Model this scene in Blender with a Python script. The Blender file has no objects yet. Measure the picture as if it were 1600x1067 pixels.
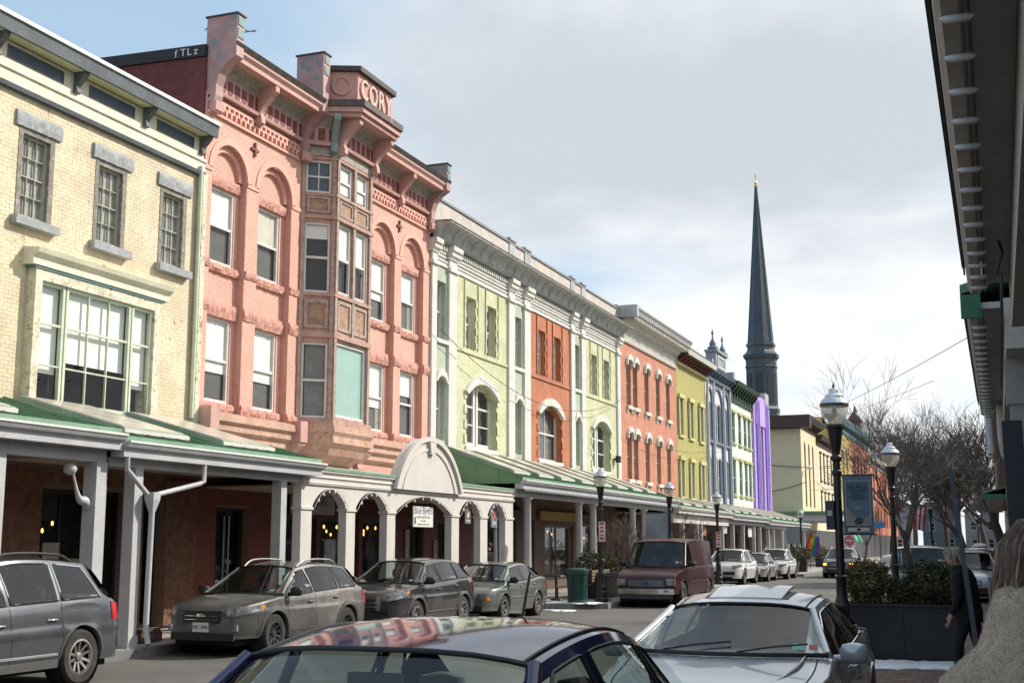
import bpy, bmesh, math, random
from mathutils import Vector, Matrix
from math import sin, cos, pi, radians, sqrt, atan2
random.seed(7)
SC = bpy.context.scene
COL = SC.collection

# ------------------------------------------------------------------ camera, sky, sun, exposure
cam_d = bpy.data.cameras.new('camera'); cam = bpy.data.objects.new('camera', cam_d); COL.objects.link(cam)
cam.location = (0, 0, 1.87)
cam.rotation_euler = (radians(90 + 9.104), 0, radians(20.880))
cam_d.sensor_width = 36; cam_d.lens = 36 * 1975 / 1600
cam_d.clip_start = .05; cam_d.clip_end = 6000
SC.camera = cam
SUN_AZ, SUN_EL = radians(50), radians(37)          # azimuth from +Y towards +X
W = bpy.data.worlds.new('World'); SC.world = W; W.use_nodes = True
wn, wl = W.node_tree.nodes, W.node_tree.links
wn.clear()
def wnode(t, **k):
    n = wn.new(t)
    for a, b in k.items(): setattr(n, a, b)
    return n
out = wnode('ShaderNodeOutputWorld'); bg = wnode('ShaderNodeBackground'); bg.inputs['Strength'].default_value = .15
sky = wnode('ShaderNodeTexSky', sky_type='NISHITA', sun_disc=False)
sky.sun_elevation = SUN_EL; sky.sun_rotation = SUN_AZ; sky.air_density = 1.0; sky.dust_density = 1.6; sky.ozone_density = 1.2
tc = wnode('ShaderNodeTexCoord')
sep = wnode('ShaderNodeSeparateXYZ'); wl.new(tc.outputs['Generated'], sep.inputs[0])
def wmath(op, a, b=None, c=None, clamp=False):
    n = wnode('ShaderNodeMath', operation=op, use_clamp=clamp)
    for i, q in enumerate((a, b, c)):
        if q is None: continue
        if isinstance(q, (int, float)): n.inputs[i].default_value = q
        else: wl.new(q, n.inputs[i])
    return n.outputs[0]
den = wmath('ADD', wmath('MAXIMUM', sep.outputs['Z'], 0.0), .16)
comb = wnode('ShaderNodeCombineXYZ')
wl.new(wmath('DIVIDE', sep.outputs['X'], den), comb.inputs[0]); wl.new(wmath('DIVIDE', sep.outputs['Y'], den), comb.inputs[1])
comb.inputs[2].default_value = 3.1
def wnoise(scale, detail, rough, dist=0., z=None):
    n = wnode('ShaderNodeTexNoise'); n.inputs['Scale'].default_value = scale; n.inputs['Detail'].default_value = detail
    n.inputs['Roughness'].default_value = rough; n.inputs['Distortion'].default_value = dist
    if z is None: wl.new(comb.outputs[0], n.inputs['Vector'])
    else:
        a = wnode('ShaderNodeVectorMath', operation='ADD'); wl.new(comb.outputs[0], a.inputs[0]); a.inputs[1].default_value = z
        wl.new(a.outputs[0], n.inputs['Vector'])
    return n.outputs['Fac']
def wramp(fac, p0, p1):
    n = wnode('ShaderNodeMapRange', interpolation_type='SMOOTHSTEP'); wl.new(fac, n.inputs[0])
    n.inputs[1].default_value = p0; n.inputs[2].default_value = p1
    return n.outputs[0]
COV_OFF, THK_OFF = (13.777, 10.318, 2.103), (17.436, 11.606, 4.612)
cov = wnoise(.62, 8, .56, .25, COV_OFF)
thick = wnoise(.40, 7, .56, .2, THK_OFF)
# more cloud towards the sun's quarter of the sky, clearer away from it
lean = wmath('ADD', wmath('MULTIPLY', sep.outputs['X'], .49), wmath('MULTIPLY', sep.outputs['Y'], .12))
cover = wramp(wmath('ADD', cov, lean), .40, .57)
dark = wramp(thick, .525, .655)
haze = wnode('ShaderNodeMix', data_type='RGBA'); haze.inputs['Factor'].default_value = .72      # thin bright haze over the clear blue
haze.inputs['B'].default_value = (2.75, 3.95, 5.15, 1); wl.new(sky.outputs[0], haze.inputs['A'])
low = wnode('ShaderNodeMapRange', interpolation_type='SMOOTHSTEP'); wl.new(sep.outputs['Z'], low.inputs[0]); low.inputs[1].default_value = .30; low.inputs[2].default_value = .0
hz2 = wnode('ShaderNodeMix', data_type='RGBA'); wl.new(wmath('MULTIPLY', low.outputs[0], .8), hz2.inputs['Factor']); wl.new(haze.outputs['Result'], hz2.inputs['A']); hz2.inputs['B'].default_value = (5.1, 5.5, 5.85, 1)
ccol = wnode('ShaderNodeMix', data_type='RGBA')
ccol.inputs['A'].default_value = (5.9, 6.0, 6.1, 1); ccol.inputs['B'].default_value = (3.75, 4.0, 4.25, 1)
wl.new(dark, ccol.inputs['Factor'])
mx = wnode('ShaderNodeMix', data_type='RGBA')
wl.new(wmath('MULTIPLY_ADD', cover, .86, .06), mx.inputs['Factor']); wl.new(hz2.outputs['Result'], mx.inputs['A']); wl.new(ccol.outputs['Result'], mx.inputs['B'])
wl.new(mx.outputs['Result'], bg.inputs['Color']); wl.new(bg.outputs[0], out.inputs[0])
sun_d = bpy.data.lights.new('sun', 'SUN'); sun_d.energy = 4.4; sun_d.angle = radians(.6); sun_d.color = (1, .93, .82)
sun = bpy.data.objects.new('sun', sun_d); COL.objects.link(sun)
sun.rotation_euler = Vector((-sin(SUN_AZ) * cos(SUN_EL), -cos(SUN_AZ) * cos(SUN_EL), -sin(SUN_EL))).to_track_quat('-Z', 'Y').to_euler()
sun.location = (30, 30, 60)
vs = SC.view_settings; vs.view_transform = 'Standard'; vs.look = 'None'; vs.exposure = .22; vs.gamma = 1; vs.use_curve_mapping = False
SC.render.engine = 'CYCLES'
SC.cycles.use_denoising = True; SC.cycles.max_bounces = 7; SC.cycles.transparent_max_bounces = 16
SC.cycles.caustics_reflective = False; SC.cycles.caustics_refractive = False; SC.cycles.sample_clamp_indirect = 8

# ------------------------------------------------------------------ materials
MATS = {}
def M(name, col, rough=.6, var=.12, vs=2.0, bump=0., bs=30., metal=0., spec=.5, chips=None, coat=0., brick=None, dust=None, streak=0., emit=None):
    if name in MATS: return MATS[name]
    m = bpy.data.materials.new(name); MATS[name] = m; m.use_nodes = True
    n, l = m.node_tree.nodes, m.node_tree.links
    p = n['Principled BSDF']
    p.inputs['Roughness'].default_value = rough; p.inputs['Metallic'].default_value = metal
    p.inputs['Specular IOR Level'].default_value = spec; p.inputs['Coat Weight'].default_value = coat; p.inputs['Coat Roughness'].default_value = .04
    geo = n.new('ShaderNodeNewGeometry'); pos = geo.outputs['Position']
    def noise(sc, det=4, ro=.6, vec=None):
        t = n.new('ShaderNodeTexNoise'); t.inputs['Scale'].default_value = sc; t.inputs['Detail'].default_value = det; t.inputs['Roughness'].default_value = ro
        l.new(vec or pos, t.inputs['Vector']); return t.outputs['Fac']
    def ramp(f, a, b):
        t = n.new('ShaderNodeMapRange'); l.new(f, t.inputs[0]); t.inputs[1].default_value = a; t.inputs[2].default_value = b; t.interpolation_type = 'SMOOTHSTEP'
        return t.outputs[0]
    def mix(f, a, b):
        t = n.new('ShaderNodeMix'); t.data_type = 'RGBA'
        if isinstance(f, float): t.inputs['Factor'].default_value = f
        else: l.new(f, t.inputs['Factor'])
        for k, q in (('A', a), ('B', b)):
            if isinstance(q, tuple): t.inputs[k].default_value = (*q, 1)
            else: l.new(q, t.inputs[k])
        return t.outputs['Result']
    c0 = tuple(x * (1 - var) for x in col); c1 = tuple(min(1, x * (1 + var * .7)) for x in col)
    c = mix(ramp(noise(vs), .3, .7), c0, c1)
    c = mix(ramp(noise(vs * 9, 3), .42, .72), c, tuple(x * (1 - var * .9) for x in col)) if var > .03 else c
    bumpsrc = None
    if brick:                                  # far brick: mortar joints as fine relief only
        bw, bh, mcol, amt = brick
        mp = n.new('ShaderNodeSeparateXYZ'); l.new(pos, mp.inputs[0])
        cb = n.new('ShaderNodeCombineXYZ')
        ad = n.new('ShaderNodeMath'); ad.operation = 'ADD'; l.new(mp.outputs['Y'], ad.inputs[0]); l.new(mp.outputs['X'], ad.inputs[1])
        l.new(ad.outputs[0], cb.inputs[0]); l.new(mp.outputs['Z'], cb.inputs[1])
        bt = n.new('ShaderNodeTexBrick'); l.new(cb.outputs[0], bt.inputs['Vector'])
        bt.inputs['Scale'].default_value = 1; bt.inputs['Brick Width'].default_value = bw; bt.inputs['Row Height'].default_value = bh
        bt.inputs['Mortar Size'].default_value = .008; bt.inputs['Mortar Smooth'].default_value = .3
        bt.inputs['Color1'].default_value = (1, 1, 1, 1); bt.inputs['Color2'].default_value = (.86, .86, .86, 1); bt.inputs['Mortar'].default_value = (*mcol, 1)
        t = n.new('ShaderNodeMix'); t.data_type = 'RGBA'; t.blend_type = 'MULTIPLY'; t.inputs['Factor'].default_value = amt
        l.new(c, t.inputs['A']); l.new(bt.outputs['Color'], t.inputs['B']); c = t.outputs['Result']
        inv = n.new('ShaderNodeMath'); inv.operation = 'SUBTRACT'; inv.inputs[0].default_value = 1; l.new(bt.outputs['Fac'], inv.inputs[1])
        bumpsrc = inv.outputs[0]
    if chips:                                  # flaked paint showing what is below
        for ccol, thr, sc in (chips if isinstance(chips, list) else [chips]):
            a = noise(sc, 6, .7); b = noise(sc * .13, 2, .5)
            s = n.new('ShaderNodeMath'); s.operation = 'MULTIPLY_ADD'; l.new(b, s.inputs[0]); s.inputs[1].default_value = .35; l.new(a, s.inputs[2])
            c = mix(ramp(s.outputs[0], thr, thr + .035), c, ccol)
    if streak:                                 # rain streaks: stretched noise
        mpn = n.new('ShaderNodeMapping'); mpn.inputs['Scale'].default_value = (6, 6, .35); l.new(pos, mpn.inputs[0])
        c = mix(ramp(noise(1.6, 5, .65, mpn.outputs[0]), .52, .85), c, tuple(x * (1 - streak) for x in col))
    if dust:                                   # road film, heavier in patches
        dcol, amt, sc = dust
        d = ramp(noise(sc, 5, .65), .3, .75)
        k = n.new('ShaderNodeMath'); k.operation = 'MULTIPLY'; l.new(d, k.inputs[0]); k.inputs[1].default_value = amt
        c = mix(k.outputs[0], c, dcol)
        r = n.new('ShaderNodeMapRange'); l.new(k.outputs[0], r.inputs[0]); r.inputs[3].default_value = rough; r.inputs[4].default_value = .75
        l.new(r.outputs[0], p.inputs['Roughness'])
    l.new(c, p.inputs['Base Color'])
    if bump or bumpsrc:
        b = n.new('ShaderNodeBump'); b.inputs['Strength'].default_value = max(bump, .9) if bumpsrc else bump; b.inputs['Distance'].default_value = .02
        l.new(bumpsrc if bumpsrc else noise(bs, 5, .6), b.inputs['Height']); l.new(b.outputs[0], p.inputs['Normal'])
    if emit:
        p.inputs['Emission Color'].default_value = (*emit[0], 1); p.inputs['Emission Strength'].default_value = emit[1]
    return m
def GLASS(name, tint=(.55, .6, .58), ior=1.5, rough=.01, gcol=(1, 1, 1), wave=0.):
    if name in MATS: return MATS[name]
    m = bpy.data.materials.new(name); MATS[name] = m; m.use_nodes = True
    n, l = m.node_tree.nodes, m.node_tree.links
    n.remove(n['Principled BSDF'])
    o = n['Material Output']; t = n.new('ShaderNodeBsdfTransparent'); t.inputs[0].default_value = (*tint, 1)
    g = n.new('ShaderNodeBsdfGlossy'); g.inputs['Roughness'].default_value = rough; g.inputs['Color'].default_value = (*gcol, 1)
    lw = n.new('ShaderNodeLayerWeight'); lw.inputs['Blend'].default_value = .5      # Schlick on |cos|: the same from both sides
    pw = n.new('ShaderNodeMath'); pw.operation = 'POWER'; l.new(lw.outputs['Facing'], pw.inputs[0]); pw.inputs[1].default_value = 5
    f0 = ((ior-1)/(ior+1))**2; fr = n.new('ShaderNodeMath'); fr.operation = 'MULTIPLY_ADD'; l.new(pw.outputs[0], fr.inputs[0]); fr.inputs[1].default_value = 1-f0; fr.inputs[2].default_value = f0
    mx = n.new('ShaderNodeMixShader'); l.new(fr.outputs[0], mx.inputs[0]); l.new(t.outputs[0], mx.inputs[1]); l.new(g.outputs[0], mx.inputs[2])
    if wave:
        geo = n.new('ShaderNodeNewGeometry'); no = n.new('ShaderNodeTexNoise'); no.inputs['Scale'].default_value = 1.1; l.new(geo.outputs['Position'], no.inputs['Vector'])
        b = n.new('ShaderNodeBump'); b.inputs['Strength'].default_value = wave; b.inputs['Distance'].default_value = .05; l.new(no.outputs['Fac'], b.inputs['Height'])
        l.new(b.outputs[0], g.inputs['Normal'])
    l.new(mx.outputs[0], o.inputs[0]); return m

# ------------------------------------------------------------------ mesh helpers
WO = {}                                          # world origin used when a part's vertices are given in world space
class MB:
    def __init__(s): s.v = []; s.f = []; s.mi = []; s.k = 0
    def add(s, vs, fs):
        b = len(s.v); s.v += [tuple(q) for q in vs]
        for f in fs: s.f.append(tuple(b + i for i in f)); s.mi.append(s.k)
        return s
    def box(s, x0, x1, y0, y1, z0, z1):
        return s.add([(x0,y0,z0),(x1,y0,z0),(x1,y1,z0),(x0,y1,z0),(x0,y0,z1),(x1,y0,z1),(x1,y1,z1),(x0,y1,z1)],
                     [(3,2,1,0),(4,5,6,7),(0,1,5,4),(1,2,6,5),(2,3,7,6),(3,0,4,7)])
    def poly(s, pts): return s.add(pts, [tuple(range(len(pts)))])
    def prism(s, pts, ax, a, b):
        n = len(pts)
        mk = {'x': lambda p, t: (t, p[0], p[1]), 'y': lambda p, t: (p[0], t, p[1]), 'z': lambda p, t: (p[0], p[1], t)}[ax]
        vs = [mk(p, a) for p in pts] + [mk(p, b) for p in pts]
        return s.add(vs, [tuple(range(n))[::-1], tuple(range(n, 2*n))] + [(i, (i+1) % n, n+(i+1) % n, n+i) for i in range(n)])
    def band(s, outer, inner, ax, a, b):          # ring between two open polylines of equal length, extruded
        for i in range(len(outer) - 1): s.prism([outer[i], outer[i+1], inner[i+1], inner[i]], ax, a, b)
        return s
    def tube(s, pts, r, n=8, cap=True):
        pts = [Vector(p) for p in pts]; rs = r if isinstance(r, (list, tuple)) else [r] * len(pts)
        b = len(s.v); up = None
        for i, p in enumerate(pts):
            d = (pts[min(i+1, len(pts)-1)] - pts[max(i-1, 0)]).normalized()
            if up is None: up = Vector((0, 0, 1)) if abs(d.z) < .9 else Vector((0, 1, 0))
            x = d.cross(up).normalized(); y = x.cross(d).normalized(); up = y
            for k in range(n):
                a = 2*pi*k/n; s.v.append(tuple(p + (x*cos(a) + y*sin(a)) * rs[i]))
        for i in range(len(pts)-1):
            for k in range(n):
                s.f.append((b+i*n+k, b+i*n+(k+1) % n, b+(i+1)*n+(k+1) % n, b+(i+1)*n+k)); s.mi.append(s.k)
        if cap:
            s.f.append(tuple(b+k for k in range(n))[::-1]); s.mi.append(s.k)
            s.f.append(tuple(b+(len(pts)-1)*n+k for k in range(n))); s.mi.append(s.k)
        return s
    def lathe(s, prof, n=16, c=(0,0,0), ph=0.):
        b = len(s.v)
        for r, z in prof:
            for k in range(n):
                a = 2*pi*(k+ph)/n; s.v.append((c[0]+r*cos(a), c[1]+r*sin(a), c[2]+z))
        for i in range(len(prof)-1):
            for k in range(n):
                s.f.append((b+i*n+k, b+i*n+(k+1) % n, b+(i+1)*n+(k+1) % n, b+(i+1)*n+k)); s.mi.append(s.k)
        s.f.append(tuple(b+k for k in range(n))[::-1]); s.mi.append(s.k)
        s.f.append(tuple(b+(len(prof)-1)*n+k for k in range(n))); s.mi.append(s.k)
        return s
    def grid(s, rows, closed=False):
        b = len(s.v); w = len(rows[0])
        for r in rows: s.v += [tuple(q) for q in r]
        for i in range(len(rows)-1):
            for k in range(w if closed else w-1):
                s.f.append((b+i*w+k, b+i*w+(k+1) % w, b+(i+1)*w+(k+1) % w, b+(i+1)*w+k)); s.mi.append(s.k)
        return s
    def mesh(s, name, mats, o=(0,0,0), smooth=None, fix=True, merge=0):
        me = bpy.data.meshes.new(name)
        me.from_pydata([(a-o[0], b-o[1], c-o[2]) for a, b, c in s.v], [], s.f)
        for m in (mats if isinstance(mats, (list, tuple)) else [mats]): me.materials.append(m)
        if any(s.mi): me.polygons.foreach_set('material_index', s.mi)
        if fix or merge:
            bm = bmesh.new(); bm.from_mesh(me)
            if merge: bmesh.ops.remove_doubles(bm, verts=bm.verts, dist=merge)
            if fix: bmesh.ops.recalc_face_normals(bm, faces=bm.faces)
            bm.to_mesh(me); bm.free()
        if smooth is not None:
            me.shade_smooth(); me.set_sharp_from_angle(angle=radians(smooth))
        return me
    def build(s, name, mats, parent=None, smooth=None, fix=True, merge=0, local=False):
        o = WO.get(parent.name if parent else None, (0,0,0)) if not local else (0,0,0)
        return link(name, s.mesh(name, mats, o, smooth, fix, merge), parent)
def link(name, data, parent=None, loc=None):
    ob = bpy.data.objects.new(name, data); COL.objects.link(ob)
    if parent: ob.parent = parent; WO[ob.name] = WO.get(parent.name, (0,0,0))
    if loc: ob.location = loc
    return ob
def root(name, label, cat, loc=(0,0,0), group=None, rz=0., rot=None):
    e = bpy.data.objects.new(name, None); COL.objects.link(e); e.empty_display_size = .2
    e.location = loc; e.rotation_euler = rot or (0,0,rz); WO[e.name] = tuple(loc) if not (rz or rot) else (0,0,0)
    return tag(e, label, cat, group)
def tag(o, label=None, cat=None, group=None, kind=None):
    if label: o['label'] = label
    if cat: o['category'] = cat
    if group: o['group'] = group
    if kind: o['kind'] = kind
    return o
def copy_tree(o, parent=None):
    c = o.copy(); COL.objects.link(c)
    if parent: c.parent = parent
    for ch in o.children: copy_tree(ch, c)
    return c
def stand(o, loc):                               # a one-mesh thing whose vertices were given in world space
    d = Vector(loc); o.data.transform(Matrix.Translation(-d)); o.location = d; return o
FONT = None
def text(name, body, size, mat, parent, loc, rot, ext=.004, align='CENTER', sx=1., sp=1.):
    cu = bpy.data.curves.new(name, 'FONT'); cu.body = body; cu.size = size; cu.extrude = ext; cu.align_x = align; cu.align_y = 'CENTER'; cu.space_character = sp
    cu.resolution_u = 3
    ob = bpy.data.objects.new(name, cu); COL.objects.link(ob)
    bpy.context.view_layer.update(); dg = bpy.context.evaluated_depsgraph_get()
    me = bpy.data.meshes.new_from_object(ob.evaluated_get(dg)); bpy.data.objects.remove(ob); bpy.data.curves.remove(cu)
    me.transform(Matrix.Diagonal((sx, 1, 1, 1))); me.materials.clear(); me.materials.append(mat)
    o = WO.get(parent.name, (0,0,0)); ob = link(name, me, parent); ob.location = Vector(loc) - Vector(o); ob.rotation_euler = rot
    return ob
FACE_X = (pi/2, 0, pi/2)                          # lettering that faces +X

# ------------------------------------------------------------------ ground
asphalt = M('asphalt', (.115, .108, .10), .85, .22, .6, .35, 60, chips=[((.055,.053,.052), .80, 1.3), ((.2,.19,.18), .87, 9)])
concrete = M('pavement_concrete', (.36, .33, .30), .85, .2, 1.2, .25, 50, chips=((.2,.18,.16), .84, 4))
kerbstone = M('kerb_bluestone', (.20, .205, .21), .8, .25, 3, .4, 40)
snow = M('old_snow', (.78, .80, .84), .6, .1, 6, .5, 20)
g = MB(); g.poly([(-900,-300,0),(900,-300,0),(900,2500,0),(-900,2500,0)])
tag(g.build('ground', asphalt), kind='structure')
KL = -13.62                                       # kerb line of the far pavement; it steps out round the corner
def left_edge():
    return [(KL,-30),(KL,34.6),(-12.6,35.6),(-10.95,36.4),(-10.95,55.8),(-12.2,56.9),(KL,57.6),(KL,74.4),(-12.3,75.4),(-10.9,76.2),(-10.9,99),(-12,101),(-17,102)]
e = left_edge()
g = MB(); g.prism(e + [(-40,102),(-40,-30)], 'z', -.2, .15); pave_l = tag(g.build('pavement_far_side', concrete), kind='structure')
g = MB(); g.prism([(-17,116),(-12,117),(-10.9,119),(-10.9,300),(-40,300),(-40,116)], 'z', -.2, .15); tag(g.build('pavement_beyond_crossing', concrete), kind='structure')
def kerb_run(parent, pts, w=.16, side=1):
    mesh_cache = {}
    for i in range(len(pts)-1):
        a, b = Vector((*pts[i], 0)), Vector((*pts[i+1], 0)); L = (b-a).length; n = max(1, round(L/1.5)); st = L/n
        ang = atan2(b.y-a.y, b.x-a.x); key = round(st, 2)
        if key not in mesh_cache:
            q = MB(); q.prism([(.006,-w*.5),(st-.006,-w*.5),(st-.006,w*.5),(.006,w*.5)], 'z', -.1, .158)
            mesh_cache[key] = q.mesh('kerb_stone', kerbstone)
        for k in range(n):
            p = a + (b-a)*(k/n)
            if p.y < 8 or p.y > 120: continue
            o = link('kerb_stone', mesh_cache[key], parent, p + Vector((0, 0, random.uniform(-.012, .006)))); o.rotation_euler.z = ang + random.uniform(-.004, .004)
kerb_run(pave_l, e[:-1])
# near pavement: brick paving with a step out to the corner
RE = [(-1.0,-30),(-1.0,15.6),(-1.6,16.6),(-2.75,17.4),(-2.75,34),(-1.6,35),(.1,36),(.1,300)]
pv = M('paver_bed', (.16, .12, .10), .9, .2, 3)
g = MB(); g.prism(RE + [(12,300),(12,-30)], 'z', -.2, .14); pave_r = tag(g.build('pavement_near_side', pv), kind='structure')
kerb_run(pave_r, RE)
pb = [M('paver_brick_red', (.23,.12,.09), .85, .25, 5, .3), M('paver_brick_brown', (.20,.13,.10), .85, .25, 5, .3), M('paver_brick_dark', (.15,.10,.085), .85, .25, 5, .3)]
pm = []
for m in pb:
    q = MB(); q.box(0,.206,0,.098,0,.012); pm.append(q.mesh('paver', m))
cnt = 0; rest = MB()
for j in range(int((22-12)/.104)):
    y = 12 + j*.104
    for i in range(10):
        x = -2.62 + i*.214 + (j % 2)*.107
        lim = -.9 if y < 16 else (-2.6 if y > 17.5 else -.9-(y-16)/1.5*1.7)
        if x < lim or x > -.45: continue
        if 17.5 < y < 20.2 and cnt < 300:
            o = link('paver', pm[random.randrange(3)], pave_r, (x, y, .142 + random.uniform(0, .004))); cnt += 1
        else:
            rest.k = random.randrange(3); z = .142 + random.uniform(0, .004); rest.box(x, x+.206, y, y+.098, z-.002, z+.012)
o = rest.build('paver_field', pb, pave_r, fix=False); tag(o, kind='stuff')
# thin ridge of old snow along the planter and by the far kerb
def snow_patch(name, label, pts, z, h):
    cx = sum(p[0] for p in pts)/len(pts); cy = sum(p[1] for p in pts)/len(pts)
    q = MB(); rows = []
    for t, hh in ((1, 0), (.94, .55), (.8, .85), (.5, 1), (.04, .9)):
        rows.append([(cx+(x-cx)*t*random.uniform(.93, 1.03), cy+(y-cy)*t*random.uniform(.93, 1.03), z+h*hh*random.uniform(.7, 1.1)) for x, y in pts])
    q.grid(rows, True); o = q.build(name, snow, smooth=60); stand(o, (cx, cy, z)); return tag(o, label, 'snow', 'patches of old snow')
def strip(x0, x1, y0, y1, n=14):
    top = [(x0+(x1-x0)*i/n, y1+random.uniform(-.08,.08)) for i in range(n+1)]; bot = [(x0+(x1-x0)*i/n, y0+random.uniform(-.15,.12)) for i in range(n+1)]
    return bot + top[::-1]
snow_patch('snow_strip', 'long strip of old snow at the foot of the black planter', strip(-2.15,-.5,18.9,20.0), .15, .05)
snow_patch('snow_strip', 'thin snow patch beside the green litter bin', strip(-12.9,-11.1,35.9,36.9), .15, .03)
snow_patch('snow_strip', 'thin snow streak on the asphalt before the kerb', strip(-12.4,-11.4,34.6,35.1), 0.0, .03)
# ------------------------------------------------------------------ facade kit (x points out of the wall, y runs along the street)
class Fr:
    def __init__(s, ox=0., oy=0., a=0.): s.ox, s.oy, s.c, s.s = ox, oy, cos(a), sin(a); s.a = a
    def __call__(s, p): return (s.ox + p[0]*s.c - p[1]*s.s, s.oy + p[0]*s.s + p[1]*s.c, p[2])
FL = Fr(-16.5)
def bld(mb, fr, name, mats, parent, **k):
    mb.v = [fr(p) for p in mb.v]; return mb.build(name, mats, parent, **k)
def arcpts(a, b, zs, rise, n=14):                 # from (a,zs) over the top to (b,zs)
    w = (b-a)/2; R = (w*w+rise*rise)/(2*rise); cz = zs+rise-R; t = math.asin(min(1, w/R)) if rise <= w else pi-math.asin(min(1, w/R))
    return [((a+b)/2+R*sin(-t+2*t*i/n), cz+R*cos(-t+2*t*i/n)) for i in range(n+1)]
def wall_mb(y0, y1, z0, z1, ops, depth=.25, x=0., back=1.2, mb=None):
    q = mb or MB()
    ys = sorted({y0, y1} | {v for o in ops for v in o[:2]}); zs = sorted({z0, z1} | {v for o in ops for v in o[2:4]})
    ys = [v for v in ys if y0 <= v <= y1]; zs = [v for v in zs if z0 <= v <= z1]
    for i in range(len(ys)-1):
        for j in range(len(zs)-1):
            cy, cz = (ys[i]+ys[i+1])/2, (zs[j]+zs[j+1])/2
            if any(o[0] < cy < o[1] and o[2] < cz < o[3] for o in ops): continue
            q.poly([(x, ys[i], zs[j]), (x, ys[i+1], zs[j]), (x, ys[i+1], zs[j+1]), (x, ys[i], zs[j+1])])
    for o in ops:
        a, b, c, d = o[:4]; r = o[4] if len(o) > 4 else 0; dp = o[5] if len(o) > 5 else depth; t = d-r
        q.poly([(x, a, c), (x-dp, a, c), (x-dp, b, c), (x, b, c)])
        q.poly([(x, a, c), (x, a, t), (x-dp, a, t), (x-dp, a, c)]); q.poly([(x, b, c), (x-dp, b, c), (x-dp, b, t), (x, b, t)])
        if r:
            P = arcpts(a, b, t, r)
            for i in range(len(P)-1):
                q.poly([(x, *P[i]), (x, *P[i+1]), (x-dp, *P[i+1]), (x-dp, *P[i])])
                cr = (a, d) if i < len(P)//2 else (b, d)
                q.poly([(x, *cr), (x, *P[i+1]), (x, *P[i])])
            m = P[len(P)//2]; q.poly([(x, a, d), (x, m[0], m[1]), (x, b, d)]) if abs(m[1]-d) > 1e-4 else None
        else: q.poly([(x, a, d), (x, b, d), (x-dp, b, d), (x-dp, a, d)])
    if back:
        for yy in (y0, y1): q.poly([(x, yy, z0), (x-back, yy, z0), (x-back, yy, z1), (x, yy, z1)])
        q.poly([(x, y0, z1), (x, y1, z1), (x-back, y1, z1), (x-back, y0, z1)])
    return q
def brick_cells(y0, y1, z0, z1, ops, L=.212, H=.075):
    out = []; n = int((z1-z0)/H)
    for j in range(n):
        za = z0+j*H; zb = za+H; zc = (za+zb)/2; segs = [(y0, y1)]
        for o in ops:
            a, b, c, d = o[:4]; r = o[4] if len(o) > 4 else 0
            if not (c-.01 < zb and d+.01 > za): continue
            if r and zc > d-r:
                w = (b-a)/2; R = (w*w+r*r)/(2*r); h = zc-(d-R)
                if h >= R: continue
                hw = sqrt(max(0, R*R-h*h)); m = (a+b)/2; a, b = m-hw, m+hw
            ns = []
            for s0, s1 in segs:
                if b <= s0 or a >= s1: ns.append((s0, s1)); continue
                if a > s0: ns.append((s0, a))
                if b < s1: ns.append((b, s1))
            segs = ns
        off = (j % 2)*L/2
        for s0, s1 in segs:
            k = math.floor((s0-off)/L)
            while off+k*L < s1:
                p, e2 = max(s0, off+k*L), min(s1, off+(k+1)*L)
                if e2-p > .035: out.append((p, e2, za, zb))
                k += 1
    return out
def lay_bricks(wall, fr, cells, mat, proud=.004, x=0., gap=.007, single=300, key=None):
    cells.sort(key=key or (lambda c: c[0])); full = [c for c in cells if c[1]-c[0] > .2][:single]; fs = set(full)
    q = MB(); q.box(0, proud+.004, 0, .212-gap, 0, .075-gap); me = q.mesh('brick', mat)
    for c in full:
        p = fr((x-.004+random.uniform(-.0015, .0015), c[0]+gap/2, c[2]+gap/2)); o = link('brick', me, wall, Vector(p)-Vector(WO.get(wall.name, (0,0,0)))); o.rotation_euler.z = fr.a
    q = MB()
    for a, b, c, d in cells:
        if (a, b, c, d) in fs: continue
        j = random.uniform(-.0015, .0015); x1 = x+proud+j; h = gap/2
        q.add([(x,a+h,c+h),(x,b-h,c+h),(x,b-h,d-h),(x,a+h,d-h),(x1,a+h,c+h),(x1,b-h,c+h),(x1,b-h,d-h),(x1,a+h,d-h)], [(4,5,6,7),(0,1,5,4),(1,2,6,5),(2,3,7,6),(3,0,4,7)])
    if q.v: tag(bld(q, fr, 'brickwork', mat, wall, fix=False), kind='stuff')
wood_white = M('painted_white_wood', (.72, .71, .68), .5, .1, 3, .12, 30)
dark_int = M('dark_interior', (.018, .018, .02), .9, .1)
blind_m = M('window_shade', (.88, .88, .86), .8, .05, 4)
curtain_m = M('grey_curtain', (.22, .22, .21), .9, .25, 5)
win_glass = GLASS('window_glass', (.93, .95, .94), 1.5, .015, wave=.2)
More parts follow.
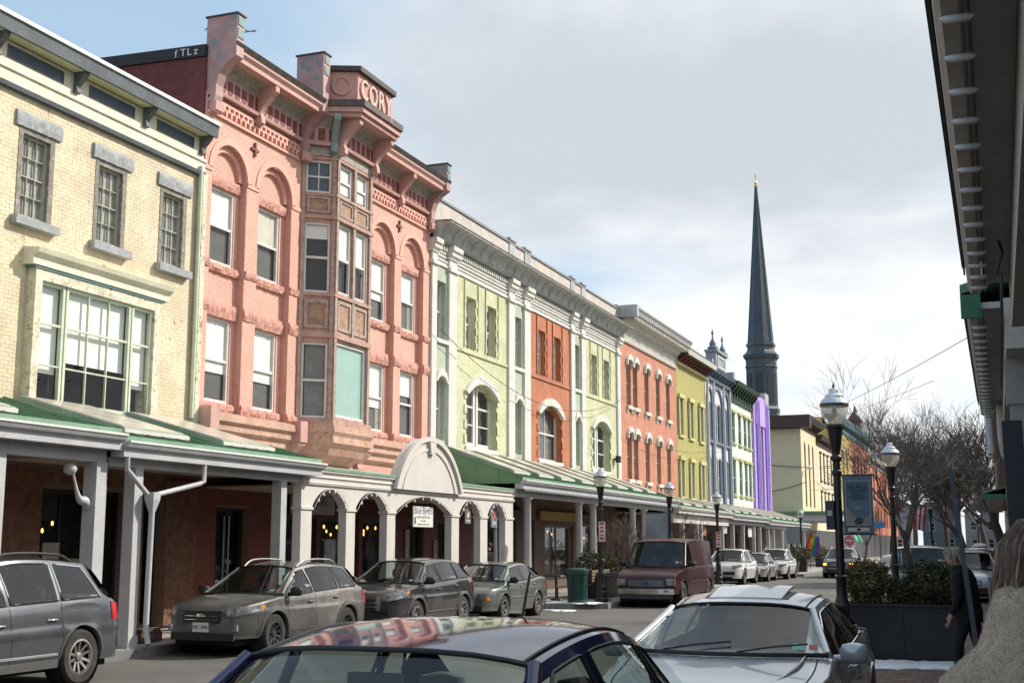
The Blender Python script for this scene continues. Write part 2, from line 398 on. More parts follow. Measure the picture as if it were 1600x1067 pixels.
def window(parent, fr, y0, y1, z0, z1, x, mat, rows=2, cols=1, fw=.055, blind=0., bx=.07, bmat=None, rowz=None, panes=True, thin=.028, name='window', low=None, drape=None):
    """sash window: frame mesh with its panes, and its shade when one is drawn"""
    q = MB()
    q.box(x-.06, x+.02, y0, y0+fw, z0, z1); q.box(x-.06, x+.02, y1-fw, y1, z0, z1); q.box(x-.058, x+.018, y0+fw, y1-fw, z0, z0+fw*1.1); q.box(x-.058, x+.018, y0+fw, y1-fw, z1-fw, z1)
    zs = rowz or [z0+fw+(z1-z0-2*fw)*i/rows for i in range(rows+1)]; zs = [z0+fw*1.1] + list(zs[1:-1]) + [z1-fw]
    ys = [y0+fw+(y1-y0-2*fw)*i/cols for i in range(cols+1)]
    for i, z in enumerate(zs[1:-1]):
        t = thin*1.1 if (len(zs) == 3 or i == (len(zs)-2)//2) else thin*.7
        q.box(x-.045, x+.008, y0+fw, y1-fw, z-t, z+t)
    for y in ys[1:-1]: q.box(x-.044, x+.006, y-thin*.6, y+thin*.6, z0+fw, z1-fw)
    w = bld(q, fr, name, mat, parent)
    if panes:
        for i in range(len(ys)-1):
            for j in range(len(zs)-1):
                p = MB(); j0 = random.uniform(-.008, .008)
                p.add([(x-.03+j0, ys[i], zs[j]), (x-.03-j0, ys[i+1], zs[j]), (x-.03-j0*.5, ys[i+1], zs[j+1]), (x-.03, ys[i], zs[j+1])], [(0,1,2,3)])
                bld(p, fr, 'pane', win_glass, w, fix=False)
    if blind:
        p = MB(); zb = z1-fw-(z1-z0)*blind
        p.box(x-bx-.01, x-bx, y0+fw*.6, y1-fw*.6, zb, z1-fw*.5); bld(p, fr, 'shade', bmat or blind_m, w)
    if drape:
        for ya_, yb_ in ((y0+fw*.6, y0+(y1-y0)*.33), (y1-(y1-y0)*.30, y1-fw*.6)):
            p = MB(); n_ = 10; p.grid([[(x-bx-.015+.012*sin(k*2.1), ya_+(yb_-ya_)*k/n_, zz) for k in range(n_+1)] for zz in (z0+fw, z1-fw)]); bld(p, fr, 'drape', drape, w)
    if low:
        p = MB(); p.box(x-bx-.05, x-bx-.04, y0+fw*.6, y1-fw*.6, z0+fw, z1-fw); bld(p, fr, 'curtain', low, w)
    return w
def shell(B, y0, y1, z1, mat, X=-16.5, dep=11, name='shell'):
    q = MB(); q.box(X-dep, X-1.25, y0+.02, y1-.02, 0, z1-.35); q.build(name, mat, B)
    q = MB(); q.box(X-1.24, X-1.1, y0+.06, y1-.06, .16, z1-.4); q.build('interior', dark_int, B)
def prof(fr, pts, y0, y1, name, mat, B, **k):     # moulding: (x,z) outline swept along the wall
    q = MB(); q.prism(pts, 'y', y0, y1); return bld(q, fr, name, mat, B, **k)
def scroll(ztop, h, proj, x=0.):                  # console bracket outline (x,z)
    P = [(x, ztop), (x+proj, ztop), (x+proj, ztop-h*.16)]
    for i in range(7):
        t = i/6; P.append((x+proj*(.92-.62*t**.7)+.02*sin(t*6), ztop-h*(.2+.5*t)))
    P += [(x+proj*.36, ztop-h*.8), (x+proj*.38, ztop-h*.95), (x+proj*.2, ztop-h), (x, ztop-h)]
    return P
def brackets(B, fr, ys, w, ztop, h, proj, mat, name='bracket', x=0., mats=None):
    q = MB(); q.prism(scroll(ztop, h, proj, x), 'y', -w/2, w/2); q.v = [(a, b, c) for a, b, c in q.v]
    me = q.mesh(name, mat)
    o = Vector(WO.get(B.name, (0,0,0)))
    for y in ys:
        b = link(name, me, B, Vector(fr((0, y, 0))) - o); b.rotation_euler.z = fr.a
def rock(name, B, fr, y0, y1, z0, z1, x0, x1, mat, step=.06, amp=.024):   # rock-faced stone course
    n = max(2, int((y1-y0)/step)); q = MB(); rows = []
    for i in range(n+1):
        y = y0+(y1-y0)*i/n; r = lambda: random.uniform(-amp, amp)
        rows.append([(x0, y, z0), (x1-amp+r()*.6, y, z0+.01+r()*.5), (x1+r(), y, (z0+z1)/2-.03+r()*.6), (x1+r()*.8, y, (z0+z1)/2+.06), (x1-amp+r()*.6, y, z1-.01+r()*.5), (x0, y, z1)])
    q.grid(rows); q.poly(rows[0]); q.poly(rows[-1][::-1]); return bld(q, fr, name, mat, B)
def panel_box(B, fr, y0, y1, z0, z1, x, mat, name='panel', d=.03, fwid=.05, field=None):   # raised frame around a sunk field
    q = MB()
    q.box(x-.01, x+d, y0, y0+fwid, z0, z1); q.box(x-.01, x+d, y1-fwid, y1, z0, z1); q.box(x-.01, x+d-.002, y0+fwid, y1-fwid, z0, z0+fwid); q.box(x-.01, x+d-.002, y0+fwid, y1-fwid, z1-fwid, z1)
    p = bld(q, fr, name, mat, B)
    if field:
        q = MB(); q.box(x-.012, x+.004, y0+fwid, y1-fwid, z0+fwid, z1-fwid); bld(q, fr, 'field', field, p)
    return p

# ------------------------------------------------------------------ yellow brick building
yel = M('cream_yellow_painted_brick', (.70, .61, .43), .7, .18, 1.5, .25, 60, chips=[((.62,.50,.37), .80, 2.2), ((.36,.19,.11), .835, 5.5), ((.60,.52,.36), .80, 16)])
yel_m = M('yellow_mortar', (.62, .54, .37), .85, .15, 3)
trim_c = M('cream_trim_paint', (.73, .70, .56), .6, .15, 2, .15, 40, chips=((.33,.24,.14), .88, 7), streak=.25)
trim_peel = M('peeling_cream_wood', (.70, .66, .52), .65, .2, 5, .3, 40, chips=[((.27,.20,.13), .76, 9), ((.45,.38,.27), .72, 22)])
slate = M('slate_blue_stone_paint', (.33, .35, .37), .7, .2, 4, .3, 40, chips=[((.62,.63,.62), .80, 10), ((.25,.20,.16), .87, 14)])
navy = M('navy_cornice_paint', (.045, .075, .11), .5, .25, 3, .1, 30)
navy2 = M('dull_navy_metal', (.10, .12, .14), .5, .3, 3, .1, 30)
weather = M('weathered_bare_wood', (.27, .25, .21), .8, .35, 8, .4, 60, chips=[((.62,.62,.58), .80, 10)])
greentrim = M('pale_green_paint', (.56, .62, .49), .6, .15, 3, .15, 40, chips=((.30,.25,.17), .90, 8))
B = root('yellow_brick_building', 'cream yellow painted brick building with peeling paint and large display window', 'building', (-16.5, 16, 0))
YW = [(18.0-.2, 18.75, 7.8, 9.55), (20.0-.03, 20.98, 7.8, 9.55), (22.1, 23.07, 7.8, 9.55), (15.6, 16.6, 7.8, 9.55)]
YW = [(17.72, 18.68), (19.86, 20.84), (21.97, 22.93), (15.58, 16.54)]
bayop = (18.3, 21.72, 4.45, 6.8)
ops = [(a, b, 7.8, 9.5, 0, .2) for a, b in YW] + [bayop]
y0, y1 = 14.2, 23.5
w = bld(wall_mb(y0, y1, 3.9, 10.3, ops, .2), FL, 'wall', yel_m, B)
ops_b = [(a-.12, b+.14, 9.5, 9.80) for a, b in YW] + [(a-.1, b+.1, 7.6, 7.8) for a, b in YW] + [(18.1, 22.0, 4.2, 7.28)] + [o[:4] for o in ops]
lay_bricks(w, FL, brick_cells(16.2, 23.18, 4.3, 10.12, ops_b), yel, key=lambda c: abs(c[0]-18.5)+abs(c[2]-8.3)*.5)
shell(B, y0, y1, 11.2, M('dark_red_side_brick', (.17, .05, .05), .85, .25, 3, brick=(.21,.075,(.6,.5,.5),.6)))
for i, (a, b) in enumerate(YW):
    q = MB(); q.box(-.19, .015, a, a+.1, 7.8, 9.5); q.box(-.19, .012, b-.13, b, 7.8, 9.5); q.box(-.19, .01, a+.1, b-.13, 9.4, 9.5); c = bld(q, FL, 'window_casing', weather, B)
    window(B, FL, a+.1, b-.13, 7.84, 9.4, -.09, M('grey_sash', (.46,.45,.40), .6, .2, 6), rows=4, cols=3, fw=.045, thin=.009, blind=.92, bx=.06, bmat=M('pale_reflection_sheet', (.42,.42,.37), .8, .25, 3))  # shade mesh here is a pale sheet whose colour imitates the panes' reflection
    rock('lintel', B, FL, a-.12, b+.14, 9.5, 9.80, -.02, .065, slate, .07, .012); q = MB(); q.box(-.05, .16, a-.1, b+.1, 7.64, 7.795); bld(q, FL, 'sill', slate, B)
# the wide display bay
fb = Fr(-16.29)
q = MB(); q.box(-.35, 0, 18.15, 18.33, 4.3, 6.95); q.box(-.35, 0, 21.7, 21.9, 4.3, 6.95); q.box(-.35, -.003, 18.33, 21.7, 6.7, 6.95); q.box(-.35, -.003, 18.33, 21.7, 4.3, 4.44)
bay = bld(q, fb, 'display_bay', trim_peel, B)
q = MB(); q.prism([(-.25,6.95),(.05,6.95),(.05,7.08),(.15,7.16),(.18,7.24),(-.25,7.30)], 'y', 18.0, 22.12); bld(q, fb, 'bay_hood', trim_c, B)
q = MB(); q.box(-.25, .025, 18.1, 22.0, 6.9, 6.948); bld(q, fb, 'hood_moulding', M('teal_line_paint', (.10,.2,.2), .5), B)
rz = [4.46, 5.15, 5.92, 6.7]
for a, b, c in ((18.33, 19.03, 1), (19.07, 21.0, 3), (21.04, 21.7, 1)):
    window(bay, fb, a, b, 4.44, 6.7, -.08, greentrim, rows=3, cols=c, fw=.06, rowz=rz, thin=.02, blind=.60 if c > 1 else .72, bx=.12)
# cornice
prof(FL, [(-.3,10.12),(.06,10.12),(.06,10.42),(.10,10.44),(.10,10.5),(.0,10.52),(.0,11.0),(-.3,11.0)], y0, 23.5, 'frieze', trim_c, B)
prof(FL, [(0,10.12),(.11,10.10),(.13,10.18),(.06,10.2),(0,10.2)], y0, 23.45, 'frieze_moulding', navy2, B)
prof(FL, [(-.4,11.02),(.31,11.02),(.31,11.05),(-.4,11.06)], y0, 23.5, 'soffit', M('soffit_yellow', (.62,.60,.38), .7, .1), B)
prof(FL, [(.29,11.0),(.35,11.0),(.38,11.26),(.29,11.26)], y0, 23.52, 'fascia', navy2, B)
prof(FL, [(-.5,11.265),(.42,11.265),(.42,11.34),(-.5,11.40)], y0, 23.54, 'roof_edge', M('white_coping', (.78,.77,.74), .5), B)
for a, b in ((17.3, 18.8), (19.55, 20.98), (21.75, 23.1), (15.1, 16.6)): panel_box(B, FL, a, b, 10.68, 10.93, .0, navy2, 'frieze_panel', .02, .03, navy)
brackets(B, FL, (17.0, 19.15, 21.33, 23.38), .13, 11.02, .42, .27, navy2)
q = MB(); q.tube([FL((.1, 23.28, 10.3)), FL((.1, 23.28, 4.6))], .05, 8); q.build('rain_pipe', greentrim, B, smooth=50)
q = MB(); q.box(-16.5, -16.38, 23.36, 23.53, 4.3, 10.2); q.build('corner_board', trim_peel, B)

# ------------------------------------------------------------------ brown corniced building at the frame's edge
B = root('brown_corniced_building', 'building with brown overhanging cornice cut off by the frame edge', 'building', (-16.5, 10, 0))
q = wall_mb(4, 14.15, 0.2, 11.2, [(8,9,7.8,9.5),(10,11,7.8,9.5),(12,13,7.8,9.5)], .2); brown = M('brown_wood', (.12,.07,.05), .6, .2, 3)
bld(q, FL, 'wall', M('tan_brick', (.3,.2,.14), .8, brick=(.21,.075,(.7,.7,.7),.6)), B); shell(B, 4, 14.15, 11, brown)
for a in (8, 10, 12): window(B, FL, a, a+1, 7.8, 9.5, -.1, wood_white)
prof(FL, [(-.4,11.2),(.2,11.2),(.3,11.5),(.75,11.55),(.75,11.7),(-.4,11.75)], 4, 16.35, 'cornice', brown, B); prof(FL, [(-.4,11.755),(.8,11.71),(.8,11.83),(-.4,11.85)], 4, 16.45, 'roof_edge', M('white_coping', (.7,.7,.7)), B)

# ------------------------------------------------------------------ pink brick block with the name panel
pink = M('salmon_pink_painted_brick', (.72, .41, .33), .65, .10, 1.2, .15, 60, chips=[((.52,.26,.21), .83, 12), ((.42,.2,.16), .93, 4)])
pink_m = M('pink_mortar', (.60, .33, .265), .85, .1, 3)
pink_d = M('dusty_pink_trim', (.56, .33, .29), .6, .15, 2, .1, 30, chips=((.35,.17,.13), .87, 6), streak=.3)
pink_s = M('pink_rock_stone', (.60, .31, .25), .8, .2, 5, .4, 30)
maroon = M('maroon_recess_paint', (.22, .06, .06), .6, .25, 6, .15, 40)
rose_w = M('flaking_rose_wood', (.50, .31, .25), .75, .25, 3, .3, 40, chips=[((.28,.22,.18), .74, 7), ((.45,.40,.36), .80, 13), ((.20,.10,.08), .88, 20)])
flake_b = M('flaking_brown_wood', (.40, .25, .17), .75, .3, 4, .3, 40, chips=[((.22,.13,.09), .76, 9), ((.52,.40,.33), .80, 15)])
verdi = M('verdigris_metal', (.20, .30, .32), .55, .3, 4, .2, 30, chips=((.45,.28,.25), .80, 6))
greywood = M('grey_flaked_wood', (.44, .33, .28), .8, .3, 6, .3, 50, chips=[((.24,.15,.12), .78, 10), ((.42,.43,.42), .80, 7)])
B = root('pink_brick_block', 'salmon pink brick block with wooden oriel bay and raised name panel', 'building', (-16.5, 29.7, 0))
y0, y1 = 23.56, 35.87
BAYS = [(23.86, 25.3, 24.06, 25.1), (25.85, 27.38, 26.1, 27.15), (31.8, 33.38, 32.1, 33.15), (33.85, 35.42, 34.15, 35.2)]
SPR = 10.44
rec = [(a, b, 4.7, SPR+(b-a)/2, (b-a)/2, .2) for a, b, c, d in BAYS]
wall = bld(wall_mb(y0, y1, 3.6, 12.2, rec, .2), FL, 'wall', pink_m, B)
orl = (27.86, 31.0, 4.0, 12.2)
cells = brick_cells(y0+.02, y1-.02, 4.72, 11.72, [(a-.0, b+.0, c, d, r) for a, b, c, d, r, _ in rec] + [orl])
lay_bricks(wall, FL, cells, pink, key=lambda c: abs(c[0]-25.6)+abs(c[2]-8.)*.45)
for a, b, c, d in BAYS:                            # sunk fields with two windows each
    ops = [(c, d, 5.1, 7.05, 0, .12), (c, d, 8.33, 10.12, 0, .12)]
    f2 = Fr(-16.70)
    fw_ = bld(wall_mb(a-.02, b+.02, 4.7, SPR+(b-a)/2+.02, ops, .12, back=0), f2, 'sunk_field', pink_m, B)
    cl = brick_cells(a+.005, b-.005, 4.72, SPR+(b-a)/2, [o[:4] for o in ops])
    cl = [q for q in cl if q[3] < SPR or ((max(abs(q[0]-(a+b)/2), abs(q[1]-(a+b)/2)))**2+(q[3]-SPR)**2) < ((b-a)/2)**2]
    lay_bricks(fw_, f2, cl, pink, single=40)
    for z0, z1 in ((5.1, 7.05), (8.33, 10.12)):
        window(B, f2, c, d, z0, z1, -.04, wood_white, rows=2, fw=.055, blind=random.choice((.46,.5,.34,.62,.48,.52)), bx=.05, bmat=random.choice((blind_m, blind_m, M('cream_shade', (.70,.66,.56), .8, .1, 3))), drape=random.choice((None, None, M('pale_drape', (.5,.48,.42), .9, .2, 6))), low=M('insect_screen', (.10,.10,.095), .8, .2, 4))
    q = MB(); r = (b-a)/2
    O = arcpts(a-.17, b+.17, SPR, r+.17, 20); I = arcpts(a-.005, b+.005, SPR, r+.005, 20); q.band(O, I, 'x', -.02, .03)
    bld(q, FL, 'arch_moulding', pink, B, smooth=30)
    q = MB(); O = arcpts(a, b, SPR, r, 20); I = arcpts(a+.15, b-.15, SPR, r-.15, 20); q.band(O, I, 'x', -.21, -.10); bld(q, FL, 'arch_step', pink, B, smooth=30)
    rock('stone_course', B, f2, a+.01, b-.01, 7.06, 7.42, -.02, .10, pink_s); rock('stone_course', B, f2, a+.01, b-.01, 8.1, 8.32, -.02, .10, pink_s); rock('stone_course', B, f2, a+.01, b-.01, 10.13, 10.4, -.02, .09, pink_s)
    rock('stone_course', B, f2, a+.01, b-.01, 4.85, 5.09, -.02, .10, pink_s)
for a, b in ((23.56, 23.84), (25.32, 25.83), (27.4, 27.84), (31.05, 31.78), (33.4, 33.83), (35.44, 35.86)):
    for z0, z1 in ((7.1, 7.4), (8.12, 8.32), (4.85, 5.09)): rock('stone_course', B, FL, a, b, z0, z1, -.02, .055, pink_s)
    q = MB(); q.box(-.02, .03, a+.0, b-.0, 10.36, 10.46); bld(q, FL, 'impost', pink, B)
shell(B, y0, y1, 12.6, M('dark_red_side_brick', (.17, .05, .05)))
# side wall facing the viewer above the yellow roof, with its tarred coping and a chimney
sb = MATS['dark_red_side_brick']
q = MB(); q.prism([(-27.5,10.2),(-16.55,10.2),(-16.55,13.0),(-20,13.12),(-27.5,13.0)], 'y', 23.50, 23.72); q.build('side_wall', sb, B)
q = MB(); q.prism([(-27.5,13.0),(-20,13.12),(-16.55,13.02),(-16.55,13.3),(-20,13.4),(-27.5,13.25)], 'y', 23.46, 23.78); q.build('side_coping', M('tar_black', (.02,.02,.022), .6, .2), B)
q = MB(); q.box(-25.2,-24.2,23.5,24.4,13,13.75); q.box(-25.3,-24.1,23.45,24.5,13.75,13.9); q.build('chimney', M('old_red_brick', (.24,.1,.07), .85, .3, 6, brick=(.21,.075,(.6,.5,.5),.6)), B)
graf = M('white_marker', (.75,.75,.73), .6)
for k, (yy, ch) in enumerate(((-17.35, 'f'), (-17.15, 'T'), (-16.98, 'L'), (-16.8, 'z'))): text('lettering', ch, .26, graf, B, (yy, 23.45, 13.16), (pi/2, 0, 0), .002)
# zig-zag band
mz = M('zigzag_shadow_paint', (.40,.19,.15), .7)
for x1, a, b, c, d in ((.075,23.58,27.85,11.70,11.76), (.075,31.0,35.86,11.70,11.76), (.045,23.58,27.85,12.05,12.11), (.045,31.0,35.86,12.05,12.11)):
    q = MB(); q.box(-.01, x1, a, b, c, d); bld(q, FL, 'band', pink, B)
q = MB(); q.prism([(-.085,11.79),(-.02,11.79),(-.02,11.9),(.085,11.9),(.085,12.04),(.02,12.04),(.02,11.95),(-.085,11.95)], 'x', -.01, .07); zig = q.mesh('zigzag_brick', pink)
o = Vector(WO[B.name])
for y in [23.72+.2*i for i in range(21)] + [31.15+.2*i for i in range(24)]: link('zigzag_brick', zig, B, Vector(FL((0, y, 0)))-o)
iron = M('iron_red_anchor', (.19,.07,.06), .6)
for y in (25.57, 33.62):
    q = MB(); q.box(0, .06, y-.03, y+.03, 11.2, 11.55); q.box(0, .055, y-.16, y+.16, 11.34, 11.4); bld(q, FL, 'wall_anchor', iron, B)
# oriel
def plan(d, X0=-16.52): return [(X0, 27.86-d*.6), (-15.8+d, 28.43-d*.45), (-15.8+d, 30.43+d*.45), (X0, 31.0+d*.6)]
def ring(name, d, z0, z1, mat, par=None):
    q = MB(); q.prism(plan(d), 'z', z0, z1); return q.build(name, mat, par or B)
cant = atan2(28.43-27.86, -15.8+16.5); cl_ = sqrt(.7**2+.57**2)
fo = Fr(-15.8, 29.43); fl_ = Fr(-16.5, 27.86, -(pi/2-atan2(.57, .7))); frr = Fr(-15.8, 30.43, (pi/2-atan2(.57, .7)))
LV = [(5.05, 7.0), (8.28, 10.1), (11.0, 11.75)]
def oface(fr, y0, y1, ops): return bld(wall_mb(y0, y1, 4.85, 12.1, ops, .1, back=0), fr, 'oriel_face', rose_w, B)
fops = [(-.85, .85, 5.1, 7.05), (-.78, -.1, 8.35, 10.2), (.1, .78, 8.35, 10.2), (-.78, -.1, 10.95, 11.82), (.1, .78, 10.95, 11.82)]
of = oface(fo, -1.0, 1.0, fops)
ok_ = [(.12, .78, 5.05, 6.98), (.12, .78, 8.3, 10.15), (.12, .78, 10.95, 11.82)]
ol = oface(fl_, 0, cl_, ok_); orr = oface(frr, 0, cl_, ok_)
q = MB(); q.prism([(-16.45,28.1),(-15.98,28.6),(-15.98,30.26),(-16.45,30.8)], 'z', 4.9, 12.0); q.build('interior', dark_int, B)
teal_sh = M('pale_teal_shade', (.36,.55,.50), .8, .08, 2)
window(of, fo, -.85, .85, 5.1, 7.05, -.05, wood_white, rows=1, fw=.06, blind=1, bmat=teal_sh, bx=.04)
for a, b in ((-.78, -.1), (.1, .78)):
    window(of, fo, a, b, 8.35, 10.2, -.05, wood_white, rows=2, fw=.05, blind=.5, bx=.04); window(of, fo, a, b, 10.95, 11.82, -.05, wood_white, rows=2, fw=.05, blind=.8, bx=.04)
for fr, par in ((fl_, ol), (frr, orr)):
    window(par, fr, .12, .78, 5.05, 6.98, -.05, wood_white, rows=2, fw=.05, low=curtain_m); window(par, fr, .12, .78, 8.3, 10.15, -.05, wood_white, rows=2, fw=.05, blind=.2); window(par, fr, .12, .78, 10.95, 11.82, -.05, wood_white, rows=2, cols=2, fw=.05, thin=.02, low=M('blue_night_shade', (.05,.09,.15), .6))
    panel_box(par, fr, .14, .76, 7.35, 8.1, 0, greywood, 'panel', .035, .09, flake_b); panel_box(par, fr, .14, .76, 10.4, 10.85, 0, greywood, 'panel', .035, .07, flake_b)
    for yy in (.05, cl_-.05):
        q = MB(); q.box(0, .05, yy-.05, yy+.05, 4.9, 12.0); bld(q, fr, 'pilaster', greywood, par)
for a, b in ((-.8, -.08), (.08, .8)):
    panel_box(of, fo, a, b, 7.35, 8.15, 0, greywood, 'panel', .035, .09, flake_b); panel_box(of, fo, a, b, 10.4, 10.85, 0, greywood, 'panel', .035, .07, flake_b)
for yy in (-.93, 0, .93):
    q = MB(); q.box(0, .055, yy-.06, yy+.06, 7.1 if yy == 0 else 4.9, 12.0); bld(q, fo, 'pilaster', greywood, of)
for z, d, h in ((4.86, .10, .16), (7.12, .07, .14), (8.2, .07, .09), (10.25, .08, .10), (10.86, .07, .07), (11.85, .06, .06)): ring('oriel_moulding', d, z, z+h, rose_w)
orn = M('carved_grey_frieze', (.40,.37,.31), .8, .3, 9, .8, 16)
ring('carved_frieze', .05, 11.94, 12.18, orn)
base_m = M('rust_stained_pink_stone', (.52, .33, .25), .75, .25, 2, .2, 30, chips=[((.42,.21,.08), .76, 3.5), ((.18,.09,.06), .90, 9)], streak=.4)
q = MB(); rows = [[(x, y, z) for x, y in plan(d)] for d, z in ((.14,4.86),(.16,4.7),(.10,4.6),(.12,4.42),(.0,4.32),(-.1,4.12),(-.4,3.9),(-.62,3.75))]; q.grid(rows); q.poly(rows[0]); q.poly(rows[-1]); q.build('oriel_base', base_m, B)
for a, b in ((23.7, 27.55), (31.3, 35.8)):          # moulded stone shelf with end scrolls
    prof(FL, [(-.02,4.84),(.10,4.84),(.30,4.78),(.32,4.62),(.22,4.58),(.24,4.42),(.12,4.36),(.14,4.2),(.05,4.12),(-.02,4.1)], a, b, 'sill_cornice', base_m, B)
for y in (23.72, 27.6, 31.2):
    q = MB(); q.box(-.02, .42, y-.17, y+.17, 4.38, 4.9); q.prism(scroll(4.38, .5, .36), 'y', y-.15, y+.15); bld(q, FL, 'scroll_block', pink_d, B)
# main cornice: frieze of maroon panels, carved cove, brackets, crown
def cornice_seg(fr, a, b, z=12.2, ex=0., top=True):
    prof(fr, [(-.2,z),(.14+ex,z),(.16+ex,z+.07),(.08+ex,z+.1),(.08+ex,z+.5),(-.2,z+.5)], a, b, 'frieze', pink_d, B)
    n = max(1, round((b-a)/.3)); s = (b-a)/n
    for i in range(n):
        q = MB(); q.box(.07+ex, .092+ex, a+s*i+.05, a+s*(i+1)-.05, z+.14, z+.46); bld(q, fr, 'frieze_panel', maroon, B)
    P = [(.0+ex,z+.5)] + [(.08+ex+.32*(1-cos(t*pi/12)), z+.5+.24*sin(t*pi/12)) for t in range(7)] + [(.0+ex,z+.74)]
    prof(fr, P, a, b, 'carved_cove', orn, B)
    if top:
        prof(fr, [(-.3,z+.74),(.62+ex,z+.74),(.62+ex,z+.84),(.69+ex,z+.92),(.69+ex,z+.98),(-.3,z+1.0)], a, b, 'crown', pink_d, B)
        prof(fr, [(-.3,z+1.002),(.7+ex,z+.985),(.77+ex,z+1.1),(.7+ex,z+1.15),(-.3,z+1.17)], a, b, 'gutter', M('rusty_gutter', (.10,.08,.07), .6, .4, 5, chips=((.35,.16,.06), .80, 4)), B)
cornice_seg(FL, 23.6, 27.75); cornice_seg(FL, 31.1, 35.85)
fcl = Fr(-16.5+.0, 27.86, fl_.a); 
cornice_seg(fo, -1.0, 1.0, ex=.02, top=False); cornice_seg(fl_, .05, cl_+.0, ex=.02, top=False); cornice_seg(frr, .0, cl_-.05, ex=.02, top=False)
def plan2(d): return [(-16.6, 27.95-d*.3), (-15.85+d*.5, 28.0-d*.6), (-15.05+d, 28.34-d*.5), (-15.05+d, 30.5+d*.5), (-15.85+d*.5, 30.86+d*.6), (-16.6, 30.9+d*.3)]
def ring2(name, d, z0, z1, mat):
    q = MB(); q.prism(plan2(d), 'z', z0, z1); return q.build(name, mat, B)
ring2('bay_crown', .0, 12.945, 13.06, pink_d); ring2('bay_crown', .08, 13.062, 13.2, pink_d); ring2('bay_gutter', .14, 13.205, 13.38, MATS['rusty_gutter'])
npan = ring2('name_panel', -.16, 13.38, 14.22, M('name_panel_pink', (.55,.29,.25), .6, .12, 2)); ring2('panel_coping', -.04, 14.225, 14.36, M('rust_dark_cap', (.06,.045,.04)))
text('lettering', 'CORY', .78, M('raised_letter_cream', (.70,.52,.46), .6, .1), npan, (-15.05-.155, 29.42, 13.80), FACE_X, .05, sx=.80, sp=1.12)
q = MB(); n = 20
for i in range(n): q.tube([(-15.60+.22*cos(2*pi*(i+k)/n), 28.24+.1*cos(2*pi*(i+k)/n), 13.82+.24*sin(2*pi*(i+k)/n)) for k in (0, 1)], .04, 6)
q.build('wreath', pink_d, npan)
brackets(B, FL, (25.6, 33.5), .17, 12.94, .95, .6, pink_d); brackets(B, fo, (-.93, .93), .17, 12.94, .95, .68, pink_d); brackets(B, fl_, (cl_-.1,), .17, 12.94, .95, .6, verdi)
def end_block(y, zt, wid=.3, x1=.72):
    q = MB(); q.prism([(-.1,11.95),(.16,11.95),(.2,12.1),(.2,12.35),(.28,12.6),(.46,12.82),(x1,12.98),(x1,zt),(-.1,zt),(-.1,12)], 'y', y-wid/2, y+wid/2); b = bld(q, FL, 'end_block', M('mottled_blue_pink_metal', (.46,.29,.27), .55, .2, 2, .1, 30, chips=[((.22,.25,.29), .73, 3.4), ((.35,.16,.06), .90, 5)]), B)
    q = MB(); q.box(-.14, x1+.04, y-wid/2-.03, y+wid/2+.03, zt, zt+.035); bld(q, FL, 'cap', M('rust_dark_cap', (.06,.045,.04), .7, .3, 5), b)
    for zz in (zt-.26, zt-.56):
        q = MB(); q.box(x1, x1+.02, y-.12, y+.12, zz, zz+.22); bld(q, FL, 'block_panel', verdi, b)
    q = MB(); q.prism([(.12,11.7),(.24,11.74),(.24,11.95),(.12,11.95)], 'y', y-wid/2-.02, y+wid/2+.02); bld(q, FL, 'block_foot', pink_d, b)
end_block(23.73, 13.98); end_block(35.71, 13.82); end_block(27.8, 14.55, .34, .7); end_block(31.12, 14.42, .34, .7)
q = MB(); q.tube([(-17.3,24.9,13.2),(-17.3,24.9,14.35)], .02, 6); q.tube([(-17.3,24.5,14.2),(-16.6,25.6,14.45)], .015, 5)
for t in (.1,.3,.5,.7,.9): p = Vector((-17.3,24.5,14.2)).lerp(Vector((-16.6,25.6,14.45)), t); q.tube([p+Vector((-.25,.12,.05)), p+Vector((.25,-.12,-.05))], .01, 5)
an = q.build('television_antenna', M('grey_metal', (.2,.2,.21), .4, metal=.8)); stand(an, (-17.3,24.9,13.2)); tag(an, 'small television antenna on the pink block roof', 'antenna')
# ------------------------------------------------------------------ long white cornice block with green and orange bays
wht = M('white_painted_brick', (.80, .79, .75), .65, .08, 2, .2, 40, chips=((.62,.56,.5), .88, 7), brick=(.21,.075,(.6,.6,.57),.75))
grn = M('pale_green_painted_brick', (.70, .72, .47), .7, .16, 1.2, chips=((.56,.6,.38), .9, 8), brick=(.21,.075,(.6,.62,.5),.8), streak=.36)
grn_d = M('mint_recess_paint', (.53, .60, .47), .7, .1, 2, brick=(.21,.075,(.6,.62,.6),.8))
org = M('orange_painted_brick', (.60, .22, .11), .7, .2, 1.2, streak=.36, brick=(.21,.075,(.55,.5,.45),.8))
zinc = M('dull_zinc', (.44,.46,.46), .55, .25, 2, .1, 20, chips=((.42,.36,.22), .80, 5), streak=.35)
whtw = wood_white
redpar = M('whitewashed_red_parapet', (.66, .62, .57), .8, .15, 2, .3, 40, chips=[((.42,.14,.07), .82, 4), ((.5,.3,.22), .84, 11)], brick=(.21,.075,(.7,.65,.6),.6))
B = root('white_corniced_block', 'long three storey block with white cornice and pale green and orange bays', 'building', (-16.5, 46.7, 0))
ya, yb = 35.92, 57.5
narrow = [(36.35, 37.2), (43.42, 44.3), (50.62, 51.4)]
main = [(37.95, 42.7, grn, 'green'), (45.1, 50.0, org, 'orange'), (52.1, 56.95, grn, 'green')]
piers = [(35.92, 36.3), (37.28, 37.9), (42.75, 43.35), (44.4, 45.05), (50.05, 50.55), (51.5, 52.05), (57.0, 57.5)]
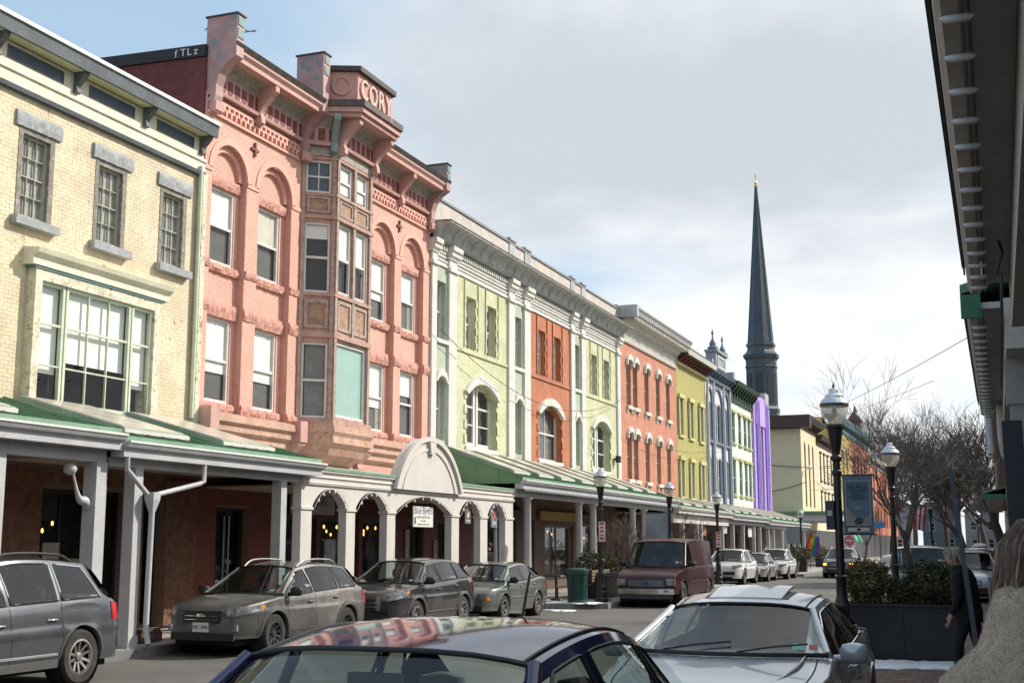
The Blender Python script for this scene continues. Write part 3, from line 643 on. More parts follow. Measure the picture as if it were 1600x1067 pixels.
for a, b in piers:
    q = MB(); q.box(-1.2, .09, a, b, 3.7, 11.7); bld(q, FL, 'pier', wht, B)
    q = MB(); q.box(0, .15, a-.05, b+.05, 10.72, 10.86); bld(q, FL, 'pier_band', wht, B); q = MB(); q.prism([(0,11.12),(.13,11.12),(.17,11.22),(.22,11.24),(.22,11.38),(.28,11.4),(.28,11.56),(0,11.56)], 'y', a-.08, b+.08); bld(q, FL, 'pier_capital', wht, B)
for a, b, m, nm in main:
    c = (a+b)/2; u = [(c-1.45, c-.6), (c+.45, c+1.3)] ; lo = (c-1.38, c+1.38)
    ops = [(p, r, 8.42, 10.22, 0, .3) for p, r in u] + [(*lo, 5.12, 7.3, .42, .34)]
    bld(wall_mb(a-.06, b+.06, 3.7, 10.8, ops, .3), FL, 'brick_bay', m, B)
    for p, r in u:
        window(B, FL, p, r, 8.42, 10.22, -.22, whtw, rows=2, low=curtain_m, fw=.06, blind=random.choice((0,.3,.55)), drape=random.choice((None, M('pale_drape', (.5,.48,.42), .9, .2, 6))))
        for k in range(4):
            for yy in (p-.16, r):
                q = MB(); q.box(-.02, .022, yy, yy+.16, 8.5+k*.48, 8.72+k*.48); bld(q, FL, 'quoin', m, B)
        for yy in (p-.19, r+.165):
            q = MB(); q.box(-.02, .045, yy, yy+.025, 8.42, 10.75); bld(q, FL, 'brick_strip', m, B)
    for k in range(4):
        for yy in (lo[0]-.22, lo[1]):
            q = MB(); q.box(-.02, .035, yy, yy+.22, 5.2+k*.5, 5.5+k*.5); bld(q, FL, 'quoin', m, B)
    q = MB(); O = arcpts(lo[0]-.22, lo[1]+.22, 6.95, .66, 16); I = arcpts(lo[0], lo[1], 6.86, .46, 16); q.band(O, I, 'x', -.02, .12); bld(q, FL, 'arch_hood', wht, B)
    q = MB(); q.box(-.1, .06, lo[0]-.1, lo[1]+.1, 4.98, 5.12); bld(q, FL, 'sill', whtw, B)
    if nm == 'orange':
        window(B, FL, lo[0], lo[1], 5.12, 7.3, -.26, whtw, rows=2, cols=2, fw=.09, thin=.03, low=M('dim_room', (.12,.13,.12), .8, .3, 3))
    else:
        for p, r in ((lo[0], c-.06), (c+.06, lo[1])): window(B, FL, p, r, 5.12, 7.3, -.26, whtw, rows=3, fw=.16, thin=.03)
    q = MB(); q.box(-.03, .05, a, b, 8.24, 8.34); bld(q, FL, 'string_course', m, B)
for a, b in narrow:
    ops = [(a+.05, b-.02, 8.38, 10.3, 0, .3), (a+.05, b-.02, 5.15, 7.2, .22, .3)]
    bld(wall_mb(a-.06, b+.1, 3.7, 10.8, ops, .3), FL, 'narrow_bay', grn_d, B)
    window(B, FL, a+.05, b-.02, 8.38, 10.3, -.2, whtw, rows=2, low=curtain_m); window(B, FL, a+.05, b-.02, 5.15, 7.2, -.2, whtw, rows=2)
    q = MB(); q.band(arcpts(a-.02, b+.05, 7.0, .42, 10), arcpts(a+.06, b-.03, 7.0, .2, 10), 'x', -.02, .1); bld(q, FL, 'arch_hood', wht, B)
    q = MB(); q.box(-.05, .09, a-.04, b+.06, 8.26, 8.38); bld(q, FL, 'sill', whtw, B)
prof(FL, [(-1.2,10.8),(.05,10.8),(.05,10.86),(.0,10.9),(.0,11.6),(-1.2,11.6)], ya, yb, 'frieze', wht, B)
for z in (10.98, 11.1, 11.22): prof(FL, [(0,z),(.03+(z-10.9)*.1,z),(.03+(z-10.9)*.1,z+.06),(0,z+.06)], ya+.1, yb-.1, 'corbel_line', wht, B)
q = MB(); q.box(.0, .11, -.045, .045, 11.33, 11.5); dm = q.mesh('dentil', wht); o = Vector(WO[B.name])
for i in range(110):
    y = ya+.3+i*.192
    if not any(a-.16 < y < b+.16 for a, b in piers): link('dentil', dm, B, Vector(FL((0, y, 0)))-o)
P = [(.0,11.56),(.25,11.56),(.29,11.62)] + [(.30+.36*(1-cos(t*pi/12)), 11.64+.36*sin(t*pi/12)) for t in range(7)] + [(.72,12.02),(.72,12.06),(.0,12.1)]
prof(FL, P, ya, yb+.1, 'zinc_cove', zinc, B, smooth=40)
q = MB(); q.prism([(.28,11.6),(.33,11.62),(.40,11.86),(.62,12.0),(.74,12.03),(.72,12.05),(.58,12.03),(.34,11.9)], 'y', -.02, .02); sm = q.mesh('zinc_seam', zinc)
for i in range(27): link('zinc_seam', sm, B, Vector(FL((0, ya+.3+i*.8, .005)))-o)
prof(FL, [(-.5,12.12),(.74,12.07),(.74,12.1),(-.5,12.16)], ya, yb+.1, 'cornice_edge', M('rusty_gutter', (.1,.08,.07)), B)
q = MB(); q.box(-.4, .06, ya, yb, 12.0, 12.92); bld(q, FL, 'parapet', redpar, B)
q = MB(); q.box(-.45, .11, ya, yb, 12.92, 13.0); bld(q, FL, 'parapet_coping', M('grey_coping', (.24,.24,.25), .7, .2, 3), B)
for a, b in piers[2:]:
    q = MB(); q.box(-.43, .10, a, b, 12.05, 13.04); q.box(-.47, .15, a-.05, b+.05, 13.04, 13.12); bld(q, FL, 'parapet_pier', zinc, B)
shell(B, ya, yb, 12.4, M('grey_flat_roof', (.2,.2,.2), .9))
q = MB(); q.box(.1,.3,56.4,56.7,5.6,5.9); q.box(0,.1,56.5,56.6,5.7,5.8); bld(q, FL, 'wall_lamp', M('black_iron', (.015,.015,.017), .45, .2, 4), B)

# ------------------------------------------------------------------ row of facades further along
def hood(B, fr, a, b, z, mat, d=.14, h=.3, rise=.18):
    q = MB(); q.band(arcpts(a-.14, b+.14, z-.08, rise+.2, 8), arcpts(a, b, z-.08, rise*.6, 8), 'x', -.02, d); q.box(-.02, d, a-.14, a-.02, z-.28, z-.05); q.box(-.02, d, b+.02, b+.14, z-.28, z-.05)
    bld(q, fr, 'window_hood', mat, B)
def sill(B, fr, a, b, z, mat, d=.14):
    q = MB(); q.box(-.03, d, a-.1, b+.1, z-.16, z); q.box(-.02, d*.6, a-.05, a+.06, z-.34, z-.16); q.box(-.02, d*.6, b-.06, b+.05, z-.34, z-.16); bld(q, fr, 'sill', mat, B)
stone_w = M('cream_stone_trim', (.66,.65,.60), .7, .15, 3)
B = root('salmon_orange_building', 'salmon orange painted building with white hooded windows and deep white cornice', 'building', (-16.5, 63.3, 0))
ya, yb = 57.55, 69.0
sal = M('salmon_orange_brick', (.68,.29,.19), .7, .18, 1.2, streak=.32, chips=((.6,.42,.32), .88, 5), brick=(.21,.075,(.6,.55,.5),.8))
cs = [59.2, 60.4, 62.6, 64.9, 67.1]
ops = [(c-.4, c+.42, z0, z1, .2, .2) for c in cs for z0, z1 in ((8.5, 10.75), (4.95, 7.2))]
bld(wall_mb(ya, yb, 3.6, 11.6, ops, .2), FL, 'wall', sal, B)
for o_ in ops:
    window(B, FL, *o_[:4], -.14, M('taupe_sash', (.36,.34,.27), .6, .15), rows=2, fw=.07, low=M('tan_blind', (.40,.38,.31), .8)); hood(B, FL, o_[0], o_[1], o_[3], stone_w); sill(B, FL, o_[0], o_[1], o_[2], stone_w)
prof(FL, [(-1,11.55),(.1,11.55),(.14,11.65),(.06,11.7),(.06,12.2),(.14,12.24),(.14,12.3),(-1,12.3)], ya, yb, 'frieze', stone_w, B)
prof(FL, [(-.8,12.72),(.86,12.72),(.92,12.9),(1.0,13.0),(1.0,13.08),(-.8,13.1)], ya, yb+.15, 'crown', zinc, B)
prof(FL, [(0,12.3),(.2,12.32),(.34,12.5),(.62,12.7),(.62,12.72),(0,12.72)], ya, yb, 'cove', stone_w, B)
o = Vector(WO[B.name]); q = MB(); q.box(.3, .8, -.06, .06, 12.5, 12.7); mm = q.mesh('modillion', stone_w)
for i in range(31): link('modillion', mm, B, Vector(FL((0, ya+.25+i*.37, .0)))-o)
q = MB(); q.box(-.8, 1.02, ya-.3, ya-.02, 12.55, 13.12); bld(q, FL, 'cornice_return', zinc, B)
for i in range(7): panel_box(B, FL, ya+.2+i*1.6, ya+1.55+i*1.6, 11.78, 12.14, .06, stone_w, 'frieze_panel', .03, .05)
shell(B, ya, yb, 12.3, MATS['grey_flat_roof'])

B = root('olive_green_building', 'olive green facade with pale yellow window frames and maroon bracketed cornice', 'building', (-16.5, 72.8, 0))
ya, yb = 69.05, 76.6; oli = M('olive_green_paint', (.40,.37,.12), .7, .14, 2, .1, 30, streak=.25); oly = M('pale_olive_trim', (.60,.56,.26), .65, .1)
cs = [70.05, 72.6, 75.3]; ops = [(c-.42, c+.42, z0, z1, 0, .12) for c in cs for z0, z1 in ((7.95, 10.05), (4.5, 6.55))]
bld(wall_mb(ya, yb, 3.6, 12, ops, .12), FL, 'wall', oli, B)
for o_ in ops:
    window(B, FL, *o_[:4], -.08, wood_white, rows=2, fw=.06, blind=.95, bmat=M('blue_grey_shade', (.42,.47,.50), .7))
    a, b, c, d = o_[:4]; q = MB(); q.box(-.01, .08, a-.16, a, c, d); q.box(-.01, .08, b, b+.16, c, d); q.box(-.01, .14, a-.24, b+.24, d, d+.22); q.box(-.01, .12, a-.2, b+.2, c-.14, c); bld(q, FL, 'window_surround', oly, B)
    for s in (a-.42, b+.2):
        q = MB(); q.box(.0, .05, s, s+.2, c, d); bld(q, FL, 'shutter', M('dark_olive_shutter', (.10,.09,.04), .6), B)
prof(FL, [(-1,11.9),(.16,11.9),(.2,12.02),(.08,12.06),(.08,12.4),(-1,12.4)], ya, yb, 'frieze', oly, B)
prof(FL, [(-.8,12.4),(.72,12.4),(.72,12.5),(.82,12.68),(.82,12.78),(-.8,12.8)], ya, yb+.1, 'crown', M('dark_green_crown', (.05,.07,.04), .5), B); prof(FL, [(.73,12.42),(.76,12.42),(.84,12.66),(.80,12.66)], ya, yb, 'crown_line', wood_white, B)
brackets(B, FL, [ya+.4+i*.75 for i in range(10)], .22, 12.4, .42, .6, M('maroon_bracket', (.14,.03,.035), .6)); shell(B, ya, yb, 12.3, MATS['grey_flat_roof'])

B = root('blue_grey_turreted_building', 'narrow white and blue grey facade crowned by a small pediment with finials', 'building', (-16.5, 80.3, 0))
ya, yb = 76.65, 83.9; bwh = M('bluish_white_paint', (.60,.62,.66), .7, .1, 2); bgr = M('slate_blue_paint', (.14,.18,.25), .6, .2, 3)
bays3 = [(76.95, 78.4), (78.75, 81.5), (81.85, 83.6)]; ops = []
for a, b in bays3:
    n = 2 if b-a > 2 else 1; s = (b-a-.4)/n
    for k in range(n):
        for z0, z1 in ((8.3, 10.75), (4.8, 7.3)): ops.append((a+.2+s*k+.06, a+.2+s*(k+1)-.06, z0, z1, .2, .2))
bld(wall_mb(ya, yb, 3.6, 12.1, ops, .2), FL, 'wall', bwh, B)
for o_ in ops: window(B, FL, *o_[:4], -.12, bgr, rows=2, fw=.08)
for a, b in bays3:
    q = MB(); O = arcpts(a-.02, b+.02, 10.9, min(.9, (b-a)/2), 12); I = arcpts(a+.16, b-.16, 10.9, min(.76, (b-a)/2-.14), 12); q.band(O, I, 'x', -.02, .12)
    q.box(-.02, .12, a-.02, a+.16, 3.8, 10.9); q.box(-.02, .12, b-.16, b+.02, 3.8, 10.9); bld(q, FL, 'arched_surround', bgr, B)
    q = MB(); q.box(-.02, .16, a+.1, b-.1, 8.1, 8.26); bld(q, FL, 'sill', bgr, B)
for y in (76.75, 78.57, 81.67, 83.8): q = MB(); q.tube([FL((.14, y, 3.9)), FL((.14, y, 12))], .08, 10); q.build('column', bwh, B, smooth=40)
prof(FL, [(-1,12.0),(.2,12.0),(.25,12.15),(.1,12.2),(.1,12.5),(.5,12.55),(.6,12.72),(-1,12.78)], ya, yb, 'cornice', bgr, B)
brackets(B, FL, (76.75, 77.6, 78.55, 79.4, 80.3, 81.0, 81.7, 82.6, 83.75), .2, 12.55, .6, .55, bgr)
q = MB(); q.box(-.3, .35, 78.5, 81.7, 12.7, 13.9); q.box(-.35, .5, 78.35, 81.85, 13.9, 14.05); ped = bld(q, FL, 'pediment', M('grey_blue_pediment', (.30,.33,.38), .6, .2, 3), B)
panel_box(ped, FL, 79.0, 81.2, 12.95, 13.75, .35, bwh, 'pediment_panel', .05, .12)
for y in (78.6, 81.6):
    q = MB(); c = FL((.15, y, 0)); q.lathe([(.34,14.05),(.34,14.2),(.2,14.3),(.22,14.45),(.06,14.75),(.04,15.0),(.09,15.08),(.02,15.35)], 8, (c[0], c[1], 0)); q.build('finial', bgr, ped, smooth=30)
for ca, cb_ in ((76.6, 77.2), (83.4, 83.95)):
    q = MB(); q.box(-16.7, -16.0, ca, cb_, 12.75, 13.2); q.build('corner_block', M('grey_blue_pediment', (.3,.33,.38)), B)
shell(B, ya, yb, 12.3, MATS['grey_flat_roof'])

B = root('mint_white_building', 'pale mint facade with sage green windows under a dark green bracketed cornice', 'building', (-16.5, 88, 0))
ya, yb = 83.95, 92.3; mint = M('pale_mint_paint', (.68,.74,.66), .7, .08, 2); sage = M('sage_window_paint', (.30,.42,.36), .6, .1); dgrn = M('bottle_green_cornice', (.03,.07,.04), .5, .3, 4)
ops = [(c-.6, c+.55, z0, z1, 0, .15) for c in (85.5, 87.75, 89.75, 91.35) for z0, z1 in ((8.65, 10.7), (5.15, 7.5))]
bld(wall_mb(ya, yb, 3.6, 11.6, ops, .15), FL, 'wall', mint, B)
for o_ in ops:
    window(B, FL, *o_[:4], -.08, sage, rows=2, cols=2 if o_[0] < 85.2 else 1, fw=.09, blind=.6 if o_[0] > 86 else 0, bmat=sage)
    q = MB(); q.box(-.01, .12, o_[0]-.15, o_[1]+.15, o_[3], o_[3]+.18); bld(q, FL, 'lintel', M('yellow_green_trim', (.42,.42,.16), .6), B); q = MB(); q.box(-.01, .13, o_[0]-.1, o_[1]+.1, o_[2]-.14, o_[2]); bld(q, FL, 'sill', M('yellow_green_trim', (.42,.42,.16), .6), B)
prof(FL, [(-1,11.45),(.15,11.45),(.18,11.6),(.08,11.64),(.08,12.4),(.62,12.45),(.75,12.7),(-1,12.78)], ya, yb, 'cornice', dgrn, B)
brackets(B, FL, [ya+.3+i*.97 for i in range(9)], .2, 12.44, .95, .55, dgrn)
for i in range(8): panel_box(B, FL, ya+.5+i*.97, ya+1.1+i*.97, 11.75, 12.3, .08, dgrn, 'frieze_panel', .03, .06, M('cornice_pale_panel', (.40,.48,.34), .6))
shell(B, ya, yb, 12.3, MATS['grey_flat_roof'])

B = root('purple_pilaster_building', 'narrow facade of tall violet painted pilasters beside the pale mint facade', 'building', (-16.5, 96, 0))
ya, yb = 92.35, 99.2; vio = M('violet_paint', (.30,.17,.62), .6, .12, 2, streak=.15); lil = M('lilac_paint', (.46,.34,.74), .6, .12, 2, chips=((.6,.58,.62), .86, 3)); tanw = M('tan_recess', (.38,.31,.26), .8)
bld(wall_mb(ya, yb, 3.6, 12.6, [(95.2, 95.9, 6.0, 7.6), (95.2, 95.9, 8.6, 10.4)], .2), FL, 'wall', tanw, B)
for z0, z1 in ((6.0, 7.6), (8.6, 10.4)): window(B, FL, 95.2, 95.9, z0, z1, -.1, tanw)
for a, b, m, x in ((92.35, 93.1, lil, .18), (93.1, 94.4, vio, .3), (94.4, 94.95, lil, .22), (96.2, 96.9, lil, .18), (96.9, 98.3, vio, .3), (98.3, 99.2, lil, .2)):
    q = MB(); q.box(0, x, a, b, 4.4, 12.2 if x < .3 else 12.5); bld(q, FL, 'pilaster', m, B)
for a, m in ((93.4, lil), (93.95, lil), (97.3, lil), (97.8, lil)):
    q = MB(); q.box(.3, .36, a, a+.12, 4.4, 12.3); bld(q, FL, 'rib', m, B)
q = MB(); q.box(0, .26, 92.9, 98.0, 10.6, 12.75); bld(q, FL, 'name_board', lil, B)
q = MB(); q.box(-.2, .3, 96.8, 98.4, 12.5, 13.3); bld(q, FL, 'parapet_block', M('grey_stone', (.42,.41,.42), .8), B)
shell(B, ya, yb, 12.4, tanw)

def far_building(name, label, ya, yb, zt, wallm, corn, ops, winm, X=-16.5, side=None, chs=.5, proj=.7, sur=None, blind=0.):
    fr = Fr(X); B = root(name, label, 'building', (X, (ya+yb)/2, 0))
    bld(wall_mb(ya, yb, 3.2, zt-chs, ops, .18), fr, 'wall', wallm, B)
    for o_ in ops:
        window(B, fr, *o_[:4], -.1, winm, rows=2, fw=.08, blind=blind)
        if sur:
            q = MB(); q.box(-.01, .12, o_[0]-.12, o_[1]+.12, o_[3], o_[3]+.2); bld(q, fr, 'lintel', sur, B); q = MB(); q.box(-.01, .12, o_[0]-.1, o_[1]+.1, o_[2]-.15, o_[2]); bld(q, fr, 'sill', sur, B)
    prof(fr, [(-1,zt-chs),(.12,zt-chs),(.16,zt-chs*.7),(.1,zt-chs*.6),(proj*.75,zt-chs*.45),(proj,zt-.08),(proj,zt),(-1,zt+.02)], ya-.1, yb, 'cornice', corn, B)
    brackets(B, fr, [ya+.4+i*(yb-ya-.8)/max(1, int((yb-ya)/1.1)) for i in range(int((yb-ya)/1.1)+1)], .2, zt-chs*.45, chs*.5, proj*.7, corn)
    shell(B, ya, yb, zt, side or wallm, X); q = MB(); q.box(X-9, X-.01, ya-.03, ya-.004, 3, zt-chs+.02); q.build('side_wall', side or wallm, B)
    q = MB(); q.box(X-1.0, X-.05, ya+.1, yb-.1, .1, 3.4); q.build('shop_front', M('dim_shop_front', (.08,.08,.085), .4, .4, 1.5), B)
    return B
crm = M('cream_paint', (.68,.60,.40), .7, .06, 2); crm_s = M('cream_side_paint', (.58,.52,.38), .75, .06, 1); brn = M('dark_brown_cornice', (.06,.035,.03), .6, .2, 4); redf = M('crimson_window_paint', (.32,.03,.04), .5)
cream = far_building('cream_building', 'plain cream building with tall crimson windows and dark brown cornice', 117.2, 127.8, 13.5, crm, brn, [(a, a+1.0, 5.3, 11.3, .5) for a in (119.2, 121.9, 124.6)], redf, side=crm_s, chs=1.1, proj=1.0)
q = MB(); q.prism([(117.2-.9,12.4),(117.2-.9,13.5),(117.2,13.5),(117.2,12.3)], 'x', -26, -15.5); q.build('cornice_return', brn, cream)
q = MB(); q.tube([(-16.3,118.3,8.6),(-15.9,118.0,8.9)], .05, 6); q.lathe([(.05,.2),(.3,0),(.28,-.12),(.02,-.15)], 10, (-15.9,118.0,8.8)); q.build('wall_lamp', stone_w, cream)
far_building('cream_narrow_building', 'low cream building with dark hooded windows and heavy dark cornice', 127.9, 143, 12.6, M('warm_cream_paint', (.70,.62,.44), .7, .06, 2), brn, [(a, a+1.2, z0, z1, .3) for a in (130, 132.8, 135.6, 138.8) for z0, z1 in ((8.2, 10.9), (4.6, 7.0))], M('dark_frame', (.05,.04,.035), .6), sur=brn, chs=1.0)
far_building('mustard_building', 'mustard yellow building with white framed windows and teal cornice', 143.2, 160.5, 16.2, M('mustard_paint', (.52,.38,.11), .7, .08, 2), M('teal_cornice', (.05,.13,.16), .5), [(a, a+1.6, z0, z1) for a in (146.5, 150.5, 154.5) for z0, z1 in ((9.2, 12.6), (4.6, 7.6))], wood_white, sur=wood_white, chs=1.6, blind=.5)
rb = M('red_brick_far', (.40,.12,.07), .8, .12, 2, brick=(.21,.075,(.7,.6,.55),.5))
Bf = far_building('red_brick_gabled_building', 'tall red brick building with teal cornice and small roof turret', 160.7, 181, 16.4, rb, M('teal_cornice', (.05,.13,.16)), [(a, a+1.7, z0, z1, .5) for a in (163, 167, 171, 175.5) for z0, z1 in ((9.5, 13.2), (4.6, 7.8))], M('dark_red_frame', (.22,.06,.05), .6), chs=1.8)
q = MB(); q.box(-17.5,-16,168,171,16.4,17.6); q.prism([(-17.7,17.6),(-15.8,17.6),(-16.75,18.9)], 'y', 167.8, 171.2); q.lathe([(.2,18.6),(.25,19),(.03,19.8)], 6, (-16.75,169.5,0)); q.build('roof_turret', M('turret_brown', (.15,.09,.08), .6), Bf)
far_building('red_brick_long_building', 'long lower red brick building with rows of narrow windows', 181.2, 232, 14.0, M('orange_red_brick_far', (.48,.17,.10), .8, .1, 2), M('pale_far_cornice', (.4,.42,.38), .6), [(a, a+1.5, z0, z1) for a in range(184, 229, 5) for z0, z1 in ((8.6, 11.8), (4.4, 7.2))], M('dark_red_frame', (.22,.06,.05)), chs=1.2)

# ------------------------------------------------------------------ church steeple behind the row
st = M('slate_blue_steeple', (.05,.082,.115), .45, .25, .5, .25, 6, brick=(.5,.28,(.6,.6,.62),.7), streak=.3); st2 = M('steeple_trim', (.05,.075,.095), .4, .1); gold = M('gilt', (.75,.50,.10), .3, .1, metal=.9)
B = root('church_steeple', 'tall slate blue octagonal church spire with gilt finial behind the row', 'steeple', (-27.1, 160, 0))
c = (-27.1, 160, 0)
q = MB(); q.lathe([(1.62,27.3),(.14,47.7)], 8, c, .5); q.build('spire', st, B)
q = MB(); q.lathe([(1.75,26.1),(1.75,26.6),(1.9,26.7),(1.9,27.0),(1.7,27.1),(1.7,27.35)], 8, c, .5); q.lathe([(2.0,24.9),(2.25,25.2),(2.35,25.55),(1.95,25.9),(1.7,26.3)], 8, c, .5); q.build('spire_skirt', st2, B)
q = MB(); q.lathe([(1.98,18.8),(1.98,25.0)], 8, c, .5); dr = q.build('belfry', st, B)
q = MB(); q.lathe([(2.2,18.2),(2.25,18.6),(2.05,18.95)], 8, c, .5); q.lathe([(2.06,23.9),(2.1,24.0),(2.06,24.15)], 8, c, .5); q.build('belfry_moulding', st2, dr)
for k in range(8):
    a = 2*pi*k/8; fr = Fr(c[0]+1.83*cos(a), c[1]+1.83*sin(a), a)
    q = MB(); q.prism([(-.45,19.4)] + [(-.45,22.8)] + [(p[0], p[1]) for p in arcpts(-.45,.45,22.8,.45,8)[1:]] + [(.45,19.4)], 'x', .0, .05); bld(q, fr, 'louvre', M('louvre_dark', (.025,.035,.042), .6), dr)
    q = MB(); q.box(-.02, .03, -.62, -.56, 18.9, 24.9); bld(q, fr, 'corner_strip', st2, dr)
    a2 = 2*pi*(k+.5)/8; q = MB(); q.tube([(c[0]+1.63*cos(a2), c[1]+1.63*sin(a2), 27.3), (c[0]+.15*cos(a2), c[1]+.15*sin(a2), 47.6)], [.05,.03], 6); q.build('spire_hip', st2, B)
q = MB(); q.lathe([(2.1,8),(2.1,18.3)], 8, c, .5); q.build('tower_stage', st, B)
q = MB(); q.box(c[0]-4, c[0]+4, 156, 164, 0, 12); q.build('tower_base', M('church_stone', (.25,.25,.25), .9), B)
q = MB(); q.lathe([(.2,47.6),(.26,47.8),(.12,48.0),(.2,48.2),(.06,48.5),(.04,48.9),(.12,49.05),(.02,49.6)], 8, c); q.build('finial', gold, B, smooth=40)
# ------------------------------------------------------------------ pavement canopies and shop fronts of the far side
cgreen = M('green_standing_seam_roof', (.07, .20, .10), .45, .25, 2, .05, 20, dust=((.30,.36,.30), .45, 1.5))
cgrey = M('grey_painted_timber', (.47, .475, .49), .55, .12, 2, .08, 40, streak=.25, chips=((.34,.32,.29), .90, 6))
cwhite = M('off_white_painted_timber', (.62, .59, .555), .55, .08, 2, .06, 40, chips=((.42,.36,.28), .885, 5), streak=.22)
ceil_m = M('canopy_ceiling', (.36,.32,.27), .7, .1)
skyl = M('fogged_skylight', (.56, .52, .44), .25, .2, 1.5, .05, 8, spec=.6)
curb_m = M('skylight_curb_sage', (.30,.37,.32), .5, .2, 3)
def canopy(name, label, y0, y1, zg, zw, xg=-13.45, xw=-16.44, sky_every=2.6, posts=(), pw=.2, beam=(.16, .42), ends=(False, False), gcol=None, round_=False, skew=.45, seams=True, group='pavement canopies'):
    B = root(name, label, 'canopy', (-13.8, (y0+y1)/2, .15), group); gc = gcol or cgrey
    q = MB(); q.prism([(xg,zg),(xg,zg+.03),(xw,zw+.03),(xw,zw-.03)], 'y', y0, y1); rf = q.build('roof', cgreen, B)
    n = max(2, int((y1-y0)/.42))
    if seams:
        q = MB(); q.prism([(xg+.005,zg+.028),(xg+.005,zg+.075),(xw,zw+.075),(xw,zw+.028)], 'y', -.014, .014); q.v = [(a-WO[B.name][0], b, c-WO[B.name][2]) for a, b, c in q.v]; sm = q.mesh('roof_seam', cgreen)
        for i in range(n+1): link('roof_seam', sm, rf, (0, y0+(y1-y0)*i/n-WO[B.name][1], 0))
    q = MB(); q.box(xg+.0, xg+.012, y0, y1, zg+.0, zg+.09); q.build('roof_lip', M('green_lip_faded', (.20,.34,.24), .5, .2, 3), B)
    q = MB(); q.prism([(xg-.02,zg),(xg+.10,zg),(xg+.14,zg-.03),(xg+.10,zg-.10),(xg+.02,zg-.13),(xg+.02,zg-.26),(xg-.25,zg-.26),(xg-.25,zg-.02)], 'y', y0, y1); q.build('gutter', gc, B)
    q = MB(); q.prism([(xg+.13,zg-.03),(xg+.15,zg-.03),(xg+.15,zg+.005),(xg+.10,zg+.005)], 'y', y0, y1); q.build('gutter_edge', wood_white, B)
    zb = zg-beam[1]-.06; q = MB(); q.box(-13.9, -13.9+beam[0]+.02, y0+.01, y1-.01, zb, zg-.262); q.build('beam', gc, B)
    q = MB(); q.prism([(-13.9,zg-.3),(xw,zg-.22),(xw,zg-.16),(-13.9,zg-.24)], 'y', y0+.03, y1-.03); q.build('ceiling', ceil_m, B)
    for e, yy in ((ends[0], y0), (ends[1], y1)):
        if e:
            q = MB(); q.prism([(xg-.05,zg-.1),(xg-.05,zg+.03),(xw,zw+.03),(xw,zg-.1)], 'y', yy-.02, yy+.02); ge = q.build('end_panel', M('green_panel_paint', (.13,.27,.13), .5, .1, 1), B)
            for t in (.25, .5, .75):
                xx = xw+(xg-xw)*t; q = MB(); q.box(xx-.012, xx+.012, yy-.035, yy-.02, zg-.09, zw+(zg-zw)*t); q.build('panel_seam', M('green_panel_paint', (.13,.27,.13)), ge)
    def zr(x): return zg+(zw-zg)*(x-xg)/(xw-xg)
    if sky_every:
        y = y0+.7; wd = sky_every*.62; xa, xb = xg-.55, xw+.12
        while y+wd+skew < y1:
            P = [(xa, y), (xa, y+wd), (xb, y+wd), (xb, y)]
            def hexa(h0, h1, ins=0.):
                pts = []
                for x, yy in P:
                    cx, cyy = (xa+xb)/2, y+wd/2
                    pts.append((x+(cx-x)*ins, yy+(cyy-yy)*ins))
                return [(x, yy, zr(x)+h0) for x, yy in pts] + [(x, yy, zr(x)+h1) for x, yy in pts]
            F = [(3,2,1,0),(4,5,6,7),(0,1,5,4),(1,2,6,5),(2,3,7,6),(3,0,4,7)]
            q = MB(); q.add(hexa(.02, .15), F); s_ = q.build('skylight', curb_m, B)
            q = MB(); q.add(hexa(.148, .165, .06), F); q.build('skylight_pane', skyl, s_)
            q = MB(); x = xa; q.box(x, x+.03, y-.01, y+wd+.01, zr(x)+.06, zr(x)+.13); q.build('skylight_trim', cwhite, s_)
            y += sky_every
    if round_:
        q = MB(); q.lathe([(.17,.15),(.17,.22),(.135,.25),(.13,.9),(.115,zb-.12),(.13,zb-.1),(.15,zb-.05),(.17,zb-.05),(.17,zb)], 16, (0,0,0))
    else:
        q = MB(); q.box(-pw/2, pw/2, -pw/2, pw/2, .15, zb); q.box(-pw/2-.02, pw/2+.02, -pw/2-.02, pw/2+.02, .15, .35)
    pm = q.mesh('post', cgrey if not round_ else M('round_column_paint', (.46,.46,.46), .6, .06), smooth=40 if round_ else None)
    for y in posts: link('post', pm, B, (-13.83-WO[B.name][0], y-WO[B.name][1], -WO[B.name][2]))
    return B, zb
G = 'pavement canopies'
c1, zb1 = canopy('pavement_canopy', 'grey canopy with green roof over the yellow building shop front', 6, 17.18, 3.66, 4.40, posts=(12.4, 14.75, 17.05), pw=.26, beam=(.16,.40), sky_every=3.3)
c2, zb2 = canopy('pavement_canopy', 'grey canopy with downpipe between yellow and pink buildings', 17.24, 23.85, 3.56, 4.40, posts=(18.05, 22.8), pw=.22, beam=(.16,.34), sky_every=3.0)
def console(B, y, zt):
    q = MB(); P = []
    for t in range(13):
        a = t/12; P.append((0, y-.12-.5*a, zt-.75+.62*a**1.6+.06*sin(a*9)))
    q.tube([(-13.83, p[1], p[2]) for p in P], [.05+.03*sin(i*.5) for i in range(13)], 8); q.lathe([(.01,-.1),(.09,-.06),(.11,0),(.09,.06),(.01,.1)], 10, (-13.83, y-.62, zt-.14)); q.build('console_bracket', cgrey, B, smooth=60)
console(c1, 17.05, zb1); console(c1, 14.75, zb1); console(c1, 12.4, zb1)
dp = root('rain_downpipe', 'grey forked rain downpipe fixed to the canopy post', 'downpipe', (-13.6, 18.2, .15))
q = MB(); q.tube([(-13.48,17.4,3.36),(-13.48,17.4,3.1),(-13.55,18.05,2.72)], .045, 10); q.tube([(-13.48,19.6,3.3),(-13.48,19.6,3.0),(-13.5,19.5,2.95),(-13.55,18.35,2.72)], .045, 10); q.build('branch_pipe', cgrey, dp, smooth=50)
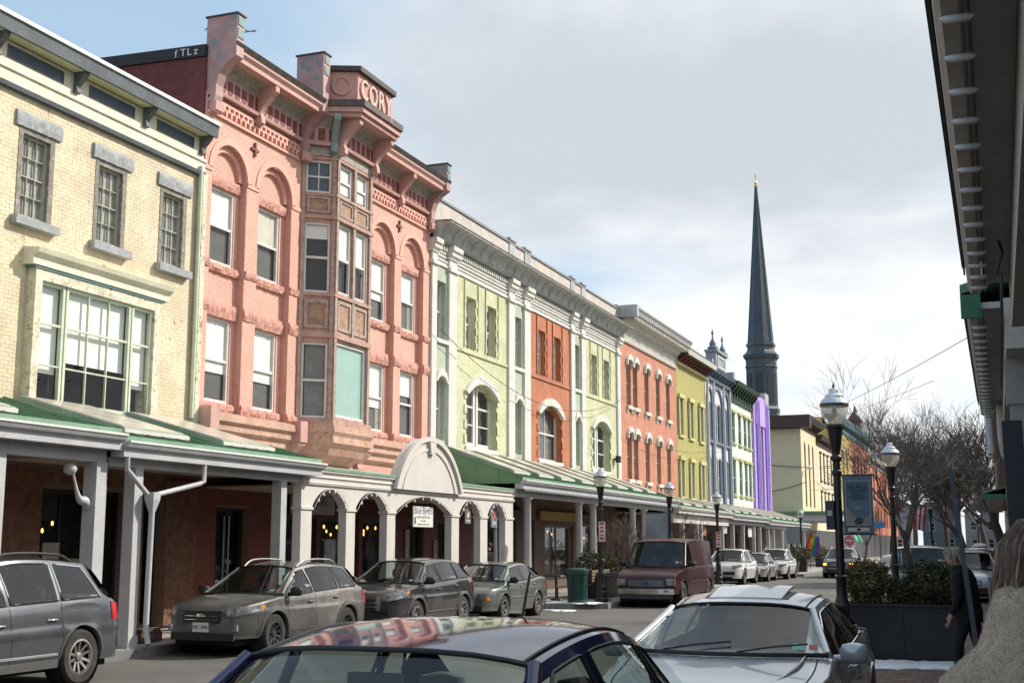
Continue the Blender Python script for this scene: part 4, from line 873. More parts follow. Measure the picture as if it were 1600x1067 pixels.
q = MB(); q.lathe([(.06,2.42),(.13,2.62),(.14,2.74),(.12,2.75)], 4, (-13.58,18.25,0), .5); q.build('hopper', cgrey, dp)
q = MB(); q.tube([(-13.58,18.25,2.45),(-13.60,18.25,.6),(-13.58,18.24,.4),(-13.5,18.2,.2)], .05, 10); q.build('pipe', cgrey, dp, smooth=50)
# arcaded portico with a rounded pediment
P = root('arcaded_portico', 'off white arcaded portico with rounded pediment before the pink block', 'canopy', (-13.7, 29.8, .15), G)
cols = [(23.5, 23.95), (25.5, 25.92), (27.55, 28.0), (31.42, 31.92), (33.45, 33.98), (35.4, 36.05)]
ZA, ZS = 3.13, 2.66
ops = [(cols[i][1], cols[i+1][0], .15, 3.07, min(.42, (cols[i+1][0]-cols[i][1])/2)) for i in range(5)]
q = wall_mb(23.5, 36.05, .15, ZA, [o_ + (.2,) for o_ in ops], .2, back=.2)
fp = Fr(-13.72); bld(q, fp, 'arcade', cwhite, P)
q = wall_mb(23.5, 36.05, .15, ZA, [o_ + (0,) for o_ in ops], 0, back=0); q.v = [(a-.2, b, c) for a, b, c in q.v]; bld(q, fp, 'arcade_back', cwhite, P)
for a, b in cols:
    q = MB(); q.box(-.23, .03, a-.03, b+.03, 2.6, 2.66); bld(q, fp, 'impost', cwhite, P); q = MB(); q.box(-.23, .03, a-.03, b+.03, .15, .4); bld(q, fp, 'plinth', cwhite, P)
prof(fp, [(-.25,ZA),(.04,ZA),(.06,ZA+.05),(.03,ZA+.07),(.03,3.28),(.07,3.3),(.03,3.33),(.03,3.40),(.09,3.42),(.09,3.46),(-.25,3.46)], 23.48, 36.07, 'entablature', cwhite, P)
prof(fp, [(-.3,3.461),(.11,3.461),(.11,3.52),(-.3,3.56)], 23.48, 36.1, 'coping', MATS['green_lip_faded'], P)
R_ = arcpts(27.75, 31.75, 3.2, 1.36, 28); q = MB(); q.prism(R_, 'x', -.12, .12); pd = bld(q, fp, 'pediment', cwhite, P)
q = MB(); q.band(arcpts(27.7, 31.8, 3.2, 1.40, 28), arcpts(27.84, 31.66, 3.2, 1.28, 28), 'x', .1, .19); bld(q, fp, 'pediment_rim', cwhite, pd)
q = MB(); q.band(arcpts(28.1, 31.4, 3.2, 1.10, 24), arcpts(28.17, 31.33, 3.2, 1.04, 24), 'x', .1, .15); bld(q, fp, 'inner_moulding', cwhite, pd)
q = MB(); q.prism([(29.56,4.46),(29.94,4.46),(29.86,4.14),(29.64,4.14)], 'x', .1, .21); bld(q, fp, 'keystone', cwhite, pd)
q = MB(); q.prism([(-13.9,3.4),(-13.9,3.46),(-16.44,3.9),(-16.44,3.8)], 'y', 23.9, 36.0); q.build('roof', M('pale_flat_roof', (.45,.44,.4), .7), P)
q = MB(); q.prism([(-13.95,3.1),(-13.95,3.14),(-16.44,3.14),(-16.44,3.1)], 'y', 23.9, 36.0); q.build('ceiling', ceil_m, P)
q = MB(); q.tube([(-14.0,35.05,3.0),(-14.0,35.3,2.72),(-13.98,35.32,.3)], .06, 10); q.build('downpipe', cgrey, P, smooth=50)
# scalloped string of bulbs is a thing of its own
SL = root('string_of_lights', 'string of small white bulbs following the portico arches', 'string lights', (-13.6, 29.8, 3.05))
q = MB(); q.lathe([(.005,-.035),(.022,-.02),(.022,.01),(.012,.035)], 6); bm_ = q.mesh('bulb', M('frosted_bulb', (.85,.84,.8), .3))
for a, b, c, d, r in ops:
    for (yy, zz) in arcpts(a+.03, b-.03, d-r, r-.02, 7)[1:-1]: link('bulb', bm_, SL, (-13.66+13.6, yy-29.8, zz-.04-3.05))
for i in range(5):
    q = MB(); a, b, c, d, r = ops[i]; q.tube([(-13.66, *p) for p in arcpts(a+.02, b-.02, d-r, r, 10)], .006, 4); q.build('wire', M('white_wire', (.6,.6,.6)), SL)
c3, zb3 = canopy('pavement_canopy', 'long grey canopy on round columns with green roof and skylights', 36.15, 56.2, 3.80, 4.86, posts=(37.6, 42.85, 44.55, 49.95, 51.7, 55.6), round_=True, sky_every=2.3, ends=(True, False), skew=.1)
q = MB(); q.box(0, .07, -.03, .03, 0, .06); dmesh = q.mesh('dentil', cgrey)
for i in range(100): link('dentil', dmesh, c3, (-13.42+13.8-.02, 36.3+i*.198-46.175, 3.80-.32-.15))
c4, _ = canopy('pavement_canopy', 'white fronted canopy with square frieze panels before the olive facade', 56.3, 68.8, 3.52, 4.3, posts=(58.5, 61.5, 62.4, 67.6), gcol=cwhite, sky_every=2.6, beam=(.2,.62))
for i in range(6): panel_box(c4, Fr(-13.71), 57+i*1.95, 58.5+i*1.95, 2.98, 3.22, 0, cwhite, 'frieze_panel', .03, .06, MATS['ceil'] if 'ceil' in MATS else ceil_m)
c5, _ = canopy('pavement_canopy', 'grey canopy on slim posts below the blue grey facade', 68.9, 80.5, 3.45, 4.3, posts=(70.5, 73.5, 77, 79), sky_every=2.6)
c6, _ = canopy('pavement_canopy', 'grey canopy on paired posts below the mint and purple facades', 80.6, 99.0, 3.35, 4.3, posts=(82, 84, 87.5, 90, 93, 95.5, 98), sky_every=2.6)
c7 = root('flat_corner_canopy', 'flat green edged canopy round the corner of the cream building', 'canopy', (-14, 116, .1), G)
q = MB(); q.box(-24, -12.6, 114.2, 127, 4.5, 4.75); q.build('roof', M('green_panel_paint', (.13,.27,.13)), c7); q = MB(); q.box(-24, -12.8, 114.4, 126.8, 3.9, 4.498); q.build('fascia', cgrey, c7)
q = MB(); q.box(-.2,.2,-.2,.2,.1,3.9); pmx = q.mesh('post', cgrey)
for x, y in ((-13.2, 115), (-13.2, 120), (-13.2, 126), (-18, 115), (-22, 115)): link('post', pmx, c7, (x+14, y-116, -.1))

# shop fronts: parts of their buildings' ground floors, set under the canopies
rbk = M('storefront_red_brick', (.21, .055, .04), .8, .25, 5, .2, 50); rbm = M('storefront_mortar', (.22,.15,.12), .9); mot = M('mottled_brown_brick', (.22,.10,.06), .8, .45, 6, .2, 50)
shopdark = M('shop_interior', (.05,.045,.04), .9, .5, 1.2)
shopglass = GLASS('shop_glass', (.5,.52,.52), 1.5, .01); blackfr = M('black_shop_frame', (.02,.02,.022), .4, .1)
S = root('brick_shop_front', 'dark red brick shop front under the grey canopies', 'shop front', (-16.4, 20, .15))
fs = Fr(-16.38)
ops = [(13.4, 16.6, .5, 2.9), (18.75, 20.2, .5, 2.9), (20.5, 21.15, .2, 2.9), (21.75, 22.4, .18, 2.95), (24.35, 25.7, .18, 2.7)]
w = bld(wall_mb(10, 27.0, .12, 3.4, ops, .3, back=1.0), fs, 'wall', rbm, S)
cl = brick_cells(17, 26.9, .2, 3.3, ops)
lay_bricks(w, fs, [c for c in cl if c[0] > 22.5], rbk, key=lambda c: abs(c[0]-24)+abs(c[2]-2)*.5, single=200)
lay_bricks(w, fs, [c for c in cl if c[0] <= 22.5], mot, key=lambda c: abs(c[0]-22)+abs(c[2]-2)*.5, single=100)
q = MB(); q.box(-16.385,-16.30,22.45,23.5,.2,3.2); cpier = q.build('corner_pier', rbm, S); lay_bricks(cpier, Fr(-16.30), brick_cells(22.45, 23.5, .2, 3.2, []), mot, single=0)
for a, b, c, d in ops: window(S, fs, a, b, c, d, -.2, blackfr if a < 24 else M('dark_door_wood', (.03,.018,.015), .5), rows=1, cols=2 if b-a > 1.2 else 1, fw=.08, name='shop_window' if a < 24 else 'door')
q = MB(); q.box(-16.55,-16.52,19.0,19.45,1.0,1.9); q.build('poster', M('pale_poster', (.35,.33,.28), .7, .3, 9), S); q = MB(); q.box(-16.55,-16.52,19.6,20.1,.7,1.6); q.build('poster', M('tan_poster', (.28,.24,.15), .7, .4, 7), S)
for yy in (24.85, 25.05):
    q = MB(); q.tube([(-16.5,yy,.7),(-16.5,yy,2.5)], .018, 8); q.build('door_bar', M('steel_bar', (.5,.5,.5), .3, metal=.9), S)
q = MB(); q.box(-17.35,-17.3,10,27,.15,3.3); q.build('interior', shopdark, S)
S2 = root('barbershop_front', 'dark shop front with red siding behind the arcaded portico', 'shop front', (-16.4, 32, .15))
ops = [(27.3, 28.9, .4, 2.55), (29.05, 31.2, .4, 2.55), (31.4, 33.0, .4, 2.55), (34.3, 35.3, .2, 2.5), (36.4, 37.6, .2, 2.6)]
bld(wall_mb(27.02, 39.0, .12, 3.4, ops, .2, back=1.0), fs, 'wall', M('dark_red_siding', (.12,.03,.025), .6, .2), S2)
for k in range(21):
    z = .2+k*.15
    for a, b in ((33.05, 34.25), (35.35, 36.35), (37.7, 38.9)) if z < 2.55 else ((27.1, 38.9),):
        q = MB(); q.prism([(0,z),(.035,z),(.008,z+.145),(0,z+.145)], 'y', a, b); bld(q, fs, 'siding_board', M('dark_red_siding', (.12,.03,.025)), S2)
for o_ in ops: window(S2, fs, *o_, -.12, blackfr, rows=1, cols=1, fw=.07, name='shop_window')
q = MB(); q.box(-17.35,-17.3,27,39,.15,3.3); q.build('interior', shopdark, S2)
q = MB(); q.box(-16.30,-16.27,27.4,29.6,2.62,3.08); sg = q.build('fascia_board', M('sign_cream', (.42,.40,.36), .6), S2)
text('lettering', 'Blue Byrd\'s', .3, M('sign_navy', (.03,.04,.16), .5), sg, (-16.265, 28.5, 2.92), FACE_X, .003)
warm = M('warm_bulb', (.9,.5,.15), .4, emit=((1,.55,.15), 2.2))
for yy in (27.8, 28.5, 29.3, 29.9, 30.6, 31.9, 32.4, 32.9):
    q = MB(); q.lathe([(.01,-.05),(.028,-.02),(.028,.015),(.01,.05)], 8, (-16.75, yy, 2.33)); q.build('bulb', warm, S2, smooth=60)
for a, b, z0, z1, m in ((29.2, 29.75, 1.0, 2.0, 'poster_sky'), (34.0, 34.25, .5, 2.3, 'poster_a'), (36.0, 36.3, 1, 2, 'poster_b')):
    q = MB(); q.box(-16.34,-16.31,a,b,z0,z1); q.build('poster', M(m, {'poster_sky':(.38,.45,.5),'poster_a':(.45,.38,.34),'poster_b':(.3,.2,.15)}[m], .6, .5, 7), S2)
S3 = root('shop_front_row', 'row of dark shop windows and doors behind the round columns', 'shop front', (-16.4, 60, .15))
ops = [(40, 43.4, .5, 2.75), (44.2, 45.3, .2, 2.75), (46.5, 50, .5, 2.6), (51, 54.6, .5, 2.7), (56, 57.2, .2, 2.7)] + [(58.5+i*4.0, 61.3+i*4.0, .5, 2.6) for i in range(9)]
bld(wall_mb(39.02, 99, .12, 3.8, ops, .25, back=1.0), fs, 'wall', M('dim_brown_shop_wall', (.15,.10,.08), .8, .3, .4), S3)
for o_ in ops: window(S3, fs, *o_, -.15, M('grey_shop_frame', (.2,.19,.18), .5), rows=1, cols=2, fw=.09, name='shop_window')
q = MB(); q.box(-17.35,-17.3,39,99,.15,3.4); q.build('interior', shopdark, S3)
q = MB(); q.box(-16.3,-16.2,45.6,50.2,2.78,3.12); q.build('fascia_board', M('ochre_board', (.36,.26,.08), .6), S3)
for y in (39.9, 47.5, 53):
    q = MB(); q.lathe([(.03,.35),(.03,.22),(.08,.2),(.26,.06),(.27,.03)], 12, (-15.1, y, 2.95)); o = q.build('pendant_lamp', M('black_iron', (.015,.015,.017)), smooth=40); stand(o, (-15.1, y, 2.95)); tag(o, {39.9:'shallow black pendant lamp nearest the arcaded portico',47.5:'shallow black pendant lamp in the middle of the columned canopy',53:'shallow black pendant lamp furthest under the columned canopy'}[y], 'lamp', 'pendant lamps under the canopy')
rs = random.Random(12)
for S_p, y0_, y1_, zb_ in ((S, 13.6, 16.4, .5), (S, 18.9, 20.1, .5), (S2, 27.4, 28.8, .4), (S2, 29.9, 31.1, .4), (S2, 31.5, 32.9, .4), (S3, 40.2, 43.2, .5), (S3, 46.7, 49.8, .5), (S3, 51.2, 54.4, .5), (S3, 58.7, 61.2, .5), (S3, 62.7, 65.2, .5)):
    q = MB(); q.box(-17.1, -16.75, y0_, y1_, .15, zb_+.18); q.build('display_ledge', M('display_ledge_wood', (.16,.12,.09), .7), S_p)
    y = y0_+.15
    while y < y1_-.3:
        w_, h_ = rs.uniform(.12,.3), rs.uniform(.2,.9); m_ = M('goods_%s' % rs.choice('abcdef'), rs.choice([(.35,.3,.24),(.14,.16,.2),(.3,.1,.07),(.4,.38,.34),(.08,.12,.1),(.3,.22,.08)]), .6, .3, 6)
        q = MB(); q.lathe([(w_*.5,0),(w_*.55,h_*.3),(w_*.38,h_*.6),(w_*.45,h_*.8),(w_*.2,h_)], 8, (-16.9, y+w_/2, zb_+.182)); q.build('display_goods', m_, S_p, smooth=40)
        y += w_+rs.uniform(.08,.4)
    for k in range(2):
        yy = rs.uniform(y0_+.2, y1_-.3); q = MB(); q.lathe([(.01,-.045),(.024,-.02),(.024,.015),(.01,.045)], 8, (-16.95, yy, rs.uniform(2.1,2.4))); q.build('bulb', warm, S_p, smooth=60)
# hanging signs
def hang_sign(name, label, y0, y1, z0, z1, x=-13.9, mat=None, lines=(), th=.03):
    B = root(name, label, 'sign', (x, (y0+y1)/2, z0)); q = MB(); q.box(x-th/2, x+th/2, y0, y1, z0, z1); b = q.build('board', mat or wood_white, B)
    for yy in (y0+.12*(y1-y0), y1-.12*(y1-y0)): q = MB(); q.tube([(x, yy, z1), (x, yy, z1+.25)], .006, 5); q.build('chain', M('black_iron', (.015,.015,.017)), B)
    for body, size, z, m, sx in lines: text('lettering', body, size, m, b, (x+th/2+.001, (y0+y1)/2, z), FACE_X, .001, sx=sx)
    return B, b
nv = M('sign_navy', (.03,.05,.3), .5); bk = M('sign_black', (.02,.02,.02), .5)
B, b = hang_sign('hanging_sign', 'white hanging sign with blue lettering in the wide portico arch', 29.38, 30.58, 2.31, 2.83, lines=(('Blue Byrd\'s', .27, 2.72, nv, .92), ('HABERDASHERY & MUSIC', .075, 2.555, bk, 1.0), ('Since 2001', .065, 2.465, bk, 1), ('BARBERSHOP   GENERAL STORE', .05, 2.375, bk, 1)))
q = MB(); q.tube([(-13.88,29.46,2.4),(-13.88,29.47,2.5)], [.03,.015], 6); q.lathe([(.01,0),(.03,.02),(.01,.06)], 6, (-13.88,29.465,2.5)); q.build('figure_print', bk, b)
B, b = hang_sign('hanging_sign', 'small grey banner sign with red oval badge in a portico arch', 32.75, 33.15, 2.44, 2.93, mat=M('grey_banner', (.16,.15,.15), .6))
q = MB(); q.box(-13.884, -13.88, 32.8, 33.1, 2.49, 2.55); q.build('print_panel', M('grey_print', (.4,.4,.4), .6), b)
b = b
q = MB(); q.prism([(32.95+.1*cos(t*pi/8), 2.75+.15*sin(t*pi/8)) for t in range(16)], 'x', -13.885, -13.881); q.build('badge', M('badge_cream', (.7,.6,.55), .5), b); q = MB(); q.prism([(32.95+.08*cos(t*pi/8), 2.81+.07*sin(t*pi/8)) for t in range(16)], 'x', -13.881, -13.878); q.build('badge', M('badge_red', (.5,.08,.05), .5), b)
B, b = hang_sign('hanging_sign', 'small slate banner sign with orange slash in the last portico arch', 34.7, 35.18, 2.36, 2.94, mat=M('slate_banner', (.18,.20,.24), .6))
q = MB(); q.prism([(34.76,2.84),(34.85,2.84),(35.1,2.6),(34.92,2.6)], 'x', -13.884, -13.879); q.build('slash_print', M('print_orange', (.7,.13,.04), .5), b); q = MB(); q.box(-13.884,-13.88,34.8,35.08,2.44,2.54); q.build('print_panel', M('grey_print', (.4,.4,.4), .6), b)
hang_sign('hanging_sign', 'orange square sign hanging below the white fronted canopy', 62.6, 64.0, 2.3, 2.9, mat=M('print_orange_wood', (.45,.16,.06), .6))
hang_sign('hanging_sign', 'pale grey sign hanging below the white fronted canopy end', 67.6, 69.3, 2.45, 2.9, mat=M('grey_white_print', (.5,.52,.54), .6))
hang_sign('hanging_sign', 'small white square sign below the slim posted canopy', 75.6, 76.8, 2.3, 2.85)
for k, (x, yy) in enumerate(((-16.5, 98.5),)): pass
# ------------------------------------------------------------------ vehicles (x forward, y left, z up in their own frame)
def crv(pts):
    pts = sorted(pts)
    def f(x):
        if x <= pts[0][0]: return pts[0][1]
        if x >= pts[-1][0]: return pts[-1][1]
        for i in range(len(pts)-1):
            if x <= pts[i+1][0]:
                x0, y0 = pts[i]; x1, y1 = pts[i+1]; h = x1-x0; t = (x-x0)/h; d = (y1-y0)/h
                dm = (y0-pts[i-1][1])/(x0-pts[i-1][0]) if i > 0 else d
                dp = (pts[i+2][1]-y1)/(pts[i+2][0]-x1) if i < len(pts)-2 else d
                m0 = 0 if dm*d <= 0 else 2*dm*d/(dm+d); m1 = 0 if dp*d <= 0 else 2*dp*d/(dp+d)
                if i == 0: m0 = d
                if i == len(pts)-2: m1 = d
                return y0*(2*t**3-3*t*t+1)+h*m0*(t**3-2*t*t+t)+y1*(-2*t**3+3*t*t)+h*m1*(t**3-t*t)
    return f
rubber = M('tyre_rubber', (.022,.021,.02), .85, .2, 8, dust=((.09,.08,.07), .4, 5)); blkp = M('black_plastic', (.02,.02,.021), .55, .2, 5); alloy = M('alloy_rim', (.42,.41,.39), .35, .2, 6, metal=.9, dust=((.2,.17,.13), .5, 6)); alloyd = M('dark_alloy_rim', (.10,.10,.10), .4, .2, 6, metal=.8)
chrome = M('chrome', (.75,.75,.76), .12, .02, metal=1.); lampg = M('lamp_lens', (.34,.36,.39), .06, .5, 7, spec=.9, metal=.35); amber = M('amber_lens', (.75,.22,.02), .2, .1); redl = M('red_lens', (.45,.015,.02), .15, .1); plate_m = M('plate_white', (.7,.7,.68), .5)
carglass = GLASS('windscreen_glass', (.80,.88,.85), 1.55, .005); sideglass = M('tinted_side_glass', (.012,.018,.018), .02, .02, spec=.5, bump=.04, bs=.9); sideglass.node_tree.nodes['Principled BSDF'].inputs['IOR'].default_value = 2.3; seatm = M('car_seat', (.09,.09,.095), .8); clearside = GLASS('side_window_glass', (.50,.56,.54), 1.75, .004); seam = M('panel_gap', (.008,.008,.008), .8)
def wheel_meshes(R, w, spokes, rim_m, style=0):
    q = MB(); r = R*.66; prof_ = [(r,-w/2),(R*.90,-w/2-.004),(R*.97,-w/2+.02),(R,-w/2+.05),(R,w/2-.05),(R*.97,w/2-.02),(R*.90,w/2+.004),(r,w/2)]
    q.lathe(prof_, 36); q.f = q.f[:-2]; q.mi = q.mi[:-2]; q.v = [(a, c, b) for a, b, c in q.v]; ty = q.mesh('tyre', rubber, smooth=40)
    q = MB(); O = 36
    ring = [[((r-.002)*cos(2*pi*k/O), w/2-.005, (r-.002)*sin(2*pi*k/O)) for k in range(O)], [((r-.03)*cos(2*pi*k/O), w/2-.0, (r-.03)*sin(2*pi*k/O)) for k in range(O)], [((r-.045)*cos(2*pi*k/O), w/2-.04, (r-.045)*sin(2*pi*k/O)) for k in range(O)]]
    q.grid(ring, True)
    for k in range(spokes):
        a = 2*pi*k/spokes; sw = .035 if spokes > 6 else .05
        for off in ((-.05, .05) if style == 1 else (0,)):
            c0 = Vector((cos(a), 0, sin(a))); t0 = Vector((-sin(a), 0, cos(a)))
            P = []
            for rr, yy, ww, o_ in ((.04, w/2-.055, sw*.9, off*.3), (r-.03, w/2-.01, sw*.6, off)):
                for s in (-1, 1): P.append(c0*rr+t0*(o_*1.2+s*ww/2)+Vector((0, yy, 0)))
            D = Vector((0, -.035, 0)); P2 = [p+D for p in P]
            q.add(P+P2, [(0,1,3,2),(4,6,7,5),(0,4,5,1),(2,3,7,6),(0,2,6,4),(1,5,7,3)])
    q.lathe([(.055,w/2-.06),(.055,w/2-.03),(.03,w/2-.022)], 14); q.v[-42:] = [(a, c, b) for a, b, c in q.v[-42:]]
    rim = q.mesh('rim', rim_m, smooth=30)
    q = MB(); q.lathe([(r-.01,-.02),(r-.01,w/2-.09)], 24); q.v = [(a, c, b) for a, b, c in q.v]; hub = q.mesh('wheel', blkp)
    return hub, ty, rim
def car(name, label, loc, P, rz=-pi/2, cat='car'):
    root_ = root(name, label, cat, (*loc, 0), 'cars in the street', rz=rz)
    L, W, H, xf, xr, R = P['L'], P['W'], P['H'], P['xf'], P['xr'], P['R']
    paint = P['paint']; trim = P.get('trim', paint); ht = P.get('glassy', True)
    zt = crv(P['top']); plan = crv(P.get('plan') or [(-L/2,.80),(-L/2+.06,.87),(-L/2+.25,.94),(-L/2+.7,.985),(-.3,1),(L/2-1.1,.995),(L/2-.6,.965),(L/2-.25,.88),(L/2-.08,.78),(L/2,.70)])
    pz = crv(P.get('prof') or [(.15,.90),(.25,.945),(.36,.958),(.42,.985),(.62,.998),(.745,1),(.775,.982),(.92,.955),(1.1,.92),(1.4,.9)])
    sill = P.get('sill', .24); Ra = R+.055; za = R
    def zlo(x):
        b = sill if abs(x) < L/2-.7 else sill+.04
        for xc in (xf, xr):
            d = abs(x-xc)
            if d < Ra: return max(b, za+sqrt(Ra*Ra-d*d))
        return b
    def yb(x, z): return W/2*plan(x)*pz(z)
    xs = sorted({round(-L/2+L*i/90, 4) for i in range(91)} | {L/2-.02, -L/2+.02, xf-Ra, xf+Ra, xr-Ra, xr+Ra, xf-Ra+.004, xf+Ra-.004, xr-Ra+.004, xr+Ra-.004})
    gh = P['gh']; xc_, xh, xrr, xbr = gh['cowl'][0], gh['head'][0], gh['rear'][0], gh['tail'][0]
    cr = P.get('crown', .05)
    fr_ = (0, .07, .15, .22, .3, .45, .58, .64, .68, .72, .78, .85, .93, 1)
    for sgn in (1, -1):
        rows = []
        for x in xs:
            a, b = zlo(x), zt(x); r_ = [(x, sgn*(yb(x, a)-.05), a)]
            for f in fr_:
                z = a+(b-a)*f; y = yb(x, z)
                if f == 1: y -= .012
                r_.append((x, sgn*y, z))
            rows.append(r_)
        if sgn == 1: q = MB()
        q.grid(rows)
    # hood and boot lid tops, open over the cabin
    for lo, hi in ((xc_-.04, L/2), (-L/2, xbr+.04)):
        sx = [x for x in xs if lo <= x <= hi]
        q.grid([[(x, yb(x, zt(x))*t-(.012*(1 if t > 0 else -1) if abs(t) == 1 else 0), zt(x)+cr*(1-abs(t)**2.2)*min(1, (L/2-abs(x))/.35)) for t in (-1,-.93,-.75,-.5,-.25,0,.25,.5,.75,.93,1)] for x in sx])
    for x in (-L/2, L/2):                          # nose and tail caps
        a, b = zlo(x), zt(x); n = 9
        q.grid([[(x+(.05 if x > 0 else -.05)*(1-t*t)*sin(pi*min(1, max(0, f))), yb(x, a+(b-a)*f)*t, a+(b-a)*f) for t in (-1,-.9,-.7,-.35,0,.35,.7,.9,1)] for f in (0,.12,.25,.4,.55,.7,.85,1)])
    body = q.build('body', paint, root_, smooth=38, merge=.0006, local=True)
    # greenhouse
    zg = crv([(xc_, gh['cowl'][1]), (xh, gh['head'][1]), (gh['top'][0], H), (xrr, gh['rear'][1]), (xbr, gh['tail'][1])] + gh.get('extra', []))
    wr_ = crv(gh['wr']); rail = .055
    def bz(x): return zt(x)-.01
    def ysz(x, z):
        b0 = bz(x); y0 = yb(x, b0)-.02; zr_ = zg(x)-rail; 
        if zr_ <= b0+.01: return y0
        t = min(1, max(0, (z-b0)/(zr_-b0))); y1 = wr_(x)
        return y0+(y1-y0)*(t**1.25)
    def bul(x): return gh.get('bulge', .10)*max(0, min(1, (x-(xh-.5))/.5)) if x < xh else gh.get('bulge', .10)
    tt = [-1,-.96,-.85,-.65,-.4,-.15,.15,.4,.65,.85,.96,1]
    def rp(x, t): return (x+bul(x)*(1-t*t)-gh.get('rbulge', .06)*(1-t*t)*max(0, min(1, (xrr+.3-x)/.3)), wr_(x)*t, zg(x)-rail*abs(t)**3.2)
    nst = 22; q = MB(); q.grid([[rp(xrr+(xh-xrr)*i/nst, t) for t in tt] for i in range(nst+1)]); rf = q.build('roof', paint, root_, smooth=50, local=True)
    for sgn in (1, -1):
        q = MB(); nx_ = 170 if ht else 48; X = [xbr+(xc_-xbr)*i/nx_ for i in range(nx_+1)]; FS = (0,.05,.2,.4,.6,.8,.9,1)
        q.grid([[(x, sgn*ysz(x, max(bz(x), bz(x)+(zg(x)-rail-bz(x))*f)), bz(x)+max(.0, zg(x)-rail-bz(x))*f) for f in FS] for x in X])
        if ht:
            keep = []
            for fi, f_ in enumerate(q.f):
                i_, k_ = divmod(fi, len(FS)-1); xm_, fm_ = (X[i_]+X[i_+1])/2, (FS[k_]+FS[k_+1])/2
                keep.append(not any(.05 < fm_ < .9 and b0_+(t0_-b0_)*fm_ < xm_ < b1_+(t1_-b1_)*fm_ for b0_, b1_, t0_, t1_ in [w__[:4] for w__ in P['wins']]))
            q.f = [f_ for f_, k_ in zip(q.f, keep) if k_]; q.mi = [0]*len(q.f)
        q.build('window_pillars', P.get('pillar', paint), root_, smooth=50, local=True)
    def wsh(x, t):
        wq = wr_(xh)+(yb(xc_, zt(xc_))-.04-wr_(xh))*(x-xh)/(xc_-xh); z = zg(xh)+(gh['cowl'][1]-zg(xh))*((x-xh)/(xc_-xh))**.96
        return (x+gh.get('bulge', .10)*(1-t*t)*(1+.6*(x-xh)/(xc_-xh)), wq*t, z-rail*abs(t)**3.2*(1-(x-xh)/(xc_-xh)))
    q = MB(); q.grid([[wsh(xh+(xc_-xh)*i/8, t) for t in tt] for i in range(9)]); q.build('windscreen', carglass if ht else sideglass, root_, smooth=60, local=True)
    for t0 in (-1, 1):
        q = MB(); q.tube([Vector(wsh(xh+(xc_-xh)*i/8, t0)) + Vector((.01, 0, .004)) for i in range(9)], P.get('apillar', .032), 8); q.build('windscreen_pillar', paint, root_, smooth=60, local=True)
    for xx, rr in ((xh, .012), (xc_, .02)):
        q = MB(); q.tube([Vector(wsh(xx, t)) + Vector((.012 if xx == xh else 0, 0, .003)) for t in tt], rr, 6); q.build('windscreen_seal', blkp, root_, smooth=60, local=True)
    def rwp(f, t):
        x = xrr+(xbr-xrr)*f; wq = wr_(xrr)+(yb(xbr, zt(xbr))-.07-wr_(xrr))*f; return (x-.06*(1-t*t), wq*t*.985, zg(x)-rail*abs(t)**3.2*(1-f))
    q = MB(); q.grid([[rwp(i/8, t) for t in tt] for i in range(9)]); q.build('rear_window', sideglass if not P.get('rear_clear') else carglass, root_, smooth=60, local=True)
    # side windows
    for sgn in (1, -1):
        for wn_ in P['wins']:
            b0, b1, t0, t1 = wn_[:4]; top_in = wn_[4] if len(wn_) > 4 else .045; q = MB(); rows = []
            for i in range(11):
                s = i/10; xb_, xt_ = b0+(b1-b0)*s, t0+(t1-t0)*s; zb_ = bz(xb_)+.035; ztp = zg(xt_)-rail-top_in
                rows.append([(xb_+(xt_-xb_)*k/4, sgn*(ysz(xb_+(xt_-xb_)*k/4, zb_+(max(zb_+.005, ztp)-zb_)*k/4)+.006), zb_+(max(zb_+.005, ztp)-zb_)*k/4) for k in range(5)])
            q.grid(rows); w_ = q.build('side_window', clearside if ht else sideglass, root_, smooth=60, local=True)
            edge = [r[0] for r in rows] + rows[-1][1:] + [r[-1] for r in rows[::-1]][1:] + rows[0][1:-1][::-1]
            q = MB(); q.tube(edge + [edge[0]], P.get('wtrim_r', .009), 5); q.build('window_trim', P.get('wtrim', blkp), w_, smooth=60, local=True)
        for xd in P.get('seams', ()):
            q = MB(); pts = []
            a = zlo(xd)+.03; b = bz(xd)
            for k in range(9):
                z = a+(b-a)*k/8; pts.append(z)
            q.grid([[(xd-.004, sgn*(yb(xd, z)+.0025), z), (xd+.004, sgn*(yb(xd, z)+.0025), z)] for z in pts]); q.build('door_gap', seam, root_, local=True)
        for xd in P.get('handles', ()):
            z = zt(xd)-P.get('hz', .13); q = MB(); q.tube([(xd-.09, sgn*(yb(xd, z)+.004), z), (xd-.07, sgn*(yb(xd, z)+.03), z+.004), (xd+.07, sgn*(yb(xd, z)+.03), z+.004), (xd+.09, sgn*(yb(xd, z)+.004), z)], .014, 8); q.build('door_handle', P.get('handle_m', paint), root_, smooth=60, local=True)
        xm, zm = P['mirror']; y0 = yb(xm, zm)
        q = MB(); q.lathe([(.005,-.085),(.06,-.08),(.085,-.04),(.088,.03),(.07,.075),(.02,.09)], 14); q.v = [(xm+.02+.85*a*(.9), sgn*(y0+.13)+1.35*b, zm+.05+.95*c) for a, b, c in q.v]; q.tube([(xm+.01, sgn*(y0-.03), zm-.0), (xm+.015, sgn*(y0+.08), zm+.01)], .035, 8); q.build('mirror', P.get('mirror_m', paint), root_, smooth=60, local=True)
